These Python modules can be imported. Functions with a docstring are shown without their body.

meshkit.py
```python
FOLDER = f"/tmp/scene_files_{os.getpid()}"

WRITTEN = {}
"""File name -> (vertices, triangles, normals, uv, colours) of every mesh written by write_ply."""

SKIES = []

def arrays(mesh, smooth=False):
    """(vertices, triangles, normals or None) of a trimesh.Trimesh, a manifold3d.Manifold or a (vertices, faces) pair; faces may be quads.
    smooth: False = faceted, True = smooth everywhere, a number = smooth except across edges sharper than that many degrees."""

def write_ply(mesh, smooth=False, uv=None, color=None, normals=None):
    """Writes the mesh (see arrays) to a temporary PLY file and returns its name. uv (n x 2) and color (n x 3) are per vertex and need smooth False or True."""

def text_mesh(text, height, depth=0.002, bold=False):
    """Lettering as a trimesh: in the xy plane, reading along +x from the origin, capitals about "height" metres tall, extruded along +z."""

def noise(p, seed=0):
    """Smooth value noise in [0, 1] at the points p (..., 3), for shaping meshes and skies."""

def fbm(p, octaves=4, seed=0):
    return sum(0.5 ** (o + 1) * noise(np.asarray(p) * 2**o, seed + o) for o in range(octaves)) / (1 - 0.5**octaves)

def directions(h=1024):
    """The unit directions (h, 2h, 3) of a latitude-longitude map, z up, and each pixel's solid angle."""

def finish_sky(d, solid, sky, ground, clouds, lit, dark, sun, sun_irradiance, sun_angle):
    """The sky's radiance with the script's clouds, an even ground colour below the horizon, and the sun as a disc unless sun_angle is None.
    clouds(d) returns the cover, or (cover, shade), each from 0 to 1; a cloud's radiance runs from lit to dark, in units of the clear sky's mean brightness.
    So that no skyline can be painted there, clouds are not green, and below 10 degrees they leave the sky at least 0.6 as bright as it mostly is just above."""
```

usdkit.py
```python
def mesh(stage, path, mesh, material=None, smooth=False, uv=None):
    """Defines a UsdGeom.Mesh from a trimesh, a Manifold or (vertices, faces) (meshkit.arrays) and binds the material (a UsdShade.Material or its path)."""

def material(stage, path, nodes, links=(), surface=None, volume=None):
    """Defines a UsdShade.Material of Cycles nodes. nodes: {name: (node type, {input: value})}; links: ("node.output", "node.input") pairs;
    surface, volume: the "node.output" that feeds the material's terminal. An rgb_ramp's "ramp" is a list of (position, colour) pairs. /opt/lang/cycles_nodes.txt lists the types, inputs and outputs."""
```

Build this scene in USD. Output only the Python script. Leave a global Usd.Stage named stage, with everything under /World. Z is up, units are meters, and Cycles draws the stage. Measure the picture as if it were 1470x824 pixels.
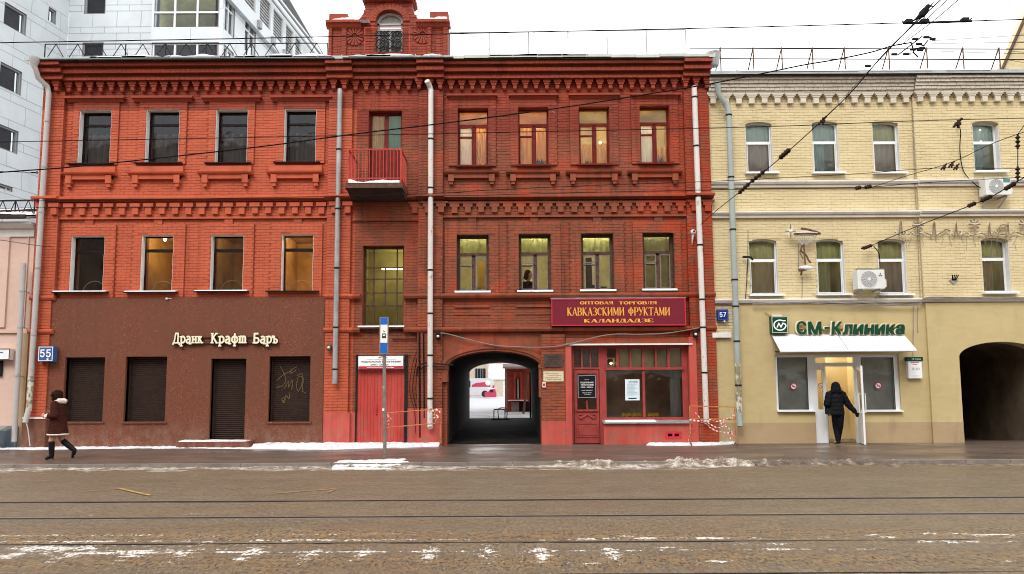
import math, random
import numpy as np
import trimesh, shapely, manifold3d
from shapely import affinity
from shapely.geometry import Polygon, LineString, Point, box as sbox
from shapely.ops import unary_union
from pxr import Usd, UsdGeom, UsdLux, UsdShade, Sdf, Gf, Vt
import usdkit, meshkit
rnd = random.Random(7)
rng = np.random.default_rng(11)
T_ = Sdf.ValueTypeNames
stage = Usd.Stage.CreateInMemory()
UsdGeom.SetStageUpAxis(stage, UsdGeom.Tokens.z)
UsdGeom.SetStageMetersPerUnit(stage, 1.0)
UsdGeom.Xform.Define(stage, '/World'); UsdGeom.Scope.Define(stage, '/World/Looks')

# ------------------------------------------------------------ camera, sky, sun, exposure
PW, PH, F = 1470.0, 824.0, 1110.0
CX, CY = 735.0, 441.0                      # principal point (a little below the middle: lens shift)
CAM = np.array([0.0, -22.5, 1.8])
PITCH, ROLL = math.atan(0.10), 0.0052
EXPOSURE = 1.32
fw = np.array([0, math.cos(PITCH), math.sin(PITCH)]); up0 = np.array([0, -math.sin(PITCH), math.cos(PITCH)]); r0 = np.array([1.0, 0, 0])
cr = math.cos(ROLL) * r0 - math.sin(ROLL) * up0
cu = math.cos(ROLL) * up0 + math.sin(ROLL) * r0
cam = UsdGeom.Camera.Define(stage, '/World/camera')
cam.CreateHorizontalApertureAttr(36.0); cam.CreateVerticalApertureAttr(36.0 * 574 / 1024)
cam.CreateFocalLengthAttr(F / PW * 36.0)
cam.CreateVerticalApertureOffsetAttr((CY - PH / 2) / PW * 36.0)
cam.CreateClippingRangeAttr(Gf.Vec2f(0.1, 2000)); cam.CreateExposureAttr(EXPOSURE)
m4 = Gf.Matrix4d(*[float(v) for v in (*cr, 0, *cu, 0, *(-fw), 0, *CAM, 1)])
cam.AddTransformOp().Set(m4)

class R(str): pass
class G:
    """a small builder of node graphs"""
    def __init__(s): s.n, s.l = {}, []
    def add(s, kind, out, **inp):
        name = f'n{len(s.n)}'; vals = {}
        for k, v in inp.items():
            if isinstance(v, R): s.l.append((str(v), f'{name}.{k}'))
            else: vals[k] = v
        s.n[name] = (kind, vals)
        return R(f'{name}.{out}')
    def pos(s, scale=(1, 1, 1), loc=(0, 0, 0)):
        p = s.add('geometry', 'position')
        return s.add('mapping', 'vector', vector=p, scale=scale, location=loc)
    def noise(s, vec, scale=1.0, detail=3.0, rough=0.55, dist=0.0): return s.add('noise_texture', 'fac', vector=vec, scale=scale, detail=detail, roughness=rough, distortion=dist)
    def ramp(s, fac, stops): return s.add('rgb_ramp', 'color', fac=fac, ramp=stops)
    def fr(s, fac, a, b, lo=0.0, hi=1.0): return s.add('map_range', 'result', value=fac, from_min=a, from_max=b, to_min=lo, to_max=hi, clamp=True)
    def mix(s, fac, a, b, t='mix'): return s.add('mix', 'color', fac=fac, color1=a, color2=b, mix_type=t)
    def math(s, t, a, b=0.5): return s.add('math', 'value', math_type=t, value1=a, value2=b)
    def bump(s, h, strength=0.3, distance=0.01): return s.add('bump', 'normal', height=h, strength=strength, distance=distance)
    def make(s, name, surface, volume=None): return usdkit.material(stage, '/World/Looks/' + name, s.n, s.l, surface=str(surface))
    def pbsdf(s, **k): return s.add('principled_bsdf', 'BSDF', **k)

SUN_EL, SUN_AZ = math.radians(46), math.radians(200)     # azimuth measured from +y towards +x
g = G()
skyc = g.add('sky_texture', 'color', sky_type='single_scattering', sun_disc=False, sun_elevation=SUN_EL, sun_rotation=SUN_AZ)
dirv = g.add('texture_coordinate', 'generated')
cl = g.noise(dirv, 2.2, 5, 0.55)
clouds = g.ramp(cl, [(0.3, (6.6, 6.75, 6.9)), (0.7, (8.2, 8.3, 8.4))])
bg = g.add('background_shader', 'background', color=g.mix(0.97, skyc, clouds), strength=0.1)
skym = g.make('overcast_sky', bg)
dome = UsdLux.DomeLight.Define(stage, '/World/sky')
UsdShade.MaterialBindingAPI.Apply(dome.GetPrim()).Bind(skym)
dome.GetPrim().SetCustomDataByKey('kind', 'structure')
sun = UsdLux.DistantLight.Define(stage, '/World/sun')
sun.CreateIntensityAttr(0.22); sun.CreateAngleAttr(25.0); sun.CreateColorAttr(Gf.Vec3f(1.0, 0.97, 0.93))
sun.CreateNormalizeAttr(True)
sd = np.array([math.sin(SUN_AZ) * math.cos(SUN_EL), math.cos(SUN_AZ) * math.cos(SUN_EL), math.sin(SUN_EL)])
sun.AddTransformOp().Set(Gf.Matrix4d().SetRotate(Gf.Rotation(Gf.Vec3d(0, 0, 1), Gf.Vec3d(*sd))))

# ------------------------------------------------------------ measuring the photograph
def ray(px, py):
    d = fw + cr * (px - CX) / F - cu * (py - CY) / F
    return d / np.linalg.norm(d)
def at(px, py, Y=0.0):
    """the point of the plane y = Y seen at the picture's point"""
    d = ray(px, py); t = (Y - CAM[1]) / d[1]
    return CAM + d * t
def on_ground(px, py, z=0.0):
    d = ray(px, py); t = (z - CAM[2]) / d[2]
    return CAM + d * t
def rect(px0, py0, px1, py1, Y=0.0):
    ym, xm = (py0 + py1) / 2, (px0 + px1) / 2
    return at(px0, ym, Y)[0], at(px1, ym, Y)[0], at(xm, py1, Y)[2], at(xm, py0, Y)[2]
def zl(pl, pr, Y=0.0, xl=100, xr=950):
    return (at(xl, pl, Y)[2] + at(xr, pr, Y)[2]) / 2
def xv(px, py, Y=0.0): return at(px, py, Y)[0]

# ------------------------------------------------------------ things, parts, meshes
counts = {}
GROUPS = {'tram_rail': 'tram rails in the road', 'insulator': 'insulators on the overhead wires', 'wire_clamp': 'clamps on the overhead wires', 'barrier': 'orange bar barriers with striped tape', 'no_smoking_sign': 'no smoking stickers on the clinic front', 'house_number': 'blue house number plates', 'air_conditioner': 'air conditioners on the yellow wall', 'wall_lamp': 'small lamps on the red building', 'opposite_building': 'buildings across the street', 'anchor_wire': 'diagonal anchor wires', 'contact_wire': 'thin contact wires at the upper right', 'span_wire': 'thin span wires across the facades', 'tram_wire': 'long level tram wires', 'road_mark': 'worn orange marks on the road'}
def unique(parent, name):
    k = counts.get((parent, name), 0); counts[(parent, name)] = k + 1
    return f'{parent}/{name}' if k == 0 else f'{parent}/{name}_{k:03d}'
class Node:
    def __init__(s, path, loc): s.path, s.loc = path, np.asarray(loc, float)
def keys(prim, **kw):
    for k, v in kw.items():
        if v: prim.SetCustomDataByKey(k, v)
def thing(name, label, cat, loc=(0, 0, 0), group=None, kind=None):
    p = unique('/World', name); x = UsdGeom.Xform.Define(stage, p)
    x.AddTranslateOp().Set(Gf.Vec3d(*map(float, loc)))
    keys(x.GetPrim(), label=label, category=cat, group=group or GROUPS.get(name), kind=kind)
    return Node(p, loc)
def sub(T, name, label=None):
    p = unique(T.path, name); x = UsdGeom.Xform.Define(stage, p); keys(x.GetPrim(), label=label)
    return Node(p, T.loc)
def tri(m):
    if isinstance(m, B): m = m.mesh()
    if hasattr(m, 'to_mesh'):
        q = m.to_mesh(); m = trimesh.Trimesh(q.vert_properties[:, :3], q.tri_verts, process=False)
    return m
def part(T, name, m, mat, smooth=False, label=None, kind=None):
    m = tri(m)
    if m is None or len(m.faces) == 0: return None
    p = unique(T.path, name)
    me = usdkit.mesh(stage, p, (np.asarray(m.vertices) - T.loc, np.asarray(m.faces)), mat, smooth)
    keys(me.GetPrim(), label=label, kind=kind)
    return me
def solo(name, m, mat, label=None, cat=None, group=None, kind=None, smooth=False):
    m = tri(m); p = unique('/World', name)
    me = usdkit.mesh(stage, p, (np.asarray(m.vertices), np.asarray(m.faces)), mat, smooth)
    keys(me.GetPrim(), label=label, category=cat, group=group or GROUPS.get(name), kind=kind)
    return me
def copy_of(node_or_path, name, label, cat, loc, rotz=0.0, group=None, scale=None):
    src = node_or_path.path; p = unique('/World', name); x = UsdGeom.Xform.Define(stage, p)
    pr = x.GetPrim(); pr.GetReferences().AddInternalReference(src); pr.SetInstanceable(True)
    x.ClearXformOpOrder() if False else None
    x.GetPrim().GetAttribute('xformOp:translate').Set(Gf.Vec3d(*map(float, loc)))
    if rotz: x.AddRotateZOp().Set(rotz)
    keys(pr, label=label, category=cat, group=group)
    return Node(p, loc)

BOXF = np.array([[0, 2, 1], [0, 3, 2], [4, 5, 6], [4, 6, 7], [0, 1, 5], [0, 5, 4], [1, 2, 6], [1, 6, 5], [2, 3, 7], [2, 7, 6], [3, 0, 4], [3, 4, 7]])
class B:
    """collects shapes into one mesh"""
    def __init__(s): s.v, s.f, s.n = [], [], 0
    def raw(s, v, f):
        v = np.asarray(v, float); s.v.append(v); s.f.append(np.asarray(f, int) + s.n); s.n += len(v); return s
    def box(s, x0, x1, y0, y1, z0, z1):
        if x1 < x0: x0, x1 = x1, x0
        if y1 < y0: y0, y1 = y1, y0
        if z1 < z0: z0, z1 = z1, z0
        return s.raw([[x0, y0, z0], [x1, y0, z0], [x1, y1, z0], [x0, y1, z0], [x0, y0, z1], [x1, y0, z1], [x1, y1, z1], [x0, y1, z1]], BOXF)
    def add(s, m):
        m = tri(m); return s.raw(m.vertices, m.faces)
    def poly(s, p, y0, y1):
        """a polygon of the xz plane, extruded from y0 to y1"""
        for q in getattr(p, 'geoms', [p]):
            if q.is_empty or q.geom_type != 'Polygon' or q.area < 1e-7: continue
            m = trimesh.creation.extrude_polygon(q, abs(y1 - y0), engine='earcut')
            v = np.array(m.vertices); s.raw(np.stack([v[:, 0], max(y0, y1) - v[:, 2], v[:, 1]], 1), m.faces)
        return s
    def profile(s, pts, x0, x1):
        """a closed outline of (y, z) points, extruded along x"""
        m = trimesh.creation.extrude_polygon(Polygon(pts), x1 - x0, engine='earcut')
        v = np.array(m.vertices)
        return s.raw(np.stack([x0 + v[:, 2], v[:, 0], v[:, 1]], 1), m.faces)
    def tube(s, pts, r, n=8, cap=True):
        p = np.asarray(pts, float); m = len(p)
        t = np.gradient(p, axis=0) if m > 2 else np.repeat((p[1] - p[0])[None], 2, 0)
        t /= np.linalg.norm(t, axis=1, keepdims=True) + 1e-12
        ref = np.where(np.abs(t[:, 2:]) < 0.9, [0, 0, 1.0], [1.0, 0, 0])
        if (np.abs(t[:, 2]) < 0.9).any() and not (np.abs(t[:, 2]) < 0.9).all(): ref = np.repeat([[0.13, 0.97, 0.2]], m, 0)
        a = np.cross(t, ref); a /= np.linalg.norm(a, axis=1, keepdims=True) + 1e-12
        b = np.cross(t, a); ang = np.arange(n) * 2 * np.pi / n
        rr = np.broadcast_to(r, (m,))[:, None, None]
        v = (p[:, None] + rr * (np.cos(ang)[None, :, None] * a[:, None] + np.sin(ang)[None, :, None] * b[:, None])).reshape(-1, 3)
        f = []
        for i in range(m - 1):
            for j in range(n):
                k = (j + 1) % n; f += [[i * n + j, (i + 1) * n + k, i * n + k], [i * n + j, (i + 1) * n + j, (i + 1) * n + k]]
        if cap:
            v = np.vstack([v, p[:1], p[-1:]])
            for j in range(n):
                k = (j + 1) % n; f += [[m * n, j, k], [m * n + 1, (m - 1) * n + k, (m - 1) * n + j]]
        return s.raw(v, f)
    def ball(s, c, r, sub=2, scale=(1, 1, 1)):
        m = trimesh.creation.icosphere(sub, 1.0); return s.raw(np.array(m.vertices) * np.array(scale) * r + np.array(c), m.faces)
    def quad(s, a, b, c, d): return s.raw([a, b, c, d], [[0, 1, 2], [0, 2, 3]])
    def mesh(s):
        if not s.v: return None
        return trimesh.Trimesh(np.vstack(s.v), np.vstack(s.f), process=False)
def frame_poly(x0, x1, z0, z1, w):
    return sbox(x0, z0, x1, z1).difference(sbox(x0 + w, z0 + w, x1 - w, z1 - w))
def sag(a, b, s=0.0, n=24):
    t = np.linspace(0, 1, n)[:, None]; p = np.asarray(a) * (1 - t) + np.asarray(b) * t
    p[:, 2] -= 4 * s * (t * (1 - t))[:, 0]; return p
def smooth_path(pts, n=6):
    p = np.asarray(pts, float); q = np.vstack([2 * p[0] - p[1], p, 2 * p[-1] - p[-2]]); out = []
    for i in range(1, len(q) - 2):
        for t in np.linspace(0, 1, n, endpoint=False):
            a, b, c, d = q[i - 1], q[i], q[i + 1], q[i + 2]
            out.append(0.5 * (2 * b + (c - a) * t + (2 * a - 5 * b + 4 * c - d) * t * t + (3 * b - a - 3 * c + d) * t ** 3))
    return np.array(out + [p[-1]])

# ------------------------------------------------------------ materials
def pm(name, col, rough=0.6, var=0.12, scale=3.0, bump=0.15, bscale=40.0, metallic=0.0, spec=0.22, stretch=(1, 1, 1), col2=None, lo=0.35, hi=0.65, dist=0.008, **kw):
    g = G(); p = g.pos(stretch); n = g.noise(p, scale, 5, 0.62)
    c2 = col2 if col2 is not None else tuple(min(1, c * (1 + var)) for c in col)
    c1 = col if col2 is not None else tuple(c * (1 - var) for c in col)
    base = g.ramp(n, [(lo, c1), (hi, c2)])
    k = dict(base_color=base, roughness=rough, metallic=metallic, specular_ior_level=spec, **kw)
    if bump: k['normal'] = g.bump(g.noise(g.pos(), bscale, 4, 0.6), bump, dist)
    return g.make(name, g.pbsdf(**k))
M = {}
def red_paint(name, dark):
    g = G(); p = g.pos(); sx = g.add('separate_xyz', 'x', vector=p); sz = g.add('separate_xyz', 'z', vector=p)
    big = g.noise(p, 0.9, 5, 0.6, 0.4); mid = g.noise(g.pos((2.2, 1, 3.2), (3, 1, 5)), 1.0, 4, 0.6)
    bri = g.add('white_noise_texture', 'value', dimensions='3D', vector=g.add('vector_math', 'vector', math_type='floor', vector1=g.pos((3.57, 1.0, 12.05))))
    left = g.ramp(big, [(0.3, (0.46, 0.094, 0.044)), (0.55, (0.53, 0.116, 0.056)), (0.75, (0.48, 0.090, 0.041))])
    right = g.ramp(big, [(0.30, (0.40, 0.060, 0.024)), (0.41, (0.35, 0.080, 0.038)), (0.53, (0.235, 0.072, 0.038)), (0.60, (0.29, 0.070, 0.033)), (0.72, (0.41, 0.058, 0.022))])
    crimson = g.mix(g.fr(sz, 9.0, 9.4), right, (0.24, 0.040, 0.020))
    # the right bay was repainted in a redder coat at its outer end
    outer = g.mix(g.math('multiply', g.fr(sx, 3.2, 5.2), g.fr(mid, 0.4, 0.6)), crimson, (0.40, 0.052, 0.019))
    attic = g.ramp(big, [(0.3, (0.36, 0.058, 0.026)), (0.7, (0.25, 0.050, 0.028))])
    c = g.mix(g.fr(sx, -4.64, -4.60), left, outer)
    c = g.mix(g.fr(sz, 10.02, 10.04), c, attic)
    c = g.mix(g.fr(mid, 0.3, 0.7, 0.0, 0.35), c, g.mix(1.0, c, (0.72, 0.70, 0.72), 'multiply'))
    c = g.mix(g.fr(bri, 0, 1, 0.0, 0.22), c, g.mix(1.0, c, (0.62, 0.66, 0.70), 'multiply'))
    peel = g.math('multiply', g.fr(g.noise(p, 6.0, 6, 0.75), 0.645, 0.675), g.fr(g.noise(p, 1.0, 3), 0.48, 0.60))
    c = g.mix(g.math('multiply', peel, g.fr(sx, -4.64, -4.60, 0.05, 1.0)), c, (0.42, 0.30, 0.23))
    soot = g.math('multiply', g.fr(g.noise(g.pos((1.5, 1, 0.5)), 1.2, 5, 0.65), 0.52, 0.75), 0.45)
    c = g.mix(g.math('multiply', soot, g.fr(sx, -4.64, -4.6, 0.35, 0.75)), c, (0.12, 0.052, 0.034))
    run = g.math('multiply', g.fr(g.noise(g.pos((5.5, 1, 0.28)), 1.0, 5, 0.62), 0.50, 0.68), g.fr(g.noise(p, 0.7, 3), 0.42, 0.58, 0.1, 0.65))
    c = g.mix(g.math('multiply', run, g.fr(sx, -4.64, -4.6, 0.45, 1.0)), c, g.mix(1.0, c, (0.42, 0.40, 0.42), 'multiply'))
    if dark: c = g.mix(1.0, c, (dark, dark, dark), 'multiply')
    n = g.bump(g.noise(p, 45, 5, 0.65), 0.35, 0.01)
    return g.make(name, g.pbsdf(base_color=c, roughness=0.62, specular_ior_level=0.18, normal=n))
M['red'] = red_paint('red_painted_brick', 0)
M['red_joint'] = red_paint('red_painted_joints', 0.68)
def pink_red(name, col):
    g = G(); p = g.pos(); sz = g.add('separate_xyz', 'z', vector=p)
    n = g.noise(p, 1.6, 5, 0.65); c = g.ramp(n, [(0.3, tuple(x * 0.8 for x in col)), (0.6, col)])
    scuff = g.math('multiply', g.fr(g.noise(g.pos((1, 1, 1.6)), 2.9, 7, 0.75), 0.49, 0.60), g.fr(sz, 0.1, 1.3, 0.85, 0.05))
    c = g.mix(scuff, c, (0.24, 0.10, 0.07))
    fade = g.fr(g.noise(g.pos((3.5, 1, 0.35)), 1.1, 5, 0.65), 0.45, 0.7, 0, 0.35); c = g.mix(fade, c, (0.50, 0.17, 0.13))
    c = g.mix(g.fr(g.noise(p, 9, 5, 0.7), 0.70, 0.73, 0, 0.7), c, (0.45, 0.36, 0.32))
    return g.make(name, g.pbsdf(base_color=c, roughness=0.5, specular_ior_level=0.22, normal=g.bump(g.noise(p, 14, 5, 0.6), 0.25, 0.01)))
M['pinkred'] = pink_red('pink_red_plaster', (0.50, 0.080, 0.062))
M['shopred'] = pm('shop_red_paint', (0.31, 0.052, 0.046), 0.42, 0.15, 5, 0.12, 30)
M['doorred'] = pink_red('red_door_paint', (0.46, 0.052, 0.042))
M['frame_red'] = pm('dark_red_frame_paint', (0.14, 0.016, 0.012), 0.5, 0.2, 6, 0.1, spec=0.1)
M['frame_brown'] = pm('weathered_brown_frame', (0.085, 0.042, 0.024), 0.6, 0.35, 9, 0.3)
M['frame_dark'] = pm('dark_brown_frame', (0.014, 0.008, 0.007), 0.5, 0.2, spec=0.1)
M['frame_white'] = pm('white_plastic_frame', (0.74, 0.76, 0.76), 0.35, 0.03, 3, 0.0)
M['reveal'] = pm('white_plaster_reveal', (0.74, 0.71, 0.68), 0.7, 0.08, 4)
def brickwall(name, a, b, dirt, joint=1.0):
    g = G(); p = g.pos()
    n = g.noise(p, 0.8, 5, 0.6); c = g.ramp(n, [(0.3, a), (0.7, b)])
    bri = g.add('white_noise_texture', 'value', dimensions='3D', vector=g.add('vector_math', 'vector', math_type='floor', vector1=g.pos((3.57, 1.0, 12.05))))
    c = g.mix(g.fr(bri, 0, 1, 0.0, 0.18), c, g.mix(1.0, c, (0.75, 0.72, 0.66), 'multiply'))
    soot = g.fr(g.noise(g.pos((1.6, 1, 0.5)), 1.3, 6, 0.68), 0.55, 0.8, 0, 0.5)
    c = g.mix(soot, c, dirt)
    spot = g.fr(g.noise(p, 8.0, 5, 0.7), 0.72, 0.74, 0, 0.6); c = g.mix(spot, c, (0.16, 0.11, 0.07))
    if joint != 1.0: c = g.mix(1.0, c, (joint,) * 3, 'multiply')
    return g.make(name, g.pbsdf(base_color=c, roughness=0.68, specular_ior_level=0.18, normal=g.bump(g.noise(p, 40, 5, 0.65), 0.35, 0.01)))
M['yellow'] = brickwall('yellow_painted_brick', (0.60, 0.49, 0.285), (0.68, 0.57, 0.34), (0.43, 0.33, 0.19))
M['yellow_joint'] = brickwall('yellow_painted_joints', (0.60, 0.49, 0.285), (0.68, 0.57, 0.34), (0.37, 0.28, 0.16), 0.78)
M['cream'] = brickwall('cream_cornice_brick', (0.50, 0.44, 0.36), (0.62, 0.56, 0.47), (0.28, 0.24, 0.19))
M['corbel_cream'] = brickwall('cream_corbel_paint', (0.56, 0.50, 0.39), (0.66, 0.60, 0.49), (0.34, 0.28, 0.21))
M['cream_joint'] = brickwall('cream_cornice_joints', (0.44, 0.40, 0.33), (0.55, 0.51, 0.43), (0.20, 0.17, 0.14), 0.5)
M['ledge_white'] = brickwall('white_ledge_paint', (0.66, 0.64, 0.60), (0.76, 0.74, 0.70), (0.35, 0.32, 0.28))
M['stucco'] = brickwall('ochre_stucco', (0.47, 0.37, 0.185), (0.55, 0.44, 0.23), (0.30, 0.22, 0.12))
M['stucco_base'] = brickwall('brown_stucco_base', (0.38, 0.27, 0.155), (0.45, 0.325, 0.19), (0.17, 0.12, 0.08))
g = G(); p = g.pos()
v1 = g.add('voronoi_texture', 'color', vector=p, scale=62.0, feature='f1'); v1 = g.add('rgb_to_bw', 'val', color=v1)
c = g.ramp(v1, [(0.0, (0.05, 0.022, 0.014)), (0.3, (0.135, 0.044, 0.025)), (0.62, (0.185, 0.059, 0.034)), (0.88, (0.21, 0.074, 0.045)), (0.975, (0.46, 0.32, 0.25))])
c = g.mix(g.fr(g.noise(p, 0.7, 4), 0.35, 0.7, 0, 0.6), c, (0.13, 0.055, 0.034))
sz = g.add('separate_xyz', 'z', vector=p); salt = g.math('multiply', g.fr(g.noise(g.pos((1.5, 1, 1)), 3.0, 7, 0.75), 0.44, 0.60), g.fr(sz, 0.1, 0.9, 0.42, 0.0)); c = g.mix(salt, c, (0.27, 0.20, 0.155))
streak = g.fr(g.noise(g.pos((4.5, 1, 0.22)), 1.0, 5, 0.6), 0.52, 0.72, 0, 0.4); c = g.mix(streak, c, (0.10, 0.045, 0.030))
M['granite'] = g.make('polished_brown_granite', g.pbsdf(base_color=c, roughness=0.40, specular_ior_level=0.22))
M['pink_wall'] = brickwall('pale_pink_stucco', (0.60, 0.42, 0.35), (0.66, 0.47, 0.39), (0.42, 0.30, 0.25))
M['attic_paint'] = pm('dull_white_attic_paint', (0.40, 0.38, 0.36), 0.8, 0.12)
M['white_wall'] = pm('white_stucco', (0.68, 0.66, 0.63), 0.8, 0.06)
M['panel'] = pm('white_facade_panel', (0.60, 0.64, 0.66), 0.35, 0.06, 0.6, 0.0)
M['panel_joint'] = pm('dark_panel_joint', (0.26, 0.27, 0.28), 0.8, 0.05)
M['zinc'] = pm('grey_zinc_pipe', (0.34, 0.34, 0.34), 0.45, 0.22, 4, 0.1, 20, metallic=0.35, stretch=(1, 1, 0.4))
def peeled(name, col, bare, t0, t1):
    g = G(); p = g.pos((1, 1, 0.55)); n = g.noise(p, 7.0, 6, 0.72); f = g.fr(n, t0, t1)
    c = g.mix(f, g.ramp(g.noise(p, 3), [(0.3, tuple(x * 0.86 for x in col)), (0.7, col)]), bare)
    return g.make(name, g.pbsdf(base_color=c, roughness=0.5, normal=g.bump(n, 0.2, 0.01)))
M['pipe_white'] = peeled('peeling_white_pipe_paint', (0.66, 0.62, 0.57), (0.26, 0.22, 0.19), 0.60, 0.66)
M['pipe_green'] = peeled('grey_green_pipe_paint', (0.33, 0.37, 0.34), (0.20, 0.19, 0.17), 0.64, 0.70)
M['pipe_left'] = peeled('pale_grey_pipe_paint', (0.46, 0.43, 0.41), (0.30, 0.24, 0.21), 0.60, 0.70)
M['stickers'] = peeled('pipe_with_torn_stickers', (0.62, 0.60, 0.50), (0.22, 0.20, 0.10), 0.48, 0.52)
M['roof'] = pm('painted_roof_sheet', (0.34, 0.38, 0.37), 0.45, 0.12, 2, 0.05, metallic=0.2)
M['roof_green'] = pm('pale_green_roof_sheet', (0.47, 0.50, 0.44), 0.5, 0.1, 2, 0.05)
M['soffit'] = pm('dark_soffit_wood', (0.045, 0.028, 0.024), 0.8, 0.3)
M['iron'] = pm('black_iron', (0.018, 0.017, 0.018), 0.6, 0.2, spec=0.1)
M['rust_iron'] = pm('rusty_iron', (0.13, 0.07, 0.045), 0.7, 0.4, 12)
M['garland'] = pm('snowy_brown_light_tube', (0.27, 0.20, 0.14), 0.8, 0.4, 20, spec=0.1)
M['rust_dark'] = pm('dark_rusty_iron', (0.045, 0.026, 0.020), 0.8, 0.4, 12, spec=0.05)
M['rail_red'] = pm('red_painted_iron', (0.40, 0.050, 0.032), 0.5, 0.2)
M['wire'] = pm('black_wire', (0.012, 0.010, 0.012), 0.8, 0.1, bump=0, spec=0.05)
M['cable_grey'] = pm('grey_cable', (0.22, 0.19, 0.17), 0.6, 0.2)
M['shutter'] = pm('dark_brown_shutter', (0.052, 0.032, 0.026), 0.42, 0.18, 8, 0.1, metallic=0.25)
g = G(); p = g.pos(); n = g.noise(p, 2.2, 5, 0.6); fine = g.noise(p, 60, 4, 0.7)
M['snow'] = g.make('clean_snow', g.pbsdf(base_color=g.mix(g.fr(g.noise(p, 7, 6, 0.72), 0.54, 0.70, 0, 0.65), g.ramp(n, [(0.3, (0.58, 0.59, 0.61)), (0.6, (0.74, 0.745, 0.755))]), (0.36, 0.32, 0.28)), roughness=0.75, specular_ior_level=0.3, normal=g.bump(g.mix(0.5, n, fine), 0.5, 0.03)))
g = G(); p = g.pos(); n = g.noise(p, 5.0, 6, 0.68); fine = g.noise(p, 45, 5, 0.7)
cs = g.ramp(g.mix(0.45, n, fine), [(0.38, (0.085, 0.058, 0.040)), (0.48, (0.22, 0.165, 0.12)), (0.55, (0.52, 0.47, 0.41)), (0.66, (0.78, 0.76, 0.73))])
M['slush'] = g.make('dirty_slush', g.pbsdf(base_color=cs, roughness=0.6, specular_ior_level=0.25, normal=g.bump(fine, 0.8, 0.03)))
cs = g.ramp(g.mix(0.45, n, fine), [(0.38, (0.050, 0.034, 0.025)), (0.50, (0.13, 0.095, 0.07)), (0.58, (0.30, 0.25, 0.20)), (0.68, (0.66, 0.62, 0.57))])
M['slush_brown'] = g.make('brown_slush', g.pbsdf(base_color=cs, roughness=0.5, specular_ior_level=0.3, normal=g.bump(fine, 0.8, 0.03)))
def glass(name, tint=(1, 1, 1), refl=1.0, wav=0.02, rough=0.0):
    g = G(); p = g.pos(); nrm = g.bump(g.noise(p, 1.6, 2), 0.25, wav)
    fr = g.add('fresnel', 'fac', IOR=1.52 if refl == 1.0 else 1.52 + refl * 0.3)
    t = g.add('transparent_bsdf', 'BSDF', color=tint); gl = g.add('glossy_bsdf', 'BSDF', color=(0.95, 0.97, 1.0), roughness=rough, normal=nrm)
    return g.make(name, g.add('mix_closure', 'closure', fac=fr, closure1=t, closure2=gl))
M['glass'] = glass('window_glass', (0.86, 0.88, 0.85))
M['glass_tower'] = glass('tower_window_glass', (0.55, 0.62, 0.68), 1.0, 0.01)
def emit(name, col, s):
    g = G(); return g.make(name, g.add('emission', 'emission', color=col, strength=s))
M['lamp_warm'] = emit('warm_lamp_glow', (1.0, 0.66, 0.22), 60.0)
M['lamp_small'] = emit('small_lantern_glow', (1.0, 0.72, 0.28), 9.0)
M['lamp_hall'] = emit('clinic_hall_lamp_glow', (1.0, 0.90, 0.64), 6.8)
M['lamp_soft'] = emit('soft_warm_panel_glow', (1.0, 0.74, 0.38), 75.0)
M['lamp_green'] = emit('fluorescent_tube_glow', (1.0, 0.95, 0.66), 4.6)
M['lamp_tube'] = emit('greenish_tube_glow', (1.0, 0.95, 0.66), 30.0)
M['lamp_yellow'] = emit('yellow_tube_glow', (1.0, 0.90, 0.42), 5.0)
M['lamp_office'] = emit('office_lamp_glow', (1.0, 0.95, 0.70), 2.2)
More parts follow.
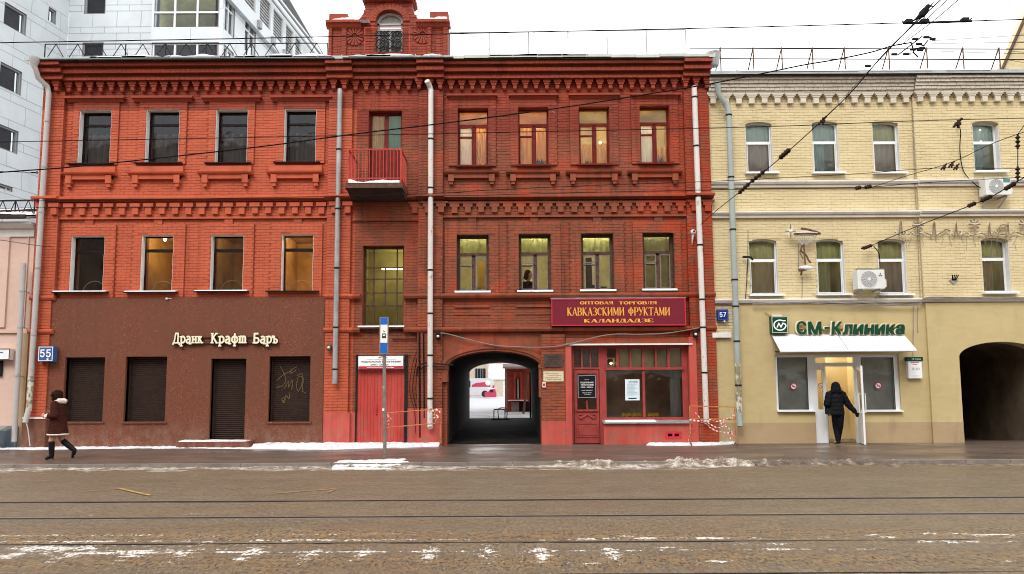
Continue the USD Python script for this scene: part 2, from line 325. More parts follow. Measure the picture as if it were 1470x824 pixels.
M['room_dark'] = pm('dim_room_wall', (0.06, 0.045, 0.045), 0.9, 0.3, 1.5, 0)
M['room_shop'] = pm('brown_shop_room_wall', (0.56, 0.43, 0.34), 0.9, 0.4, 1.2, 0)
M['room_warm'] = pm('warm_room_wall', (0.52, 0.36, 0.20), 0.9, 0.25, 1.3, 0)
M['room_green'] = pm('greenish_room_wall', (0.50, 0.45, 0.26), 0.9, 0.2, 1.2, 0)
M['room_olive'] = pm('olive_room_wall', (0.42, 0.37, 0.20), 0.9, 0.25, 1.2, 0)
M['room_clinic'] = pm('clinic_room_wall', (0.80, 0.66, 0.40), 0.7, 0.05, 1.2, 0)
def cloth(name, col, tr=0.5):
    g = G(); p = g.pos((1, 1, 0.15)); n = g.noise(p, 14, 3)
    c = g.ramp(n, [(0.3, tuple(x * 0.8 for x in col)), (0.7, col)])
    d = g.add('diffuse_bsdf', 'BSDF', color=c); t = g.add('translucent_bsdf', 'BSDF', color=c)
    return g.make(name, g.add('mix_closure', 'closure', fac=tr, closure1=d, closure2=t))
M['cur_orange'] = cloth('orange_curtain', (0.80, 0.50, 0.16)); M['cur_yellow'] = cloth('yellow_curtain', (0.75, 0.62, 0.22))
M['reflection_white'] = cloth('white_reflection_cloth', (0.93, 0.94, 0.95), 0.35); M['cur_teal'] = cloth('teal_curtain', (0.20, 0.50, 0.46))  # the white cloth colour imitates a bright reflection in two upper sashes
M['cur_green'] = cloth('lime_blind', (0.56, 0.58, 0.30)); M['cur_grey'] = cloth('grey_curtain', (0.58, 0.72, 0.74)); M['cur_olive'] = cloth('olive_curtain', (0.66, 0.64, 0.38))
M['cur_tan'] = cloth('tan_curtain', (0.76, 0.62, 0.43))
M['cur_brown'] = cloth('brown_curtain', (0.44, 0.38, 0.38))
M['cur_taupe'] = cloth('taupe_curtain', (0.76, 0.63, 0.57))
M['frost'] = pm('frosted_grey_film', (0.46, 0.50, 0.49), 0.35, 0.15, 2.0, 0)
def flat(name, col, rough=0.5, metallic=0.0): return pm(name, col, rough, 0.05, 4, 0, metallic=metallic, spec=0.2)
M['sign_red'] = flat('crimson_sign_paint', (0.165, 0.016, 0.030), 0.38); M['gold'] = flat('orange_gold_lettering', (0.80, 0.36, 0.06), 0.4)
M['sign_blue'] = flat('blue_enamel', (0.045, 0.10, 0.24), 0.35); M['sign_navy'] = flat('deep_blue_enamel', (0.012, 0.022, 0.22), 0.35)
M['stop_blue'] = flat('bright_blue_sign_film', (0.02, 0.12, 0.46), 0.4); M['white'] = flat('white_sign_paint', (0.80, 0.80, 0.79), 0.45)
M['cream_letter'] = flat('cream_letter_face', (0.80, 0.72, 0.52), 0.4); M['letter_side'] = flat('dark_letter_side', (0.028, 0.017, 0.012), 0.6)
M['green'] = flat('dark_green_sign', (0.004, 0.050, 0.024), 0.4); M['black'] = flat('matt_black', (0.008, 0.008, 0.009), 0.8)
M['grey'] = flat('mid_grey_paint', (0.30, 0.30, 0.30), 0.5); M['print_red'] = flat('red_print', (0.50, 0.03, 0.05), 0.5); M['print_dark'] = flat('dark_print', (0.05, 0.05, 0.05), 0.6)
M['print_grey'] = flat('grey_print', (0.34, 0.36, 0.38), 0.6)
M['paper_blue'] = flat('pale_blue_paper', (0.58, 0.74, 0.80), 0.6); M['plaque_dark'] = pm('dark_bronze_plaque', (0.075, 0.052, 0.042), 0.4, 0.25, 9)
M['plaque_cream'] = pm('cream_stone_plaque', (0.60, 0.52, 0.34), 0.5, 0.15, 12); M['engraved'] = flat('engraved_lettering', (0.24, 0.18, 0.12), 0.6)
M['awning'] = pm('white_awning_sheet', (0.74, 0.77, 0.80), 0.4, 0.06, 1.5, 0.05); M['plastic'] = pm('off_white_plastic', (0.66, 0.66, 0.62), 0.45, 0.06)
M['galv'] = pm('galvanised_pole', (0.22, 0.19, 0.165), 0.5, 0.2, 8, 0.1, metallic=0.3)
M['orange_bar'] = pm('orange_barrier_paint', (0.44, 0.17, 0.055), 0.5, 0.25, 8); M['tape_red'] = flat('red_tape', (0.46, 0.06, 0.045), 0.5); M['tape_white'] = flat('white_tape', (0.58, 0.55, 0.52), 0.5)
M['steel'] = pm('worn_rail_steel', (0.022, 0.019, 0.017), 0.6, 0.2, spec=0.15)
M['rail_shine'] = pm('polished_rail_edge', (0.34, 0.31, 0.27), 0.4, 0.2, metallic=0.5)
M['fruit'] = pm('orange_fruit', (0.90, 0.52, 0.05), 0.4, 0.3, 30); M['leaf'] = pm('house_plant_leaf', (0.05, 0.08, 0.03), 0.5, 0.3)
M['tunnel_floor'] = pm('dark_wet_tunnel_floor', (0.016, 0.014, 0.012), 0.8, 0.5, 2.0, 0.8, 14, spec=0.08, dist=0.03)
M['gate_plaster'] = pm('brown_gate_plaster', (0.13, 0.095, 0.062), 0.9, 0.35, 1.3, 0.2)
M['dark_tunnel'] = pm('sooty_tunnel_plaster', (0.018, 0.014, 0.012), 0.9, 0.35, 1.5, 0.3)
M['wood_grey'] = pm('weathered_boards', (0.20, 0.17, 0.15), 0.8, 0.3, 6, 0.2, stretch=(1, 1, 6))
M['beige'] = pm('beige_stucco', (0.50, 0.43, 0.33), 0.8, 0.1); M['car_white'] = flat('white_car_paint', (0.52, 0.53, 0.55), 0.25)
M['car_red'] = flat('raspberry_car_stripe', (0.45, 0.05, 0.10), 0.3); M['tyre'] = flat('tyre_rubber', (0.02, 0.02, 0.02), 0.8); M['car_glass'] = flat('dark_car_window', (0.02, 0.025, 0.03), 0.08)
M['shed_red'] = pm('red_shed_paint', (0.33, 0.065, 0.045), 0.6, 0.2, 3)
M['opp_pale'] = pm('pale_opposite_wall', (0.42, 0.38, 0.32), 0.8, 0.1, 0.7)
M['opp_low'] = pm('brown_red_opposite_wall', (0.34, 0.13, 0.085), 0.8, 0.2, 0.7)
M['opp'] = pm('grey_brown_opposite_wall', (0.26, 0.22, 0.19), 0.8, 0.15, 0.7)
M['tape_yellow'] = flat('orange_tape', (0.62, 0.34, 0.05), 0.6)
g = G(); p = g.pos(); M['road_paint'] = g.make('worn_orange_road_paint', g.pbsdf(base_color=g.mix(g.fr(g.noise(p, 16, 6, 0.8), 0.42, 0.58), (0.56, 0.32, 0.06), (0.17, 0.125, 0.075)), roughness=0.6, specular_ior_level=0.2))
M['scrawl'] = flat('pale_gold_scrawl', (0.19, 0.13, 0.060), 0.5)
M['carve'] = M['red']

# ------------------------------------------------------------ ground, road, pavement, snow
ZP = 0.08                                   # top of the pavement above the road
YK = -5.15                                  # the kerb line
def ncoord(x, y, s, z=0.0): return np.stack([x * s, y * s, np.full_like(x, z)], -1)
def sst(a, b, x):
    t = np.clip((x - a) / (b - a), 0, 1); return t * t * (3 - 2 * t)
def grid_mesh(X, Y, Z):
    ny, nx = X.shape; i = np.arange(ny - 1)[:, None] * nx + np.arange(nx - 1)[None]
    q = np.stack([i, i + 1, i + nx + 1, i + nx], -1).reshape(-1, 4)
    return np.stack([X, Y, Z], -1).reshape(-1, 3), np.vstack([q[:, [0, 1, 2]], q[:, [0, 2, 3]]])
def primvar(me, name, arr):
    UsdGeom.PrimvarsAPI(me).CreatePrimvar(name, T_.FloatArray, 'vertex').Set(Vt.FloatArray.FromNumpy(np.asarray(arr, np.float32)))
# road material: wet brown asphalt, slush mud and thin snow where the sheet's own masks say so
g = G(); p = g.pos(); px_ = g.pos((0.9, 0.5, 1))
sn = g.add('attribute', 'fac', attribute='snow'); mu = g.add('attribute', 'fac', attribute='mud')
fine = g.noise(p, 55, 5, 0.75); med = g.noise(px_, 2.2, 6, 0.65); coarse = g.noise(p, 0.35, 4, 0.5)
asph = g.ramp(med, [(0.30, (0.112, 0.083, 0.055)), (0.5, (0.148, 0.111, 0.074)), (0.72, (0.188, 0.143, 0.097))])
lane = g.noise(g.pos((0.05, 1.5, 1)), 1.4, 4, 0.55)
asph = g.mix(g.fr(lane, 0.40, 0.62, 0, 0.45), asph, (0.090, 0.066, 0.043))
asph = g.mix(g.fr(coarse, 0.35, 0.65, 0, 0.5), asph, (0.135, 0.094, 0.059))
asph = g.mix(g.fr(fine, 0.56, 0.70, 0, 0.55), asph, (0.30, 0.245, 0.175))
asph = g.mix(g.fr(fine, 0.40, 0.30, 0, 0.6), asph, (0.060, 0.043, 0.029))
grain = g.noise(g.pos((1, 0.38, 1)), 23, 6, 0.82)
asph = g.mix(g.fr(grain, 0.50, 0.66), asph, (0.25, 0.197, 0.139))
asph = g.mix(g.fr(grain, 0.48, 0.36), asph, (0.062, 0.045, 0.029))
sand = g.math('multiply', mu, g.fr(g.noise(g.pos((0.7, 0.7, 1)), 9, 5, 0.7), 0.42, 0.58, 0.0, 0.9))
asph = g.mix(sand, asph, (0.25, 0.150, 0.060))
speck = g.noise(g.pos((1, 0.42, 1)), 30, 4, 0.62)
c = g.mix(g.math('multiply', g.fr(mu, 0.12, 0.6), g.fr(speck, 0.545, 0.60)), asph, (0.045, 0.032, 0.021))
c = g.mix(g.math('multiply', g.fr(mu, 0.2, 0.8), g.fr(speck, 0.38, 0.32)), c, (0.32, 0.25, 0.165))
snf = g.fr(g.math('add', sn, g.math('multiply', g.math('subtract', g.noise(g.pos((1, 0.5, 1)), 24, 5, 0.80), 0.5), 3.2)), 0.42, 0.60)
c = g.mix(snf, c, g.ramp(fine, [(0.3, (0.48, 0.43, 0.36)), (0.65, (0.82, 0.80, 0.76))]))
wet = g.noise(g.pos((0.3, 1.2, 1)), 1.3, 5, 0.6)
rough = g.math('add', g.fr(wet, 0.38, 0.62, 0.34, 0.62), g.math('multiply', snf, 0.25))
h = g.mix(0.4, g.noise(p, 120, 3, 0.7), fine)
M['road'] = g.make('wet_brown_asphalt', g.pbsdf(base_color=c, roughness=rough, specular_ior_level=0.2, normal=g.bump(h, 0.6, 0.015)))
RAILS = [on_ground(735, y)[1] for y in (717.5, 741.0, 777.5, 824.5)]
xs = np.concatenate([np.linspace(-40, -15, 60)[:-1], np.arange(-15, 15, 0.045), np.linspace(15, 40, 60)])
ys = np.concatenate([np.linspace(-30, -16.8, 60)[:-1], np.arange(-16.8, YK, 0.03), [YK]])
X, Y = np.meshgrid(xs, ys)
n1 = meshkit.fbm(ncoord(X, Y, 0.8), 4, 3); n2 = meshkit.fbm(np.stack([X * 1.2, Y * 5.0, X * 0], -1), 4, 9); n3 = meshkit.fbm(np.stack([X * 5, Y * 9.0, X * 0], -1), 3, 5)
Z = 0.010 * (n1 - 0.5) + 0.006 * (n2 - 0.5)
for r in RAILS[:2]: Z -= 0.028 * np.exp(-((Y - r + 0.0) / 0.045) ** 2)
rowY = lambda py: on_ground(735, py)[1]
wob = 0.05 * (meshkit.fbm(ncoord(X, Y * 0, 0.5), 3, 2) - 0.5)
def line(py, w, x0=-99, x1=99, soft=2.0):
    y0 = rowY(py); return np.exp(-((Y - y0 - wob) / w) ** 2) * sst(x0 - soft, x0 + soft, X) * (1 - sst(x1 - soft, x1 + soft, X))
snow = 0.90 * line(774.5, 0.05, -99, -1.2, 1.5) * (0.6 + 0.8 * n2) + 0.50 * line(774.5, 0.06, -0.5, 5.5, 1.2) * sst(0.40, 0.62, n2) * 1.5
snow += 0.90 * line(791, 0.035, -99, 1.4, 1.0) * (0.55 + 0.8 * n2) + 0.45 * line(791, 0.022, 1.0, 4.4, 0.6)
snow += 0.72 * line(785, 0.26, -99, -3.6, 1.6) * sst(0.30, 0.60, n2) + 0.42 * line(766, 0.05, -9, -1.0, 2) * sst(0.42, 0.6, n2)
xt0, dx = on_ground(365, 790)[0], on_ground(448, 790)[0] - on_ground(365, 790)[0]
k = np.round((X - xt0) / dx); tx = xt0 + k * dx + 0.06 * np.sin(k * 2.3)
live = np.where((k <= 6) & (k >= -6), 1.0, 0.0) * (0.85 + 0.15 * np.sin(k * 5.1 + 1.0))
yt = rowY(794); widen = 0.035 + 0.07 * n3; n4 = meshkit.noise(np.stack([X * 11, Y * 17, X * 0], -1), 6) * .6 + meshkit.noise(np.stack([X * 4, Y * 6, X * 0], -1), 8) * .4
snow += 1.15 * live * np.exp(-((X - tx) / widen) ** 2) * np.exp(-((Y - yt) / 0.36) ** 2)
snow += 0.45 * live * np.exp(-((X - tx) / 0.15) ** 2) * np.exp(-((Y - yt) / 0.13) ** 2)
for bx, by, w in ((1030, 773, .16), (1100, 781, .2), (1250, 768, .17), (1360, 766, .2), (1430, 768, .2), (1355, 778, .26), (1130, 788, .18), (1440, 778, .12), (780, 808, .13), (850, 809, .09), (1435, 806, .09), (1030, 806, .13), (960, 786, .11), (905, 770, .14), (1165, 771, .1)):
    q = on_ground(bx, by); snow += 0.9 * np.exp(-((X - q[0]) / (w * 1.5)) ** 2 - ((Y - q[1]) / (w * 0.34)) ** 2) * (0.45 + 0.9 * n3)
for bx, by, w in ((130, 741, .05), (282, 738, .12), (840, 730, .03), (75, 753, .03)):
    q = on_ground(bx, by); snow += 0.8 * np.exp(-((X - q[0]) / (w * 1.6)) ** 2 - ((Y - q[1]) / (w * 0.4)) ** 2)
snow = snow * (0.25 + 1.35 * sst(0.36, 0.62, n4))
mud = 0.9 * np.exp(-((Y - rowY(768)) / 0.32) ** 2) * (0.35 + n2) + 0.8 * np.exp(-((Y - rowY(806)) / 0.35) ** 2) * (0.3 + n1) + 0.30 * sst(0.5, 0.65, n2) * sst(-9.6, -11.0, Y) + 0.10
snow = 0.60 * np.clip(snow, 0, 1) ** 0.8
mud = np.clip(mud + 0.5 * np.exp(-((Y - YK + 0.5) / 0.4) ** 2), 0, 1); snow = np.clip(snow, 0, 1)
Z += 0.012 * snow * n3 + 0.010 * mud * (n3 - 0.4)
v, f = grid_mesh(X, Y, Z)
road = solo('road', (v, f) and trimesh.Trimesh(v, f, process=False), M['road'], kind='structure', smooth=True)
primvar(road, 'snow', snow.ravel()); primvar(road, 'mud', mud.ravel())
solo('ground', B().box(-300, 300, -300, 400, -0.6, -0.08), pm('far_ground_asphalt', (0.09, 0.08, 0.07), 0.9), kind='structure')
for i, r in enumerate(RAILS):               # grooved tram rails lying in the asphalt
    lab = ['tram rail nearest the kerb, running through the wet asphalt', 'second tram rail from the kerb, below the first',
           'third tram rail from the kerb, half buried in snowy slush', 'tram rail at the very bottom edge of the view, nearest the viewer'][i]
    t = thing('tram_rail', lab, 'rail', (0, r, 0)); wd = (0.055, 0.055, 0.006, 0.03)[i]; r = r - (0, 0, 0.05, 0.04)[i]
    b = B(); b.box(-40, 40, r - wd, r + wd * .8, -0.06, (0.002, 0.002, 0.003, -0.004)[i]); part(t, 'rail_head', b, M['steel']); part(t, 'worn_edge', B().box(-40, 40, r + wd * .8 + .002, r + wd * .8 + .024, -0.06, 0.0035), M['rail_shine' if i < 2 else 'steel'])
    b = B(); b.box(-40, 40, r - wd - .025, r - wd - .003, -0.06, 0.0); part(t, 'groove_lip', b, M['rail_shine'] if i == 1 else M['steel'])
# the pavement
g = G(); p = g.pos(); wet = g.noise(g.pos((0.45, 1.0, 1)), 0.9, 5, 0.6); fine = g.noise(p, 60, 5, 0.75)
c = g.ramp(g.noise(g.pos((0.5, 1, 1)), 1.5, 5, 0.6), [(0.3, (0.080, 0.055, 0.043)), (0.7, (0.135, 0.096, 0.074))])
c = g.mix(g.fr(fine, 0.58, 0.72, 0, 0.4), c, (0.24, 0.19, 0.15))
M['pave'] = g.make('wet_pavement_asphalt', g.pbsdf(base_color=c, roughness=g.fr(wet, 0.36, 0.64, 0.20, 0.55), specular_ior_level=0.33, normal=g.bump(g.mix(0.5, fine, wet), 0.22, 0.008)))
b = B(); b.box(-40, 40, YK + 0.12, 0.6, -0.3, ZP); solo('pavement', b, M['pave'], kind='structure')
b = B(); x = -40.0
kerb = thing('kerb', 'grey stone kerb along the pavement edge under the dirty slush', 'kerb', (0, YK, 0)); stone = pm('grey_kerb_stone', (0.20, 0.17, 0.145), 0.7, 0.2)
while x < 40:
    if -13 < x < 13: part(kerb, 'kerb_stone', B().box(x, x + 0.985, YK - 0.02, YK + 0.118, -0.3, ZP + 0.012), stone)
    else: b.box(x, x + 0.985, YK - 0.02, YK + 0.118, -0.3, ZP + 0.012)
    x += 1.0
part(kerb, 'far_kerb_stones', b, stone, kind='stuff')
def heap(x0, x1, y0, y1, hfun, step=0.03, edge=None):
    """a heap of snow as a closed-edged height sheet; hfun(X, Y) gives the height above z0, negative = bare"""
    X, Y = np.meshgrid(np.arange(x0, x1, step), np.arange(y0, y1, step)); H = hfun(X, Y)
    if edge is not None: H[0], H[-1], H[:, 0], H[:, -1] = edge, edge, edge, edge; Y[0] = Y[1]; X[:, 0] = X[:, 1]; X[:, -1] = X[:, -2]
    v, f = grid_mesh(X, Y, H); keep = (H.ravel()[f] > -0.02).any(1); m = trimesh.Trimesh(v, f[keep], process=False); m.remove_unreferenced_vertices(); return m
def fb(X, Y, s, o, seed, ax=1.0): return meshkit.fbm(np.stack([X * s * ax, Y * s, X * 0], -1), o, seed)
def ridge(X, Y):
    n = fb(X, Y, 1.1, 4, 21, 0.5); m = fb(X, Y, 7, 4, 22); lump = fb(X, Y, 14, 3, 25)
    prof = np.exp(-((Y - YK + 0.08 + 0.55 * (n - 0.5)) / (0.08 + 0.22 * n * n + 0.06 * m)) ** 2)
    gap = 1 - 0.93 * np.exp(-((X + 0.6) / 1.5) ** 4)
    left = (0.35 + 0.65 * sst(-8, -4.5, X)) * (0.35 + 0.9 * sst(0.36, 0.58, fb(X, Y, 0.7, 3, 28))); big = 1 + 0.8 * np.exp(-((X - 4.2) / 2.2) ** 2)
    far = 1 - 0.35 * sst(6.5, 9, X)
    return prof * (0.035 + 0.20 * (n - 0.30) + 0.12 * (m - 0.5) + 0.05 * (lump - 0.5)) * gap * left * big * far * 0.78 - 0.030 + 0.0 * X
def zof(Y): return np.where(Y < YK, 0.0, ZP + 0.012)
for xa, xb, mt, lb in ((-13, -0.9, 'slush', 'ridge of dirty brown and white slush along the kerb left of the arch'), (-0.9, 5.3, 'slush', 'pale rubble of slush along the kerb in front of the shop'), (5.3, 13, 'slush_brown', 'dark brown slush along the kerb in front of the yellow building')):
    solo('slush_ridge', heap(xa, xb, YK - 0.75, YK + 0.6, lambda X, Y: ridge(X, Y) + np.where(Y < YK - 0.02, 0.03, ZP + 0.008), 0.026), M[mt], lb, 'slush', kind='stuff', smooth=True)
def wall_snow(name, pts, label, hmax, seed, mat='snow', edge=0.5):
    """a snow patch on the pavement given by its outline in world coordinates"""
    P = Polygon(pts); x0, y0, x1, y1 = P.bounds
    def hf(X, Y):
        d = shapely.distance(P.exterior, shapely.points(X.ravel(), Y.ravel())).reshape(X.shape); ins = shapely.contains_xy(P, X.ravel(), Y.ravel()).reshape(X.shape)
        sd_ = np.where(ins, d, -d); n = fb(X, Y, 2.6, 5, seed, 0.7); m = fb(X, Y, 10, 4, seed + 3)
        return np.where(Y < YK - 0.03, 0.008, ZP + 0.004) + np.minimum(hmax, (sd_ + edge * (n - 0.45)) * 0.9) * (0.5 + n) + 0.05 * (m - 0.5) * (sd_ > -0.1) - 0.02
    m = heap(x0 - 0.25, x1 + 0.25, y0 - 0.25, y1 + 0.05, hf, 0.03)
    vv = np.array(m.vertices); keep = ((vv[:, 2] - np.where(vv[:, 1] < YK - 0.03, 0.0, ZP))[m.faces] > -0.01).any(1); m.update_faces(keep); m.remove_unreferenced_vertices()
    return solo(name, m, M[mat], label, 'snow', kind='stuff', smooth=True)
def gp(px, py): q = on_ground(px, py, ZP); return (q[0], q[1])
wall_snow('snow_strip', [gp(-40, 640), gp(-40, 646), gp(60, 645.5), gp(140, 644), gp(262, 643.5), gp(366, 645), gp(366, 639), gp(250, 639.5), gp(60, 640)], 'thin strip of white snow along the foot of the brown granite wall', 0.03, 31)
wall_snow('snow_bank', [gp(366, 644), gp(470, 645), gp(540, 643), gp(634, 641), gp(636, 634), gp(600, 630), gp(470, 634), gp(366, 637)], 'white snow bank in front of the red plank door', 0.10, 37)
c = on_ground(626, 637, ZP); solo('snow_lump', trimesh.Trimesh(np.array(trimesh.creation.icosphere(3, 1).vertices) * (.26, .16, .13) * (.75 + .5 * meshkit.fbm(np.array(trimesh.creation.icosphere(3, 1).vertices) * 2.2 + 5, 3, 4)[:, None]) + c + [0, .35, .09], trimesh.creation.icosphere(3, 1).faces, process=False), M['snow'], 'lump of old snow at the right end of the snow bank beside the arch', 'snow', smooth=True)
wall_snow('snow_patch', [gp(476, 664), gp(500, 660.5), gp(580, 659.5), gp(578, 664), gp(560, 668), gp(480, 669)], 'bright snow patch at the foot of the bus stop pole', 0.03, 41)
wall_snow('snow_drift', [gp(930, 639), gp(962, 633), gp(1000, 632), gp(1052, 634), gp(1050, 638), gp(1000, 640)], 'patch of snow below the shop vent and the white drainpipe', 0.07, 45)

# ------------------------------------------------------------ brickwork
def bricks(region, y, pool, length=0.28, course=0.083, joint=0.012, deep=0.011, phase=0.0, z0=0.0, jit=0.004, paint=0.5):
    jv = joint * 0.25
    if region.is_empty: return
    shapely.prepare(region); x0, a, x1, b_ = region.bounds
    rows = np.arange(math.floor((a - z0) / course), math.ceil((b_ - z0) / course) + 1)
    cols = np.arange(math.floor(x0 / length) - 1, math.ceil(x1 / length) + 2)
    C, Rw = np.meshgrid(cols, rows); C, Rw = C.ravel(), Rw.ravel()
    l = C * length + (Rw % 2) * length * 0.5 + phase + jv / 2; r = l + length - jv
    lo = z0 + Rw * course + joint / 2; hi = lo + course - joint
    jx = rng.uniform(-0.002, 0.002, len(l)); l = l + jx; r = r + jx; nn = meshkit.fbm(np.stack([l * .9, lo * 2.2, l * 0 + y], -1), 3, 77) + rng.uniform(-.22, .22, len(l)); tight = nn < 0.28 + 0.44 * paint; lo = np.where(tight, lo - joint * 0.80, lo + rng.uniform(-.002, .002, len(l))); hi = hi + np.where(rng.random(len(l)) < .25, rng.uniform(-.006, .0, len(l)), 0)
    inter = shapely.intersection(shapely.box(l, lo, r, hi), region)
    ar = shapely.area(inter); ok = ar > 0.2 * (length - joint) * (course - joint)
    bd = shapely.bounds(inter[ok])
    for (bx0, bz0, bx1, bz1), a_ in zip(bd, ar[ok]):
        if a_ < 0.9 * (bx1 - bx0) * (bz1 - bz0): continue
        pool.append((bx0, bx1, bz0, bz1, y + rng.uniform(-jit, jit), y + deep))
BF = np.array([[0, 1, 2], [0, 2, 3], [0, 4, 5], [0, 5, 1], [1, 5, 6], [1, 6, 2], [2, 6, 7], [2, 7, 3], [3, 7, 4], [3, 4, 0]])
def brick_mesh(a):
    a = np.asarray(a); x0, x1, z0, z1, yf, yb = a.T
    c = 0.004
    v = np.stack([np.stack(q, -1) for q in ((x0 + c, yf, z0 + c), (x1 - c, yf, z0 + c), (x1 - c, yf, z1 - c), (x0 + c, yf, z1 - c), (x0, yb, z0), (x1, yb, z0), (x1, yb, z1), (x0, yb, z1))], 1)
    f = BF[None] + (np.arange(len(a)) * 8)[:, None, None]
    return trimesh.Trimesh(v.reshape(-1, 3), f.reshape(-1, 3), process=False)
def lay(T, pool, mat, n=300, name='brick', rest='brickwork', score=None):
    """the nearest n bricks as parts of their own, the others as one part"""
    a = np.array(pool); full = (a[:, 1] - a[:, 0]) > 0.25
    d = np.linalg.norm(np.stack([(a[:, 0] + a[:, 1]) / 2, a[:, 4], (a[:, 2] + a[:, 3]) / 2], 1) - CAM, axis=1) + np.where(full, 0, 100)
    o = np.argsort(d)
    for i in o[:n]: part(T, name, brick_mesh(a[i:i + 1]), mat)
    if len(o) > n: part(T, rest, brick_mesh(a[o[n:]]), mat, kind='stuff')
def flat_poly(p, y):
    """a polygon of the xz plane as a sheet that faces the street"""
    vs, fs, n = [], [], 0
    for q in getattr(p, 'geoms', [p]):
        if q.is_empty or q.area < 1e-6: continue
        v, f = trimesh.creation.triangulate_polygon(q, engine='earcut'); v = np.asarray(v)
        vs.append(np.stack([v[:, 0], np.full(len(v), y), v[:, 1]], 1)); fs.append(np.asarray(f) + n); n += len(v)
    return trimesh.Trimesh(np.vstack(vs), np.vstack(fs), process=False)
def arched(x0, x1, z0, z1, rise, n=18):
    """a rectangle whose top is a shallow arc of the given rise"""
    xm, a = (x0 + x1) / 2, (x1 - x0) / 2; zs = z1 - rise; t = np.linspace(0, np.pi, n)
    return Polygon([(x0, z0), (x1, z0)] + [(xm + a * math.cos(q), zs + rise * math.sin(q)) for q in t])
def room(T, x0, x1, z0, z1, y0, y1, mat):
    b = B(); P = lambda x, y, z: (x, y, z)
    b.quad(P(x0, y1, z0), P(x1, y1, z0), P(x1, y1, z1), P(x0, y1, z1)); b.quad(P(x0, y0, z0), P(x0, y1, z0), P(x0, y1, z1), P(x0, y0, z1))
    b.quad(P(x1, y1, z0), P(x1, y0, z0), P(x1, y0, z1), P(x1, y1, z1)); b.quad(P(x0, y0, z0), P(x1, y0, z0), P(x1, y1, z0), P(x0, y1, z0)); b.quad(P(x0, y0, z1), P(x0, y1, z1), P(x1, y1, z1), P(x1, y0, z1))
    part(T, 'room_wall', b, mat)
def curtain(T, x0, x1, z0, z1, y, mat, name='curtain', waves=5, amp=0.03):
    n = 8 * waves + 1; xs = np.linspace(x0, x1, n); ph = rnd.random() * 6
    yy = y + amp * np.sin(np.linspace(0, waves * 2 * np.pi, n) + ph) + amp * 0.4 * np.sin(np.linspace(0, waves * 4.7, n))
    X, Zz = np.meshgrid(xs, np.linspace(z0, z1, 3)); v, f = grid_mesh(X, np.repeat(yy[None], 3, 0), Zz)
    part(T, name, trimesh.Trimesh(v, f, process=False), mat, smooth=True)
def window(T, outer, y, frame, fw_=0.05, bars=(), thick=0.06, gl='glass', roomspec=None, sill=None, reveal=None, wall_t=0.45, name='window', label=None):
    """outer: the opening (a polygon in xz); y: depth of the frame's face; bars: boxes (x0, x1, z0, z1)"""
    W = sub(T, name, label); x0, z0, x1, z1 = outer.bounds
    inner = outer.buffer(-fw_, join_style=2); bb = unary_union([sbox(a, c, b_, d) for a, b_, c, d in bars]) if bars else Polygon()
    part(W, 'frame', B().poly(outer.difference(inner), y, y + thick), M[frame])
    for a, b_, c, d in bars: part(W, 'glazing_bar', B().poly(sbox(a, c, b_, d).intersection(inner), y + 0.004, y + thick - 0.006), M[frame])
    panes = inner.difference(bb)
    for q in getattr(panes, 'geoms', [panes]):
        if q.area > 0.002: part(W, 'pane', flat_poly(q, y + thick * 0.6 + rnd.uniform(-0.002, 0.002)), M[gl])
    if reveal:
        yf = reveal[0]; ring = outer.difference(outer.buffer(-0.012, join_style=2))
        if reveal[2] == 'no_top': ring = ring.difference(sbox(x0 - 1, z1 - 0.13, x1 + 1, z1 + 1))
        elif reveal[2]: ring = ring.difference(sbox(x0 - 1, z0 - 1, x1 + 1, z0 + 0.02))
        part(W, 'reveal', B().poly(ring, yf, y - 0.002), M[reveal[1]])
    if sill:
        a, b_, zt, yo, mt = sill[:5]; hgt = sill[5] if len(sill) > 5 else 0.035
        part(W, 'sill', B().profile([(yo, zt - hgt), (y + 0.01, zt - 0.0), (y + 0.01, zt + 0.03), (yo, zt)], a, b_), M[mt])
    if roomspec:
        rm, lamps, deep = roomspec; m = 0.28
        room(W, x0 - m, x1 + m, z0 - 0.35, z1 + 0.22, wall_t + 0.006, wall_t + deep, M[rm])
        for lm in lamps:
            if lm[0] == 'ball': part(W, 'lamp', B().ball((x0 + lm[1] * (x1 - x0), wall_t + lm[3], z0 + lm[2] * (z1 - z0)), lm[4]), M[lm[5]])
            if lm[0] == 'tube': part(W, 'lamp', B().box(x0 + lm[1] * (x1 - x0), x0 + lm[2] * (x1 - x0), wall_t + lm[4], wall_t + lm[4] + 0.12, z0 + lm[3] * (z1 - z0), z0 + lm[3] * (z1 - z0) + lm[5]), M[lm[6]])
            if lm[0] == 'ceiling': part(W, 'lamp', B().box(x0 - .05, x1 + .05, wall_t + lm[1], wall_t + lm[1] + lm[2], z1 + 0.185, z1 + 0.205), M[lm[3]])
            if lm[0] == 'pendant':
                cx_, cy_, cz_ = x0 + lm[1] * (x1 - x0), wall_t + lm[3], z0 + lm[2] * (z1 - z0)
                part(W, 'lamp', B().ball((cx_, cy_, cz_), lm[4]), M[lm[5]]); part(W, 'lamp_cord', B().tube([(cx_, cy_, cz_ + lm[4]), (cx_, cy_, z1 + 0.2)], 0.012, 6), M['black'])
    return W

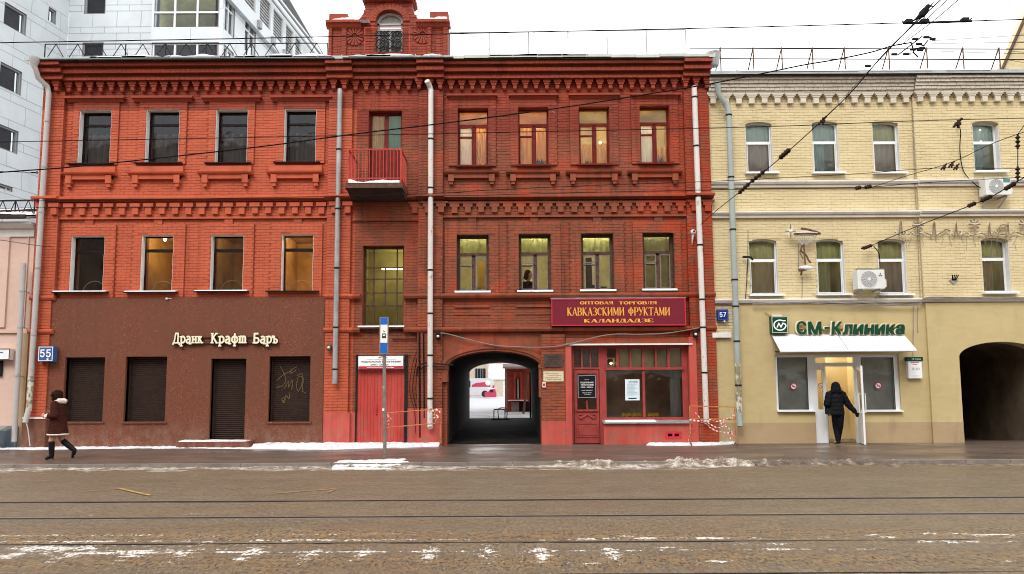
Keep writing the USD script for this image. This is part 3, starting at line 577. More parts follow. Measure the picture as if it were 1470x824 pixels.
# ------------------------------------------------------------ the red brick building
RB = thing('red_brick_building', 'three storey red brick building with a carriage arch, a balcony and brick cornices', 'building', (-4.0, 0.0, ZP))
XL, XR = (xv(60, 150) + xv(47, 420)) / 2, (xv(1015, 150) + xv(1023, 420)) / 2
ZTOP = zl(92, 84, -0.5)
P = [(xv(69, 150), xv(97, 150)), (xv(471, 300), xv(505, 300)), (xv(602, 200), xv(636.5, 200)), (xv(983, 250), XR + 0.02)]
P[0] = ((xv(69, 150) + xv(44, 480)) / 2 - 0.02, (xv(97, 150) + xv(77, 480)) / 2)
LW2 = [rect(114, 159, 160, 236), rect(210, 158, 258, 235), rect(310, 158, 356, 235), rect(408.5, 157, 454, 234)]
LW1 = [rect(102, 339, 150, 420), rect(203, 338, 249, 420), rect(303, 338, 350, 419), rect(404.5, 337, 450, 418.5)]
RW2 = [rect(656.5, 155, 701.5, 238), rect(743.5, 154, 788, 237), rect(830.5, 153, 875.5, 236), rect(918, 151.5, 962, 234.5)]
RW1 = [rect(655.5, 337, 702, 420), rect(744.5, 336, 791, 419), rect(834, 335, 881, 418), rect(922.5, 334, 968, 417)]
zt2 = np.mean([r[3] for r in LW2 + RW2]); zb2 = np.mean([r[2] for r in LW2]); zt1 = np.mean([r[3] for r in LW1]); 
BD = rect(528, 158, 577, 283); SW = rect(519.5, 352, 580, 470)
RD = rect(513, 512, 580.5, 637); CL = [rect(94, 513, 151, 605), rect(181, 512, 240, 605), rect(303, 515, 353.5, 630), rect(387, 511.5, 446, 605)]
CLAD = (xv(79, 430), xv(467, 430), ZP - 0.02, at(270, 427.5)[2])
CLAD = ((xv(79, 430) + xv(66, 620)) / 2, (xv(467.5, 430) + xv(464, 620)) / 2, ZP - 0.02, at(270, 427.5)[2])
SH = rect(820.5, 496, 989, 633); SH = (SH[0], SH[1], ZP, SH[3])
ax0, ax1, asp, acr = xv(642, 600), xv(776.5, 600), at(710, 528)[2], at(711, 505)[2]
def ellipse_open(dx=0.0, dz=0.0, zbot=-0.2):
    xm, a, b_ = (ax0 + ax1) / 2, (ax1 - ax0) / 2 + dx, acr - asp + dz; t = np.linspace(0, np.pi, 40)
    return Polygon([(xm - a, zbot), (xm + a, zbot)] + [(xm + a * math.cos(q), asp + b_ * math.sin(q)) for q in t])
ARCH = ellipse_open()
opens = [sbox(r[0], r[2], r[1], r[3]) for r in LW2 + LW1 + RW2 + RW1 + [BD, SW, RD, SH]] + [sbox(r[0], r[2], r[1], r[3]) for r in CL]
OPEN = unary_union(opens + [ARCH])
WALL = sbox(XL, ZP - 0.1, XR, ZTOP)
pool = []; jb = B()
def layer(region, y, joints=True, brick=True, ph=0.0, paint=.5):
    """a piece of wall whose face stands at y, with its bricks"""
    for q in getattr(region, 'geoms', [region]): part(RB, 'wall_section', B().poly(q, y + 0.008, 0.06 if y < 0 else 0.45), M['red_joint' if brick else 'red'])
    if brick: bricks(region, y, pool, phase=ph, paint=paint)
# heights of the running mouldings
Z_STR1, Z_STR0 = zl(282.5, 281, -.2), zl(288.5, 287, -.15)             # string course between the upper floors
Z_C1T, Z_C1B = zl(290.5, 289.5, -.15), zl(307, 304.5, -.14)             # its corbel table
Z_LIP = zl(315, 312)
Z_L2, Z_L3 = at(560, 424)[2], at(560, 472)[2]
Z_CT, Z_CB = zl(117, 112, -0.2), zl(131.5, 125, -0.2)       # corbels under the cornice
pil = unary_union([sbox(a, ZP - 0.1, b_, Z_CB) for a, b_ in P])
surr2 = [(105, 171, 'L'), (200, 268.5, 'L'), (299.5, 366, 'L'), (398, 467, 'L'), (644, 712, 'R'), (732.5, 799.5, 'R'), (818, 887.5, 'R'), (906, 974, 'R')]
surr1 = [(91, 166, 129), (190, 266, 228), (289, 364.5, 329), (389, 463, 428), (639, 716, 677.5), (729, 805, 767), (818, 896, 857), (908.5, 978, 945)]
S2, S1 = [], []
for i, (a, b_, s) in enumerate(surr2):
    r = (LW2 + RW2)[i]; S2.append(sbox(xv(a, 190), r[2] - 0.02, xv(b_, 190), zl(146, 137)))
for i, (a, b_, kx) in enumerate(surr1):
    r = (LW1 + RW1)[i]; S1.append(sbox(xv(a, 370), Z_L2 if i > 3 else CLAD[3], xv(b_, 370), zl(323, 319)).union(sbox(xv(kx - 6, 318), zl(325, 321), xv(kx + 6, 318), Z_LIP + 0.02)))
bandL = sbox(P[0][1], Z_LIP, P[1][0], Z_STR0); bandR = sbox(P[2][1], Z_LIP, P[3][0], Z_STR0); bandM = sbox(P[1][1], at(555, 318)[2], P[2][0], Z_STR0)
spand = sbox(P[2][1], zl(540, 540), xv(777, 500), at(710, 478)[2])
raised = unary_union(S2 + S1 + [bandL, bandR, bandM]).difference(pil).difference(OPEN)
clad_p = sbox(CLAD[0], CLAD[2], CLAD[1], CLAD[3])
base = WALL.difference(OPEN).difference(clad_p)
part(RB, 'wall', B().poly(WALL.difference(OPEN), 0.008, 0.45), M['red_joint'])
bricks(base.difference(pil).difference(raised).difference(spand.buffer(0.01)), 0.0, pool)
part(RB, 'arch_plaster', B().poly(spand.difference(ellipse_open(0.02, 0.02)).difference(pil), -0.012, 0.008), M['red'])
layer(raised, -0.055, ph=0.07, paint=.75)
layer(pil.difference(OPEN).difference(clad_p), -0.13, ph=0.02, paint=.15)
# set-back brick panels under the right bay's windows
for r, w in ((RW1[0], (653, 703)), (RW1[1], (741, 793))):
    x0, x1 = xv(w[0], 440), xv(w[1], 440); zt = at(680, 439)[2]; zb = at(680, 450)[2]
    part(RB, 'panel_moulding', B().box(x0, x1, -0.05, 0.02, zt - 0.05, zt + 0.01).box(x0, x1, -0.03, 0.02, zb - 0.04, zb), M['red'])
# main cornice: three stepped tiers with brick-end faces; pilasters break forward
tiers = [(Z_CT, zl(112, 105.5, -0.28), -0.27), (zl(111.6, 105, -0.28), zl(106.5, 99.5, -0.3), -0.22), (zl(106.3, 99.3, -0.38), zl(100.8, 94, -0.38), -0.38), (zl(100.6, 93.8, -0.34), zl(95.5, 89.5, -0.34), -0.33), (zl(95.3, 89.3, -0.48), ZTOP + 0.02, -0.48)]
for i, (za, zb, yy) in enumerate(tiers):
    reg = sbox(XL - 0.02, za, XR + 0.03, zb)
    part(RB, 'cornice', B().box(XL - 0.02, XR + 0.03, yy + 0.008, 0.02, za, zb), M['red_joint'])
    bricks(reg, yy, pool, length=0.145 if i in (0, 2, 4) else 0.28, course=max(0.06, (zb - za) / max(1, round((zb - za) / 0.085))), z0=za, deep=0.012, phase=0.03 * i)
    for a, b_ in P:
        part(RB, 'cornice_break', B().box(a - 0.04, b_ + 0.04, yy - 0.10, yy + 0.004, za, zb), M['red_joint'])
        bricks(sbox(a - 0.04, za, b_ + 0.04, zb), yy - 0.108, pool, length=0.145 if i in (0, 2, 4) else 0.28, course=max(0.06, (zb - za) / max(1, round((zb - za) / 0.085))), z0=za, deep=0.012, phase=0.05)
def corbel_up(x, y0, w, zt, zb):
    h = zt - zb; b = B()
    b.box(x - w * .5, x + w * .5, y0 - 0.15, 0.0, zt - h * .30, zt); b.box(x - w * .36, x + w * .36, y0 - 0.13, 0.0, zt - h * .52, zt - h * .30)
    b.box(x - w * .24, x + w * .24, y0 - 0.11, 0.0, zb + 0.03, zt - h * .52); b.box(x - w * .20, x + w * .20, y0 - 0.09, 0.0, zb, zb + 0.03)
    return b
def inpil(x, m=0.0): return any(a - m < x < b_ + m for a, b_ in P)
x = P[0][0] + 0.12
while x < P[3][1] - 0.05:
    part(RB, 'corbel', corbel_up(x, -0.13 if inpil(x, 0.05) else -0.03, 0.225 + rnd.uniform(-.01, .01), Z_CT, Z_CB + rnd.uniform(-.012, .012)), M['red']); x += 0.318
# string course and its corbel table
prof = [(0.02, Z_STR0 + 0.012), (-0.10, Z_STR0 + 0.012), (-0.10, Z_STR0 + 0.055), (-0.27, Z_STR0 + 0.060), (-0.275, Z_STR1), (-0.20, Z_STR1 + 0.035), (0.02, Z_STR1 + 0.07)]
part(RB, 'string_course', B().profile(prof, XL - 0.02, XR + 0.05), M['red'])
for a, b_ in P: part(RB, 'string_course', B().profile([(y - 0.10 if y < 0 else y, z + 0.006) for y, z in prof], a - 0.05, b_ + 0.05), M['red'])
x = P[0][0] + 0.16
while x < P[3][1] - 0.05:
    y0 = -0.13 if inpil(x, 0.02) else -0.055; h = Z_C1T - Z_C1B; zb = Z_C1B + rnd.uniform(-.012, .012)
    if not (BD[0] - 0.5 < x < BD[1] + 0.3):
        b = B()
        if x < P[1][1]: b.box(x - .145, x + .145, y0 - .12, 0.0, Z_C1T - h * .36, Z_C1T); b.box(x - .085, x + .085, y0 - .09, 0.0, zb, Z_C1T - h * .36)
        else: b.box(x - .197, x + .197, y0 - .085, 0.0, Z_C1T - h * .16, Z_C1T); b.box(x - .14, x + .14, y0 - .08, 0.0, Z_C1T - h * .48, Z_C1T - h * .16); b.box(x - .085, x + .085, y0 - .075, 0.0, zb, Z_C1T - h * .48)
        part(RB, 'corbel', b, M['red'])
    x += 0.392
part(RB, 'panel_lip', B().box(P[0][1], P[1][0], -0.085, 0.0, Z_LIP, Z_LIP + 0.05).box(P[2][1], P[3][0], -0.085, 0.0, Z_LIP, Z_LIP + 0.05), M['red'])
# lower ledges
for za, xa, xb in ((Z_L2, P[1][0] - 0.03, XR + 0.04), (Z_L3, P[1][0] - 0.03, XR + 0.04), (Z_L2, P[0][0] - 0.04, P[0][1] + 0.03), (Z_L3, P[0][0] - 0.04, P[0][1] + 0.03)):
    segs = [(xa, xb)]
    if xb - xa > 2: segs = [(xa, SW[0] - 0.02), (SW[1] + 0.02, xb)]
    for a, b_ in segs: part(RB, 'ledge', B().profile([(0.02, za - 0.13), (-0.16, za - 0.10), (-0.20, za - 0.04), (-0.20, za), (-0.13, za + 0.03), (0.02, za + 0.05)], a, b_), M['red'])
# hoods over the upper windows, ledges with consoles below them
for i, (a, b_, s) in enumerate(surr2):
    hx0, hx1 = (xv(a - 8, 142), xv(b_ + 11, 142)) if s == 'L' else (xv(a - 2, 134), xv(b_ + 2, 134))
    zt, zb = (at((a + b_) / 2, 138 - 0.004 * a, -.19)[2], at((a + b_) / 2, 146.5 - 0.004 * a, -.1)[2]) if s == 'L' else (at((a + b_) / 2, 134.5 - 0.004 * (a - 640), -.19)[2], at((a + b_) / 2, 141.5 - 0.004 * (a - 640), -.1)[2])
    b = B(); b.profile([(0.0, zb), (-0.07, zb), (-0.13, zb + (zt - zb) * .45), (-0.17, zb + (zt - zb) * .6), (-0.17, zt), (0.0, zt + 0.02)], hx0 + 0.05, hx1 - 0.05)
    b.box(hx0, hx1, -0.19, 0.0, zt - (zt - zb) * .42, zt + 0.004); part(RB, 'hood_moulding', b, M['red'])
    r = (LW2 + RW2)[i]; cxp = (a + b_) / 2
    off = -0.006 * (a - 105) if s == 'L' else -0.004 * (a - 640)
    b = B(); X0, X1 = (xv(a - 11, 250), xv(b_ - 4, 250)) if s == 'L' else (xv(a - 4, 247), xv(b_ + 2, 247))
    if s == 'L':
        z1_, z2_, z3_, z4_, z5_ = [at(cxp, q + off, -.14)[2] for q in (238.5, 247.5, 251.5, 257, 268)]
        b.box(X0, X1, -0.10, 0.0, z2_, z1_)
    else: z2_, z3_, z4_, z5_ = [at(cxp, q + off, -.14)[2] for q in (245.5, 250, 255, 264)]
    b.profile([(0.0, z3_), (-0.11, z3_), (-0.19, z3_ + (z2_ - z3_) * .5), (-0.21, z2_), (0, z2_ + 0.03)], X0 - 0.04, X1 + 0.04)
    b.box(X0 + 0.08, X1 - 0.08, -0.12, 0.0, z4_, z3_); w = 0.17
    for q in (X0 + 0.08, X1 - 0.08 - w):
        b.box(q, q + w, -0.15, 0.0, z4_ - (z4_ - z5_) * .55, z3_); b.box(q + .03, q + w - .03, -0.12, 0.0, z5_, z4_ - (z4_ - z5_) * .55)
    part(RB, 'window_apron', b, M['red'])
# windows of the left bays
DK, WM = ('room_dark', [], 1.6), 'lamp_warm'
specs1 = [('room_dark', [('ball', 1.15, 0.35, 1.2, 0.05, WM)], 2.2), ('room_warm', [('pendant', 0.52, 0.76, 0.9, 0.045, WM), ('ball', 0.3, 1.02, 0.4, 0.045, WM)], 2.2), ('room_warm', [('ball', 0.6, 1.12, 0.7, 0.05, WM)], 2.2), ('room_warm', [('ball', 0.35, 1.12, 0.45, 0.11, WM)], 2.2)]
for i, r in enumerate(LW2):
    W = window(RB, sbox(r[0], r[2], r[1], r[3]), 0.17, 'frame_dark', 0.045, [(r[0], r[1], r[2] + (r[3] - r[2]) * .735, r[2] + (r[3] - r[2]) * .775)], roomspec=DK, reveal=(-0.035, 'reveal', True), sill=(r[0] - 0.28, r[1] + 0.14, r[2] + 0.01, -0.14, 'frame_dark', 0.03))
    curtain(W, r[0] + 0.06, r[1] - 0.25 + 0.05 * i, r[2] + 0.05, r[2] + 0.62 * (r[3] - r[2]), 0.40, M['cur_brown'], waves=3, amp=0.06)
for i, r in enumerate(LW1):
    W = window(RB, sbox(r[0], r[2], r[1], r[3]), 0.17, 'frame_dark', 0.045, [(r[0], r[1], r[2] + (r[3] - r[2]) * .72, r[2] + (r[3] - r[2]) * .775)], roomspec=specs1[i], reveal=(-0.035, 'reveal', True), sill=(r[0] - 0.40, r[1] + 0.20, r[2] + 0.0, -0.22, 'frame_dark', 0.03))
    if i < 3: part(W, 'snow_on_sill', B().profile([(-0.215, r[2] + 0.004), (0.0, r[2] + 0.034), (0.0, r[2] + 0.06), (-0.20, r[2] + 0.035)], r[0] - 0.38, r[1] + 0.18), M['snow'])
    cx_, cz_, R_ = (r[0] + r[1]) / 2 + 0.02, r[2] + 0.05, 0.34      # a round hoop stands on the inner sill
    part(W, 'hoop', B().tube([(cx_ + R_ * math.cos(t), 0.40, cz_ + R_ * math.sin(t)) for t in np.linspace(0, math.pi, 20)], 0.012, 6), M['brass'] if 'brass' in M else M['plaque_cream'])
# windows of the right bay, upper row: red frames with a vent sash
def sash_bars(r, tf, tb, mull, vent):
    x0, x1, z0, z1 = r; h = z1 - z0; w = x1 - x0; xm = x0 + w * .52
    out = [(x0, x1, z0 + h * (tf - tb / 2), z0 + h * (tf + tb / 2)), (xm - mull / 2, xm + mull / 2, z0, z0 + h * tf)]
    if vent: out.append((x0, xm, z0 + h * (tf - vent) - 0.022, z0 + h * (tf - vent) + 0.022))
    return out
specR2 = [('room_warm', [('ceiling', .01, .11, 'lamp_soft')], 1.8), ('room_warm', [('ceiling', .01, .11, 'lamp_soft')], 1.8), ('room_olive', [('ball', 0.86, 0.62, 0.9, 0.03, WM), ('ceiling', .01, .11, 'lamp_soft')], 1.8), ('room_olive', [('ceiling', .01, .11, 'lamp_soft')], 1.8)]
for i, r in enumerate(RW2):
    bars = sash_bars(r, 0.72, 0.055, 0.085, 0.19)
    W = window(RB, sbox(r[0], r[2], r[1], r[3]), 0.20, 'frame_red', 0.055, bars, 0.08, roomspec=specR2[i], reveal=(-0.050, 'red', True), sill=(r[0] - 0.05, r[1] + 0.07, r[2] + 0.0, -0.12, 'frame_red', 0.05))
    h = r[3] - r[2]; w = r[1] - r[0]; xm = r[0] + w * .52; zt = r[2] + h * .72
    part(W, 'inner_sash', B().poly(frame_poly(r[0] + 0.05, xm - 0.04, r[2] + 0.05, zt - 0.03, 0.028), 0.185, 0.202).poly(frame_poly(xm + 0.04, r[1] - 0.05, r[2] + 0.05, zt - 0.03, 0.028), 0.185, 0.202), M['frame_red'])
    if i == 0: curtain(W, r[0], xm, r[2], zt, 0.275, M['reflection_white'], 'white_reflection_sheet', 1, 0.004); curtain(W, xm, r[1], r[2], zt, 0.36, M['cur_orange'])  # left sash: white sheet close behind the glass paints in a bright reflection
    if i == 1: curtain(W, r[0], r[1], r[2], zt + 0.1, 0.42, M['cur_orange'], waves=7)
    if i == 2: curtain(W, r[0], r[1], r[2] - 0.1, r[2] + h * .42, 0.40, M['cur_orange'], 'low_curtain', 6)
    if i == 3: curtain(W, r[0], xm, r[2], zt, 0.275, M['reflection_white'], 'white_reflection_sheet', 1, 0.004); curtain(W, xm, r[1], r[2], r[2] + h * .34, 0.40, M['cur_orange'], 'low_curtain', 3)  # again a white sheet in place of a reflection in the left sash
    if i > 0:                                # house plants on the inner sill
        b = B(); pxs = [0.72, 0.30, 0.72][i - 1]
        for q in range(46):
            a0 = rnd.uniform(0, 6.28); ln = rnd.uniform(.08, .34 if i != 2 else .2); e = rnd.uniform(.4, 1.4)
            c0 = np.array([r[0] + w * pxs, 0.40, r[2] + 0.08]); c1 = c0 + np.array([math.cos(a0) * math.cos(e) * ln, 0.3 * math.sin(a0) * ln, math.sin(e) * ln])
            sd_ = np.array([0.02, 0.01, 0.012]); b.raw([c0, (c0 + c1) / 2 + sd_, c1, (c0 + c1) / 2 - sd_], [[0, 1, 2], [0, 2, 3]])
        part(W, 'house_plant', b, M['leaf'])
GT = [('ceiling', .01, .12, 'lamp_tube')]
specR1 = [('room_green', GT, 2.0), ('room_green', GT, 2.0), ('room_green', [('ceiling', .01, .14, 'lamp_tube')], 2.0), ('room_olive', [('ceiling', .01, .04, 'lamp_tube')], 2.0)]
for i, r in enumerate(RW1):
    bars = sash_bars(r, 0.665, 0.07, 0.11, 0.19)
    W = window(RB, sbox(r[0], r[2], r[1], r[3]), 0.20, 'frame_brown', 0.085, bars, 0.08, roomspec=specR1[i], reveal=(-0.050, 'frame_brown', True), sill=(r[0] - 0.05, r[1] + 0.05, r[2] + 0.0, -0.12, 'frame_brown', 0.04))
    part(W, 'snow_on_sill', B().profile([(-0.125, r[2] - 0.01), (0.1, r[2] + 0.02), (0.1, r[2] + 0.06), (-0.10, r[2] + 0.045)], r[0] - 0.05, r[1] + 0.05), M['snow'])
    h = r[3] - r[2]; w = r[1] - r[0]; xm = r[0] + w * .52; zt = r[2] + h * .665
    b = B().poly(frame_poly(r[0] + 0.09, xm - 0.055, zt - 0.28, zt - 0.045, 0.03), 0.185, 0.202).poly(frame_poly(r[0] + 0.09, xm - 0.055, r[2] + 0.085, zt - 0.30, 0.03), 0.185, 0.202).poly(frame_poly(xm + 0.055, r[1] - 0.085, r[2] + 0.085, zt - 0.04, 0.03), 0.185, 0.202)
    part(W, 'inner_sash', b, M['wood_grey'])
    if i < 3: curtain(W, r[0], r[1], zt, r[3] + 0.05, 0.52, M['cur_green'], 'lime_blind', 3, 0.02)
    else: curtain(W, r[0], r[1], zt, r[3], 0.52, M['cur_olive'], 'olive_blind', 3, 0.02)
    if i == 0: curtain(W, xm + 0.1, r[1] - .05, r[2] - .05, zt - 0.1, 0.75, M['cur_orange'], 'orange_cupboard', 1, 0.0); part(W, 'desk_clutter', B().box(xm + .02, xm + .2, .5, .7, r[2] - .1, r[2] + .22).box(r[0] + .1, r[0] + .25, .5, .7, r[2] - .1, r[2] + .18), M['cur_teal'])
    if i == 2: part(W, 'desk_clutter', B().box(r[0] + .2, r[0] + .38, .6, .7, r[2] + .1, zt - .05), M['frame_brown']); part(W, 'plant_box', B().box(r[0] + .22, r[0] + .5, .48, .58, r[2] - .1, r[2] + .25).box(xm + .12, xm + .3, .48, .58, r[2] - .1, r[2] + .2), M['leaf'])
# stair window with a grid of bars
r = SW; w, h = r[1] - r[0], r[3] - r[2]; fx = lambda q: r[0] + w * q; fz = lambda q: r[2] + h * q; t_ = 0.018
bars = [(fx(.24) - t_, fx(.24) + t_, r[2], r[3]), (fx(.80) - t_, fx(.80) + t_, r[2], r[3])] + [(r[0], r[1], fz(q) - t_, fz(q) + t_) for q in (.74, .60, .43, .27)] + [(fx(.52) - t_, fx(.52) + t_, fz(.27), fz(.74))]
W = window(RB, sbox(r[0], r[2], r[1], r[3]), 0.26, 'frame_brown', 0.075, bars, 0.06, roomspec=('room_olive', [('tube', 0.2, 1.05, 0.825, 1.5, 0.045, 'lamp_yellow'), ('tube', 0.2, 0.9, 1.05, .8, 0.03, 'lamp_yellow')], 2.2), reveal=(-0.0, 'red', True), sill=(r[0] - 0.08, r[1] + 0.03, r[2] + 0.0, -0.16, 'frame_brown', 0.04), name='stair_window')
part(W, 'snow_on_sill', B().profile([(-0.16, r[2] - 0.015), (0.1, r[2] + 0.02), (0.1, r[2] + 0.06), (-0.13, r[2] + 0.045)], r[0] - 0.08, r[1] + 0.03), M['snow'])
# balcony: door, slab, railing
r = BD; xm = (r[0] + r[1]) / 2; zp_ = at(552, 213)[2]
W = window(RB, sbox(r[0], r[2], r[1], r[3]), 0.22, 'frame_red', 0.075, [(xm - 0.06, xm + 0.06, r[2], r[3])], 0.08, roomspec=('room_warm', [('ceiling', .01, .03, 'lamp_soft')], 1.8), reveal=(-0.0, 'red', True), name='balcony_door')
curtain(W, r[0], xm, r[2], r[3], 0.33, M['cur_yellow'], waves=4); curtain(W, xm, r[1], r[2], r[3], 0.34, M['cur_teal'], 'teal_blind', 2, 0.01)
for a, b_ in ((r[0] + .07, xm - .055), (xm + .055, r[1] - .07)): part(W, 'door_panel', B().box(a, b_, 0.20, 0.245, r[2], zp_), M['frame_red'])
YB = -1.1; bx0, bx1 = xv(500, 240, YB), xv(575.5, 240, YB); bzt, bzr = at(540, 263, YB)[2], at(540, 214.5, YB)[2]
BAL = sub(RB, 'balcony')
slab = [(0.0, bzt - 0.30), (-0.35, bzt - 0.30), (-0.8, bzt - 0.22), (YB, bzt - 0.13), (YB - 0.05, bzt - 0.12), (YB - 0.05, bzt), (0.0, bzt)]
part(BAL, 'slab', B().profile(slab, bx0 - 0.05, bx1 + 0.05), M['soffit'])
part(BAL, 'slab_fascia', B().box(bx0 - 0.07, bx1 + 0.07, YB - 0.065, YB - 0.048, bzt - 0.15, bzt - 0.015).box(bx1 + 0.052, bx1 + 0.066, YB - 0.05, 0.0, bzt - 0.17, bzt - 0.02).box(bx0 - 0.066, bx0 - 0.052, YB - 0.05, 0.0, bzt - 0.17, bzt - 0.02), M['frame_brown'])
sm = heap(bx0 - 0.02, bx1 + 0.04, YB - 0.09, 0, lambda X, Y: bzt + 0.00 + 0.15 * fb(X, Y, 3.0, 4, 61), 0.04, bzt - .03); part(BAL, 'snow_on_slab', sm, M['snow'], True)
b = B(); b.tube([(bx0, 0, bzr), (bx0, YB, bzr), (bx1, YB, bzr), (bx1, 0, bzr)], 0.02, 6)
part(BAL, 'handrail', B().box(bx0 - .02, bx1 + .02, YB - .02, YB + .02, bzr - .018, bzr + .018).box(bx0 - .02, bx0 + .02, YB, 0, bzr - .018, bzr + .018).box(bx1 - .02, bx1 + .02, YB, 0, bzr - .018, bzr + .018), M['rail_red'])
part(BAL, 'bottom_rail', B().box(bx0 - .02, bx1 + .02, YB - .015, YB + .015, bzt + .13, bzt + .155).box(bx0 - .015, bx0 + .015, YB, 0, bzt + .13, bzt + .155).box(bx1 - .015, bx1 + .015, YB, 0, bzt + .13, bzt + .155), M['rail_red'])
nb = 15
for i in range(nb + 1):
    q = bx0 + (bx1 - bx0) * i / nb; wd = 0.018 if i in (0, nb) else 0.009
    part(BAL, 'baluster', B().box(q - wd, q + wd, YB - wd, YB + wd, bzt, bzr), M['rail_red'])
for i in range(1, 9):
    for q in (bx0, bx1): part(BAL, 'baluster', B().box(q - .009, q + .009, YB + 0.125 * i - .009, YB + 0.125 * i + .009, bzt, bzr), M['rail_red'])
# brown granite cladding of the bar with its shutters
co = unary_union([sbox(r[0], r[2], r[1], r[3]) for r in CL])
part(RB, 'granite_cladding', B().poly(clad_p.difference(co), -0.085, 0.004), M['granite'])
part(RB, 'granite_reveal', B().poly(unary_union([sbox(r[0] - .02, r[2] - .02, r[1] + .02, r[3] + .02).difference(sbox(r[0], r[2], r[1], r[3])) for r in CL]), 0.0105, 0.22), M['granite'])
for i, r in enumerate(CL):
    sname = sub(RB, 'roller_shutter', 'brown roller shutter with a pale scrawled tag' if i == 3 else 'brown roller shutter over the bar door' if i == 2 else None); z = r[2]; k = 0
    while z < r[3]:
        zz = min(z + 0.058, r[3]); part(sname, 'slat', B().profile([(0.20, z + .003), (0.172, z + .012), (0.172, zz - .014), (0.20, zz - .003)], r[0] - .01, r[1] + .01), M['shutter']); z += 0.058
    part(sname, 'guide_rail', B().box(r[0], r[0] + .04, 0.14, 0.21, r[2], r[3]), M['shutter']); part(sname, 'guide_rail', B().box(r[1] - .04, r[1], 0.14, 0.21, r[2], r[3]), M['shutter'])
    if i != 2: part(RB, 'granite_sill', B().box(r[0] - 0.04, r[1] + 0.06, -0.13, 0.16, r[2] - 0.05, r[2] - 0.002), M['granite'])
    if i == 3:
        def scr(pts): return smooth_path([(*[r[0] + (r[1] - r[0]) * a], 0.162, r[2] + (r[3] - r[2]) * c) for a, c in pts], 5)
        b = B()
        for s in ([(.12, .62), (.3, .72), (.5, .78)], [(.2, .86), (.35, .66), (.28, .55), (.12, .52)], [(.32, .5), (.42, .62), (.42, .52), (.52, .64), (.50, .48)], [(.62, .84), (.5, .80), (.45, .74), (.55, .76), (.6, .8)], [(.62, .70), (.75, .72), (.74, .55), (.66, .46), (.62, .55), (.66, .68), (.78, .66), (.76, .48), (.86, .42)], [(.30, .30), (.34, .36), (.26, .34), (.33, .28), (.36, .40), (.44, .34), (.44, .44)]): b.tube(scr([(a, c) for a, c in s]), 0.009, 5)
        part(sname, 'spray_tag', b, M['scrawl'])
# step in front of the bar door
b = B().box(xv(266, 634), xv(366, 634), -0.62, -0.09, ZP - .02, ZP + 0.17); part(RB, 'door_step', b, M['granite'])
part(RB, 'snow_on_step', heap(xv(267, 634), xv(365, 634), -0.63, -0.12, lambda X, Y: ZP + 0.17 + 0.05 * fb(X, Y, 3, 4, 71), 0.04, ZP + .16), M['snow'], True)
part(RB, 'pilaster_base', B().box(P[0][0] - .02, P[0][1] - .0, -0.20, -0.1, ZP - .02, at(60, 601)[2]), M['granite']); part(RB, 'snow_on_base', B().box(P[0][0] - .02, P[0][1] - .01, -0.21, -0.1, at(60, 601)[2], at(60, 598.5)[2]), M['snow'])
# red plank door with dark jambs
r = RD; DR = sub(RB, 'plank_door'); n = 14
for i in range(n):
    a = r[0] + (r[1] - r[0]) * i / n; part(DR, 'plank', B().box(a + .003, a + (r[1] - r[0]) / n - .003, 0.0 - rnd.uniform(0, .006), 0.04, ZP - .02, at(547, 531)[2]), M['doorred'])
part(DR, 'door_backing', B().box(r[0], r[1], 0.02, 0.08, ZP, r[3]), M['shopred']); part(DR, 'jamb', B().box(r[0] - .05, r[0] - .002, -.05, .05, ZP, at(547, 509)[2]), M['iron']); part(DR, 'jamb', B().box(r[1] + .002, r[1] + .085, -.06, .05, ZP, at(547, 509)[2]), M['iron'])
xh = (r[0] + r[1]) / 2 - .12; zh = at(540, 588)[2]; part(DR, 'handle', B().tube(smooth_path([(xh, -.0, zh + .16), (xh, -.05, zh + .1), (xh, -.05, zh - .1), (xh, -.0, zh - .16)]), 0.014, 6).box(xh - .03, xh + .03, -.012, 0, zh - .05, zh + .06), M['print_red'])
# plaster plinths in pinkish red
for a, b_, pt in ((466, 503, 592), (503, 513, 592), (582, 641, 586), (777, 812, 604)):
    yy = -0.145 if a in (466,) else (-0.145 if a == 777 else -0.02); x0_, x1_ = xv(a, 610), xv(b_, 610)
    if a == 582: part(RB, 'plaster_plinth', B().box(x0_ + .03, P[2][0], -0.02, .005, ZP, at(600, pt)[2]), M['pinkred']); x0_, x1_, yy = P[2][0] - .01, P[2][1] + .005, -.148
    if a == 777: part(RB, 'pier', B().box(x0_, x1_, -0.128, .004, ZP, at(790, 480)[2]), M['red_joint']); bricks(sbox(x0_, at(790, pt)[2], x1_, at(790, 480)[2]), -0.138, pool)
    part(RB, 'plaster_plinth', B().box(x0_, x1_, yy, .003, ZP - .02, at((a + b_) / 2, pt)[2]), M['pinkred'])
# carriage arch: archivolt, imposts, tunnel
outer = ellipse_open(0.20, 0.22, asp); inn = ellipse_open(0.09, 0.09, asp)
part(RB, 'archivolt', B().poly(outer.difference(inn), -0.09, 0.0).poly(ellipse_open(0.13, 0.13, asp).difference(ellipse_open(0.02, 0.02, asp)), -0.055, 0.0), M['red'])
part(RB, 'impost', B().box(ax0 - 0.30, ax0 + .03, -0.16, 0.3, asp - .02, asp + .07).box(ax0 - 0.14, ax0 + 0.02, -0.12, 0.3, asp - .40, asp - .02), M['red'])
part(RB, 'impost', B().box(ax1 - 0.06, ax1 + .02, -0.17, 0.3, asp - .02, asp + .09).box(ax1 - 0.05, ax1 + 0.01, -0.14, 0.3, asp - .85, asp - .02), M['red'])
TUN = 11.2
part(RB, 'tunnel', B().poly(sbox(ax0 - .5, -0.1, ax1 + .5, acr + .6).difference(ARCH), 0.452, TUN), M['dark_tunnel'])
part(RB, 'rear_wall', B().poly(sbox(XL, 0, XR, ZTOP).difference(ARCH), TUN + .002, TUN + .4), M['red'])
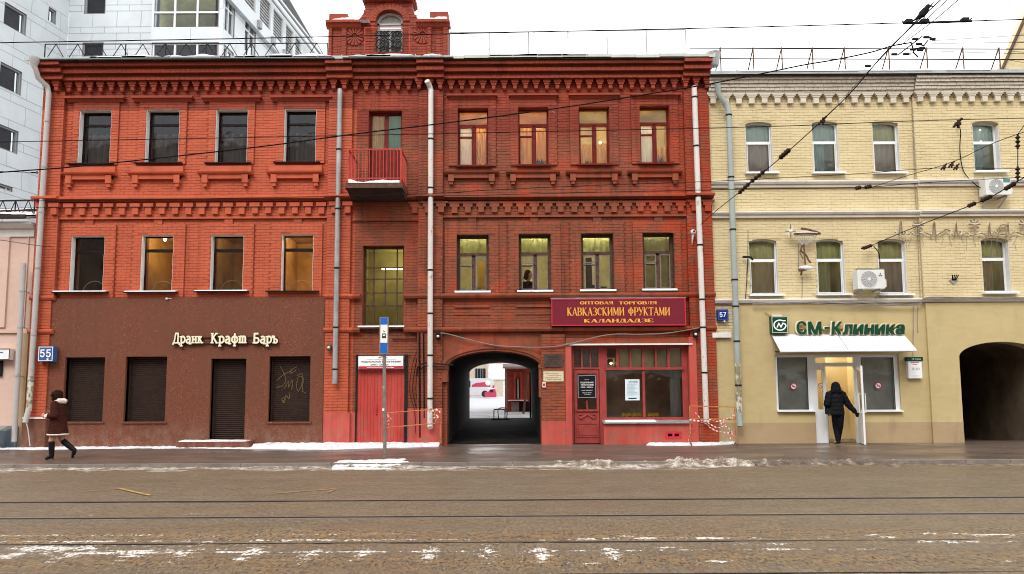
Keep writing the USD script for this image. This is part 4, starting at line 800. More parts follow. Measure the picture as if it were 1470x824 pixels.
part(RB, 'side_wall', B().box(XL, XL + .3, .452, TUN, 0, ZTOP), M['red']); part(RB, 'side_wall', B().box(XR - .3, XR, .452, TUN, 0, ZTOP), M['red'])
# shop front
x0, x1, z0, z1 = SH
SF = sub(RB, 'shop_front'); XD0, XD1 = xv(824, 570), xv(861.5, 570); XW0, XW1 = xv(871, 560), xv(981, 560); ys = 0.10
zt0, zt1 = at(900, 527)[2], at(900, 500)[2]; zw0, zw1 = at(925, 599)[2], at(925, 530)[2]
sf = sbox(x0, ZP, x1, z1); holes = [sbox(XD0, ZP - .1, XD1, at(842, 530)[2])] + [sbox(XW0, zw0, XW1, zw1)]
tp = [(824.5, 834.5), (837, 847), (849, 859.5)]; tq = [(872, 885), (889, 904.5), (907, 922.5), (926, 941), (944, 959), (962.5, 979.5)]
tb = [sbox(xv(a, 513), zt0, xv(b_, 513), zt1) for a, b_ in tp + tq]
part(SF, 'shop_frame', B().poly(sf.difference(unary_union(holes + tb)), ys, ys + .12), M['shopred'])
for q in tb: part(SF, 'transom_pane', flat_poly(q, ys + .06), M['glass'])
xmw = xv(925, 560); part(SF, 'mullion', B().box(xmw - .035, xmw + .035, ys - .01, ys + .10, zw0, zw1), M['shopred'])
for a, b_ in ((XW0, xmw - .035), (xmw + .035, XW1)): part(SF, 'shop_pane', flat_poly(sbox(a, zw0, b_, zw1), ys + .05), M['glass'])
part(SF, 'transom_bar', B().box(XW0 - .03, XW1 + .03, ys - .05, ys + .02, at(900, 528.5)[2] - .05, at(900, 527)[2] - .004), M['shopred'])
b = B(); b.quad((x0, 1.9, ZP), (x1, 1.9, ZP), (x1, 1.9, z1), (x0, 1.9, z1)); b.quad((x0, .46, ZP), (x0, 1.9, ZP), (x0, 1.9, z1), (x0, .46, z1)); b.quad((x1, 1.9, ZP), (x1, .46, ZP), (x1, .46, z1), (x1, 1.9, z1)); b.quad((x0, .46, z1), (x0, 1.9, z1), (x1, 1.9, z1), (x1, .46, z1))
part(SF, 'room_wall', b, M['room_shop']); part(SF, 'room_floor', B().quad((x0, .46, ZP + .01), (x1, .46, ZP + .01), (x1, 1.9, ZP + .01), (x0, 1.9, ZP + .01)), M['wood_grey'])
curtain(SF, xv(966, 560), XW1, zw0, zw1, .40, M['cur_grey'], 'drape', 2, .02); part(SF, 'window_shelf', B().box(XW0, XW1, .24, .60, zw0 - .06, zw0 - .02), M['frame_brown'])
for q in tb[4:]: bx = q.bounds; part(SF, 'transom_blind', B().box(bx[0] - .02, bx[2] + .02, ys + .13, ys + .14, bx[1], bx[3]), M['room_olive'])
for q in tb[:3]: bx = q.bounds; part(SF, 'transom_blind', B().box(bx[0] - .02, bx[2] + .02, ys + .13, ys + .14, bx[1], bx[3]), M['wood_grey'])
fr_ = [(897.5 + 4.1 * i + rnd.uniform(-1, 1), rnd.random()) for i in range(8)] + [(934 + 4 * i, rnd.random()) for i in range(4)]
for i, (q, s) in enumerate(fr_):
    for k in range(2): part(SF, 'fruit', B().ball((xv(q + 1.5 * k, 596), .30 + .09 * k, zw0 + .03 + .035 * k), .048 + .01 * s, 2), M['fruit'], True)
lx, lz = xv(879.5, 519), at(879.5, 519.5)[2]
part(SF, 'lantern', B().poly(frame_poly(xv(873, 519), xv(884.5, 519), at(880, 525)[2], at(880, 513)[2], .018), .28, .30).poly(frame_poly(xv(873, 519), xv(884.5, 519), at(880, 525)[2], at(880, 513)[2], .018), .46, .48), M['plaque_cream']); part(SF, 'lamp', B().ball((lx, .38, lz - .03), .034), M['lamp_small'], True)
DO = sub(RB, 'shop_door'); zd = at(842, 530)[2]; zg0, zg1 = at(842, 588)[2], at(842, 536)[2]; gx0, gx1 = xv(829, 560), xv(857, 560)
part(DO, 'door_leaf', B().poly(sbox(XD0 + .02, ZP + .02, XD1 - .02, zd - .02).difference(sbox(gx0, zg0, gx1, zg1)), ys + .02, ys + .075), M['shopred']); part(DO, 'pane', flat_poly(sbox(gx0, zg0, gx1, zg1), ys + .05), M['glass'])
part(DO, 'glazing_bar', B().box((gx0 + gx1) / 2 - .018, (gx0 + gx1) / 2 + .018, ys + .025, ys + .06, zg0, at(842, 575)[2]), M['shopred'])
part(DO, 'door_ledge', B().box(XD0 + .06, XD1 - .06, ys - .03, ys + .02, zg0 - .05, zg0 - .01), M['shopred'])
px0, px1, pz0, pz1 = gx0 - .03, gx1 + .03, at(842, 628)[2], at(842, 607)[2]; part(DO, 'lower_panel', B().poly(frame_poly(px0, px1, pz0, pz1, .035), ys, ys + .02).box(px0 + .06, px1 - .06, ys + .008, ys + .02, pz0 + .06, pz1 - .06), M['shopred'])
zc = at(842, 597.5)[2]; sc = []; 
b = B()
for s in (-1, 1):
    cx_ = (gx0 + gx1) / 2 + s * .19; b.tube([(cx_ + s * .07 * math.cos(t) * (1 - t / 12), ys, zc + .06 * math.sin(t) * (1 - t / 12)) for t in np.linspace(-2.4, 4.2, 26)], .016, 6)
b.tube(smooth_path([(gx0 + .05, ys, zc - .05), ((gx0 + gx1) / 2 - .1, ys, zc - .02), ((gx0 + gx1) / 2, ys, zc + .035), ((gx0 + gx1) / 2 + .1, ys, zc - .02), (gx1 - .05, ys, zc - .05)]), .018, 6); part(DO, 'carved_scroll', b, M['shopred'])
part(RB, 'shop_jamb', B().box(xv(811.5, 560), x0 - .004, -0.16, .02, ZP, at(816, 494)[2]), M['pinkred']); part(RB, 'shop_jamb', B().box(x1 + .004, xv(999.5, 560), -0.15, .02, ZP, at(994, 484)[2]), M['pinkred'])
part(RB, 'shop_lintel', B().box(xv(811.5, 494), xv(992, 494), -0.19, .02, z1 + .006, z1 + .05), M['reveal']); part(RB, 'shop_lintel', B().box(xv(811.5, 494), xv(990, 494), -0.12, .02, z1 + .052, z1 + .22), M['red'])
zs_ = at(925, 605)[2]; part(RB, 'shop_sill', B().profile([(-.26, zs_ - .045), (.12, zs_ - .02), (.12, zs_ + .04), (-.26, zs_ - .01)], xv(865, 605), x1), M['zinc']); part(RB, 'snow_on_sill', B().profile([(-.25, zs_ - .006), (.0, zs_ + .03), (.0, zs_ + .05), (-.22, zs_ + .02)], xv(868, 605), xv(940, 605)), M['snow'])
vx0, vx1, vz0, vz1 = xv(957, 624), xv(973, 624), at(965, 626)[2], at(965, 622)[2]; vh = [sbox(vx0, vz0, (vx0 + vx1) / 2 - .03, vz1), sbox((vx0 + vx1) / 2 + .03, vz0, vx1, vz1)]
part(RB, 'shop_plinth', B().poly(sbox(xv(866, 620), ZP - .02, x1 + .002, zs_ - .04).difference(unary_union(vh)), -.17, ys - .004), M['pinkred']); part(RB, 'vent_frame', B().poly(sbox(vx0 - .07, vz0 - .06, vx1 + .07, vz1 + .06).difference(unary_union(vh)), -.185, -.17), M['print_red'])

lay(RB, pool, M['red'])
# roof: eaves, sheets, snow, railings
ze = ZTOP + 0.0
part(RB, 'eaves_board', B().box(XL - .10, XR + .06, -.55, .2, ze + .022, ze + .045), M['soffit'])
x = XL - .25; i = 0
while x < XR + .1:
    x2 = min(x + 0.72, XR + .15); mt = 'roof' if x < -5.2 else 'roof_green'
    jog = rnd.uniform(-.018, .018)
    part(RB, 'roof_sheet', B().profile([(-.60, ze + .050 + jog), (-.60, ze + .14 + jog), (5.6, ze + 1.72 + jog), (5.6, ze + 1.66 + jog)], x, x2 - .02), M[mt]); part(RB, 'roof_seam', B().profile([(-.605, ze + .05), (-.605, ze + .17), (5.6, ze + 1.76), (5.6, ze + 1.66)], x2 - .022, x2 - .004), M[mt]); x = x2
part(RB, 'rear_roof', B().profile([(5.61, ze + 1.66), (5.61, ze + 1.72), (TUN + .8, ze + .15), (TUN + .8, ze + .06)], XL - .2, XR + .1), M['roof'])
def roof_snow(xa, xb, seed, th): 
    m = heap(xa, xb, -0.66, 1.5, lambda X, Y: ze + .13 + (Y + .6) * .245 + th * (fb(X, Y, 2.2, 4, seed) - .30) * np.minimum(1, (np.minimum(X - xa, xb - X)) * 1.5), 0.06, ze + .10)
    return m
for a, b_, sd_ in ((120, 330, 81), (330, 480, 83), (495, 640, 85), (700, 850, 87)): part(RB, 'roof_snow', roof_snow(xv(a, 85, -.8), xv(b_, 85, -.8), sd_, .20 if a < 600 else .10), M['snow'], True)
for a, b_, zlo in ((48, 478, .05), (490, 650, .03)): part(RB, 'gutter_edge', B().box(xv(a, 86, -.8), xv(b_, 84, -.8), -.64, -.60, ze + .03, ze + .07), M['soffit'])
def rail(T, pa, pb, Y, zfoot, posts, diag, mt, mid=False, name='roof_railing'):
    a, b_ = at(pa[0], pa[1], Y), at(pb[0], pb[1], Y); RR = sub(T, name)
    part(RR, 'top_rail', B().tube([a, b_], .016, 6), M[mt])
    for i in range(posts + 1):
        q = a + (b_ - a) * i / posts; part(RR, 'post', B().tube([q, (q[0], q[1], zfoot)], .018, 6), M[mt])
    if mid: part(RR, 'mid_rail', B().tube([(a[0], a[1], (a[2] + zfoot) / 2), (b_[0], b_[1], (b_[2] + zfoot) / 2)], .010, 6), M[mt])
    for i in range(diag):
        q0 = a + (b_ - a) * i / diag; q1 = a + (b_ - a) * (i + 1) / diag
        e = ((q0[0], q0[1], zfoot), tuple(q1)) if i % 2 == 0 else (tuple(q0), (q1[0], q1[1], zfoot)); part(RR, 'brace', B().tube(e, .013 if pa[0] < 400 else .007, 5), M[mt])
rail(RB, (65, 63.5), (470, 62), 0.3, ze + .38, 7, 26, 'iron'); rail(RB, (646, 47), (984, 42.5), 0.3, ze + .38, 6, 14, 'zinc')
rail(RB, (524, 40), (588, 40), -0.72, ze + .13, 1, 0, 'rail_red', name='attic_railing')
# attic gable with its arched dormer door
AY = -0.28; ez = ze + .05; X_ = lambda p_, q=50: xv(p_, q, AY); Z_ = lambda q, p_=558: at(p_, q, AY)[2]
AT = sub(RB, 'attic_gable'); dx0, dx1 = X_(540.5), X_(577.5); dsp, dcr = Z_(29), Z_(15)
door = arched(dx0, dx1, Z_(74), dcr, dcr - dsp, 24)
body_p = Polygon([(X_(472), ez), (X_(643), ez), (X_(643), Z_(33)), (X_(603), Z_(31)), (X_(596), Z_(22)), (X_(591.5), Z_(14)), (X_(591.5), Z_(0)), (X_(523.5), Z_(0)), (X_(523.5), Z_(14)), (X_(518), Z_(24)), (X_(510), Z_(31)), (X_(472), Z_(33))])
apool = []
part(AT, 'gable_wall', B().poly(body_p.difference(door), AY + .012, AY + .55), M['red_joint']); bricks(body_p.difference(door).difference(unary_union([Point(X_(509), Z_(52)).buffer(.30), Point(X_(606.5), Z_(50)).buffer(.30)])), AY, apool, jit=.007)
for a, b_ in ((472, 477), (491, 498), (614, 619.5), (636.5, 643)):
    part(AT, 'gable_pilaster', B().box(X_(a), X_(b_), AY - .06, AY + .01, ez, Z_(40)), M['red_joint']); bricks(sbox(X_(a), ez, X_(b_), Z_(40)), AY - .068, apool, length=.24)
part(AT, 'gable_cornice', B().profile([(AY, Z_(42)), (AY - .09, Z_(40)), (AY - .14, Z_(36)), (AY - .2, Z_(35.5)), (AY - .2, Z_(32)), (AY + .5, Z_(32))], X_(469), X_(519)), M['red']); part(AT, 'gable_cornice', B().profile([(AY, Z_(42)), (AY - .09, Z_(40)), (AY - .14, Z_(36)), (AY - .2, Z_(35.5)), (AY - .2, Z_(32)), (AY + .5, Z_(32))], X_(598), X_(646)), M['red'])
part(AT, 'pedestal', B().box(X_(472.5), X_(499), AY - .05, AY + .5, Z_(31.8), Z_(20.5)), M['rust_brick'] if 'rust_brick' in M else M['red']); part(AT, 'pedestal', B().box(X_(617), X_(643.5), AY - .05, AY + .5, Z_(31.8), Z_(18)), M['red'])
part(AT, 'gable_top', B().box(X_(521), X_(593.5), AY - .14, AY + .6, Z_(3), Z_(0)).box(X_(519), X_(595.5), AY - .2, AY + .65, Z_(0) + .002, Z_(-6)).box(X_(526), X_(589), AY - .1, AY + .55, Z_(-6) + .002, Z_(-14)), M['red'])
for a in np.linspace(0.05, math.pi - .05, 15):   # arch bricks round the dormer door
    xm, hw = (dx0 + dx1) / 2, (dx1 - dx0) / 2; p0 = np.array([xm + (hw + .02) * math.cos(a), dsp + (dcr - dsp + .02) * math.sin(a)]); p1 = np.array([xm + (hw + .22) * math.cos(a), dsp + (dcr - dsp + .22) * math.sin(a)]); t_ = np.array([-(p1 - p0)[1], (p1 - p0)[0]]); t_ = t_ / np.linalg.norm(t_) * .045
    part(AT, 'arch_brick', B().poly(Polygon([p0 - t_, p1 - t_ * 1.25, p1 + t_ * 1.25, p0 + t_]), AY - .03, AY + .02), M['red'])
for cx_, cz_ in ((X_(509), Z_(52)), (X_(606.5), Z_(50))):
    for a in np.linspace(0, 2 * math.pi, 14, endpoint=False):
        p0 = np.array([cx_ + .09 * math.cos(a), cz_ + .09 * math.sin(a)]); p1 = np.array([cx_ + .28 * math.cos(a), cz_ + .28 * math.sin(a)]); t_ = np.array([-math.sin(a), math.cos(a)])
        part(AT, 'rosette_brick', B().poly(Polygon([p0 - t_ * .014, p1 - t_ * .045, p1 + t_ * .045, p0 + t_ * .014]), AY - .03, AY + .02), M['red'])
a_ = np.array(apool)
for i in range(0, len(a_), 1)[:240] if False else range(min(240, len(a_))): part(AT, 'brick', brick_mesh(a_[i:i + 1]), M['red'])
if len(a_) > 240: part(AT, 'brickwork', brick_mesh(a_[240:]), M['red'], kind='stuff')
part(AT, 'door_frame', B().poly(door.difference(door.buffer(-.06)), AY + .15, AY + .25).box(dx0, dx1, AY + .15, AY + .25, Z_(33), Z_(30.5)).box((dx0 + dx1) / 2 - .03, (dx0 + dx1) / 2 + .03, AY + .16, AY + .24, Z_(74), Z_(41)).box(dx0, dx1, AY + .16, AY + .24, Z_(41), Z_(39.5)), M['attic_paint'])
part(AT, 'door_arch_panel', B().poly(door.intersection(sbox(dx0, dsp - .05, dx1, dcr)), AY + .27, AY + .30), M['attic_paint']); part(AT, 'pane', flat_poly(door.buffer(-.05).difference(sbox(dx0, dsp - .05, dx1, dcr)), AY + .22), M['glass']); part(AT, 'lower_door', B().box(dx0, dx1, AY + .26, AY + .32, Z_(76), Z_(41)), M['wood_grey']); part(AT, 'loft', B().box(dx0 - .2, dx1 + .2, AY + .36, AY + .5, Z_(76), Z_(34)), M['frost'])
b = B(); gy = AY - .12; gz0, gz1 = Z_(74.5), Z_(40)           # wrought iron lattice
part(AT, 'lattice_frame', B().tube([(dx0 - .06, gy, gz1), (dx1 + .06, gy, gz1)], .014, 6).tube([(dx0 - .06, gy, gz0 + .04), (dx1 + .06, gy, gz0 + .04)], .012, 6).tube([(dx0 - .06, gy, (gz0 + gz1) / 2 + .16), (dx1 + .06, gy, (gz0 + gz1) / 2 + .16)], .010, 6), M['iron'])
for i in range(3):
    for j in range(2):
        cx_, cz_, R_ = dx0 + (dx1 - dx0) * (i + .5) / 3, gz0 + .19 + .27 * j, .13
        part(AT, 'lattice_ring', B().tube([(cx_ + R_ * math.cos(t), gy, cz_ + R_ * math.sin(t)) for t in np.linspace(0, 2 * math.pi, 18)], .014, 5).tube([(cx_ - R_, gy, cz_ - R_), (cx_ + R_, gy, cz_ + R_)], .011, 5).tube([(cx_ + R_, gy, cz_ - R_), (cx_ - R_, gy, cz_ + R_)], .011, 5), M['iron'])
for a, b_, q in ((474, 512, 32), (600, 645, 30)): part(AT, 'gable_snow', heap(X_(a), X_(b_), AY - .18, AY + .45, lambda X, Y: Z_(q + 1) + .16 * fb(X, Y, 3, 4, a), .04, Z_(q + 2)), M['snow'], True)
part(AT, 'hatch_snow', B().profile([(AY - .3, Z_(35.5)), (AY - .1, Z_(35)), (AY, Z_(33)), (AY - .2, Z_(33.5))], X_(516), X_(531)), M['snow'])
# drainpipes
def pipe(T, pts, r, mat, bands=(), label=None, shoe=True, name='drainpipe', hopper=None):
    D = sub(T, name, label); pts = np.asarray(pts, float); part(D, 'pipe', B().tube(pts, r, 14), M[mat], 40)
    z0_, z1_ = pts[:, 2].min(), pts[:, 2].max()
    for z in bands:
        i = np.argmin(np.abs(pts[:, 2] - z)); o = np.argsort(-pts[:, 2]); xx = np.interp(z, pts[o[::-1], 2], pts[o[::-1], 0]); yy = np.interp(z, pts[o[::-1], 2], pts[o[::-1], 1])
        part(D, 'pipe_collar', B().tube([(xx, yy, z - .022), (xx, yy, z + .022)], r * 1.14, 14).box(xx - .012, xx + .012, yy, .02, z - .01, z + .01), M['iron' if mat != 'pipe_left' else 'zinc'])
    if hopper is not None: part(D, 'hopper', B().add(trimesh.creation.revolve(np.array([[0, .0], [r, .0], [r * 1.1, .06], [r * 2.0, .20], [r * 2.1, .30], [0, .30]]), sections=16).apply_translation(hopper)), M[mat], 40)
    return D
def zz(px, *pys, Y=-.26): return [at(px, q, Y)[2] for q in pys]
yp = -.28
A = lambda px, py, Y=yp: tuple(at(px, py, Y))
D = pipe(RB, [A(50, 96, -.62), A(55, 112, -.5), A(68, 124), A(70, 134)] + [A(70 - 29 * (q - 134) / 462, q) for q in range(150, 600, 15)] + [A(36, 607, -.4)], .075, 'pipe_left', zz(60, 175, 240, 305, 385, 480, 545), hopper=A(49, 97, -.62), label='pale grey drainpipe at the left corner with an elbow and torn stickers')
part(D, 'sticker_band', B().tube([A(70 - 29 * (q - 134) / 462, q) for q in (540, 550, 560, 570, 580, 590)], .0765, 14), M['stickers'], 40)
pipe(RB, [A(488, 128)] + [A(488 - 7.5 * (q - 128) / 424, q) for q in range(140, 552, 15)] + [A(480.5, 551)], .072, 'zinc', zz(485, 215, 300, 385, 470, 530), label='grey zinc drainpipe that stops short above the pavement')
pipe(RB, [A(613, 116, -.45), A(617, 124)] + [A(618.5 - 1.2 * (q - 124) / 470, q) for q in range(130, 612, 15)] + [A(618, 614, -.34)], .078, 'pipe_white', zz(618, 200, 270, 388, 450, 510, 572), label='peeling white drainpipe left of the carriage arch')
pipe(RB, [A(996.5, 124)] + [A(996.5 + 17.5 * (q - 124) / 480, q) for q in range(135, 606, 15)] + [A(1014, 606)], .080, 'pipe_white', zz(1003, 140, 210, 282, 352, 430, 470, 535), label='peeling white drainpipe right of the shop front')
# wall cables and brackets of this building
part(RB, 'wall_cable', B().tube(smooth_path([A(632, 478, -.2), A(645, 480, -.16), A(700, 494, -.14), A(740, 498, -.14), A(800, 497, -.2), A(870, 481, -.22), A(920, 480, -.22), A(960, 478, -.22), A(1008, 470, -.22)]), .016, 6), M['cable_grey'])
part(RB, 'wall_cable', B().tube(smooth_path([A(505, 475, -.05), A(550, 478, -.05), A(570, 474, -.05), A(600, 480, -.1), A(616, 476, -.16)]), .009, 5), M['wire'])
b = B()
for k in range(5): b.tube(smooth_path([A(597 + 3 * k, 478, -.10), A(599 + 2.4 * k, 500, -.10), A(592 + 4 * k, 525 + 3 * k, -.10), A(588 + 4.5 * k, 560, -.09), A(595 + 3.2 * k, 590, -.09), A(597 + 3 * k, 622, -.08)]), .009 + .004 * (k % 2), 5)
b.tube([A(563, 487, -.05), A(604, 487, -.05)], .014, 6); b.tube([A(602, 478, -.13), A(603, 628, -.13)], .03, 8); b.tube([A(608, 478, -.14), A(609, 600, -.14)], .02, 8); part(RB, 'cable_bundle', b, M['wire'])
part(RB, 'cable_tray', B().tube(smooth_path([A(598, 540, -.14), A(600, 527, -.2), A(610, 521, -.26), A(625, 522, -.26), A(650, 524, -.2)]), .022, 6).tube(smooth_path([A(604, 530, -.2), A(612, 525, -.3), A(640, 526.5, -.3)]), .014, 6), M['iron'])
b = B(); b.box(XL - .04, XL + .3, -.05, .02, 0, 0.01)
def lamp_box(px, py, Y, label, mt='iron', r=.05):
    t = thing('wall_lamp', label, 'lamp', tuple(at(px, py, Y))); c = at(px, py, Y)
    part(t, 'bracket', B().box(c[0] - .015, c[0] + .015, Y, -.06, c[2] + r, c[2] + r + .03), M['iron']); part(t, 'housing', B().tube([(c[0], Y, c[2] + r * 1.6), (c[0], Y, c[2] + r * .9), (c[0], Y, c[2] - r * .7), (c[0], Y, c[2] - r * 1.3)], [r * .5, r, r * .95, r * .5], 12), M[mt], 35); part(t, 'lens', B().ball((c[0], Y - r * .8, c[2]), r * .55), M['plastic'], True)
lamp_box(472.5, 499, -.24, 'small dark lantern on the pilaster beside the grey drainpipe', 'rust_iron', .075); lamp_box(629, 483, -.24, 'round black lamp left of the carriage arch', 'black', .075); lamp_box(998, 480, -.24, 'round black lamp above the right shop jamb', 'black', .075)
c = at(995, 333, -.3); t = thing('wall_camera', 'white camera on the brick pilaster beside the white drainpipe', 'camera', tuple(c))
part(t, 'dome', B().ball(c, .075, 2), M['plastic'], True); part(t, 'lens', B().ball(c + np.array([.01, -.055, .01]), .035), M['black'], True); part(t, 'arm', B().tube([c + np.array([0, .02, -.05]), c + np.array([-.015, .05, -.22]), c + np.array([-.01, .12, -.34])], [.04, .02, .012], 8), M['plastic'], 40)
c = at(240, 429, -.1); solo('ball_sensor', B().ball(c + np.array([0, -.03, 0]), .035).box(c[0] + .02, c[0] + .12, c[1], c[1] + .02, c[2], c[2] + .02), M['plastic'], 'small pale sensor under the second lit bar window', 'sensor')

# ------------------------------------------------------------ the yellow building
YB_ = thing('yellow_brick_building', 'pale yellow painted brick building with white sills and a clinic door', 'building', (8.5, 0.0, ZP))
yx0, yx1, yxs = XR + 0.025, xv(1640, 350), (xv(1311, 150) + xv(1322, 430)) / 2     # yxs: where the right part breaks forward
YW2 = [rect(1071, 175, 1109, 249), rect(1166.5, 174, 1204, 249), rect(1253.5, 174, 1291.5, 249), rect(1395.5, 175, 1433.5, 248), rect(1492, 175, 1530, 248)]
YW1 = [rect(1076, 343, 1117, 424), rect(1172.5, 343, 1213, 423), rect(1261, 343, 1301.5, 423), rect(1408, 342, 1448, 421), rect(1500, 342, 1540, 421)]
yz = lambda q, p_=1200, Y=0: at(p_, q, Y)[2]
YTOP = yz(107, 1240, -.45); zl1, zl2, zl3 = yz(260, 1240), yz(304, 1240), yz(429.5, 1240)
yo2 = [arched(r[0], r[1], r[2], r[3], .09) for r in YW2]; yo1 = [arched(r[0], r[1], r[2], r[3], .11) for r in YW1]
ycw = [rect(1117, 513, 1160, 588), rect(1238, 513, 1284.5, 588)]; CDX0, CDX1, CDZ1 = xv(1168.5, 570), xv(1238 - 3, 570), yz(511.5, 1205)
CFR = sbox(xv(1113, 550), ycw[0][2] - .05, xv(1291, 550), yz(509, 1200)).union(sbox(CDX0, ZP - .1, CDX1 + .02, yz(509, 1200)))
ya0, ya1, yasp, yacr = xv(1376.5, 560), xv(1500, 560), yz(513, 1376), yz(491, 1436)
xm_, a_a = (ya0 + ya1) / 2, (ya1 - ya0) / 2; tt = np.linspace(0, np.pi, 40)
YARCH = Polygon([(ya0, -.3), (ya1, -.3)] + [(xm_ + a_a * math.cos(q), yasp + (yacr - yasp) * math.sin(q)) for q in tt])
yopen = unary_union(yo2 + yo1 + [CFR, YARCH])
yw = sbox(yx0, ZP - .1, yx1, YTOP)
part(YB_, 'wall', B().poly(yw.difference(yopen), .008, .45), M['yellow_joint'])
yp_ = []
bricks(sbox(yx0, zl3, yxs, yz(133, 1150)).difference(yopen), 0.0, yp_, phase=.1, paint=.75)
part(YB_, 'wall_section', B().poly(sbox(yxs, zl3, yx1, yz(133, 1400)).difference(yopen), -.062, .02), M['yellow_joint'])
bricks(sbox(yxs, zl3, yx1, yz(133, 1400)).difference(yopen), -.07, yp_, paint=.75)
lay(YB_, yp_, M['yellow'])
# cream corbels and cornice
cp = []
for i, (pa, pb, yy, ln) in enumerate([(132, 129, -.16, .28), (129, 124, -.20, .145), (124, 118.5, -.23, .28), (118.5, 113, -.28, .145), (113, 107, -.33, .145)]):
    za, zb = yz(pa, 1240, yy), yz(pb, 1240, yy) + (.01 if i == 4 else 0)
    for xa, xb, off in ((yx0, yxs, 0), (yxs, yx1, -.07)):
        part(YB_, 'cornice', B().box(xa, xb, yy + off + .012, .012 - (i > 9), za, zb), M['cream_joint']); bricks(sbox(xa, za, xb, zb), yy + off, cp, length=ln, course=max(.05, (zb - za) / max(1, round((zb - za) / .08))), z0=za, deep=.012, phase=.04 * i)
part(YB_, 'cornice_brickwork', brick_mesh(cp), M['cream'], kind='stuff')
x = yx0 + .14; zt, zb = yz(132, 1240, -.15), yz(146.5, 1240, -.15)
while x < yx1:
    h = zt - zb; w = .30; o = -.07 if x > yxs else 0.0; b = B(); j = rnd.uniform(-.01, .01)
    b.box(x - w * .62, x + w * .62, o - .15, .005, zt - h * .16, zt + .01).box(x - w / 2, x + w / 2, o - .145, .005, zt - h * .30, zt - h * .16).box(x - w * .37, x + w * .37, o - .13, .005, zt - h * .46, zt - h * .30).box(x - w * .27, x + w * .27, o - .115, .005, zb + j, zt - h * .46)
    part(YB_, 'corbel', b, M['corbel_cream'] if rnd.random() < .85 else M['cream']); x += .385
for zt, hh, yy in ((zl1, .10, -.16), (zl2, .09, -.18)):
    for xa, xb, o in ((yx0, yxs, 0), (yxs, yx1, -.07)):
        part(YB_, 'white_ledge', B().profile([(.0, zt - hh), (yy + o + .05, zt - hh), (yy + o, zt - hh * .45), (yy + o, zt), (.0, zt + .04)], xa, xb), M['ledge_white'])
        part(YB_, 'brick_drip', B().box(xa, xb, yy + o + .09, .0, zt - hh - .09, zt - hh - .002), M['cream'])
part(YB_, 'white_ledge', B().profile([(.0, zl3 - .12), (-.12, zl3 - .1), (-.17, zl3 - .03), (-.17, zl3), (.0, zl3 + .03)], yx0, yx1), M['ledge_white'])
for a, b_ in ((1021, 1048),): part(YB_, 'white_ledge', B().box(xv(a, 480), xv(b_, 480), -.14, .0, yz(485, 1035), yz(478, 1035)), M['ledge_white'])
# ground floor stucco
st = sbox(xv(1056, 520), ZP - .02, yx1, zl3 - .13).difference(unary_union([CFR, YARCH])); zb_ = yz(606, 1240)
part(YB_, 'stucco', B().poly(st.intersection(sbox(-99, zb_, 99, 99)), -.045, .010), M['stucco']); sb_ = st.intersection(sbox(-99, -1, 99, zb_))
for q in getattr(sb_, 'geoms', [sb_]): part(YB_, 'stucco_base', B().poly(q, -.058, .010), M['stucco_base'])
c_ = sbox(yx0, ZP - .02, xv(1056, 520), yz(486, 1035)); part(YB_, 'stucco', B().poly(c_.intersection(sbox(-99, zb_, 99, 99)), -.03, .010), M['stucco']); part(YB_, 'stucco_base', B().poly(c_.intersection(sbox(-99, -1, 99, zb_)), -.04, .010), M['stucco_base'])
bricks(sbox(yx0, yz(478, 1035), xv(1056, 470), zl3 - .13), -.012, yp_2 := []); part(YB_, 'brickwork', brick_mesh(yp_2), M['yellow'], kind='stuff')
part(YB_, 'gate_pier', B().poly(sbox(xv(1331, 530), ZP - .02, ya0 + .003, zl3 - .131).difference(YARCH), -.12, -.046), M['stucco']); part(YB_, 'gate_pier_base', B().box(xv(1331, 530) - .01, ya0 - .004, -.135, -.06, ZP - .02, zb_), M['stucco_base'])
part(YB_, 'gate_wall', B().poly(sbox(ya0 + .003, yasp - .2, yx1, zl3 - .131).difference(YARCH), -.119, -.046), M['stucco'])
part(YB_, 'gate_tunnel', B().poly(sbox(ya0 - .4, -.1, ya1 + .4, yacr + .5).difference(YARCH), .452, 9.0).box(ya0 - .4, ya1 + .4, 9.002, 9.2, -.1, yacr + .5).box(ya0, ya1, 5.0, 5.3, yacr - .35, yacr + .2), M['gate_plaster'])
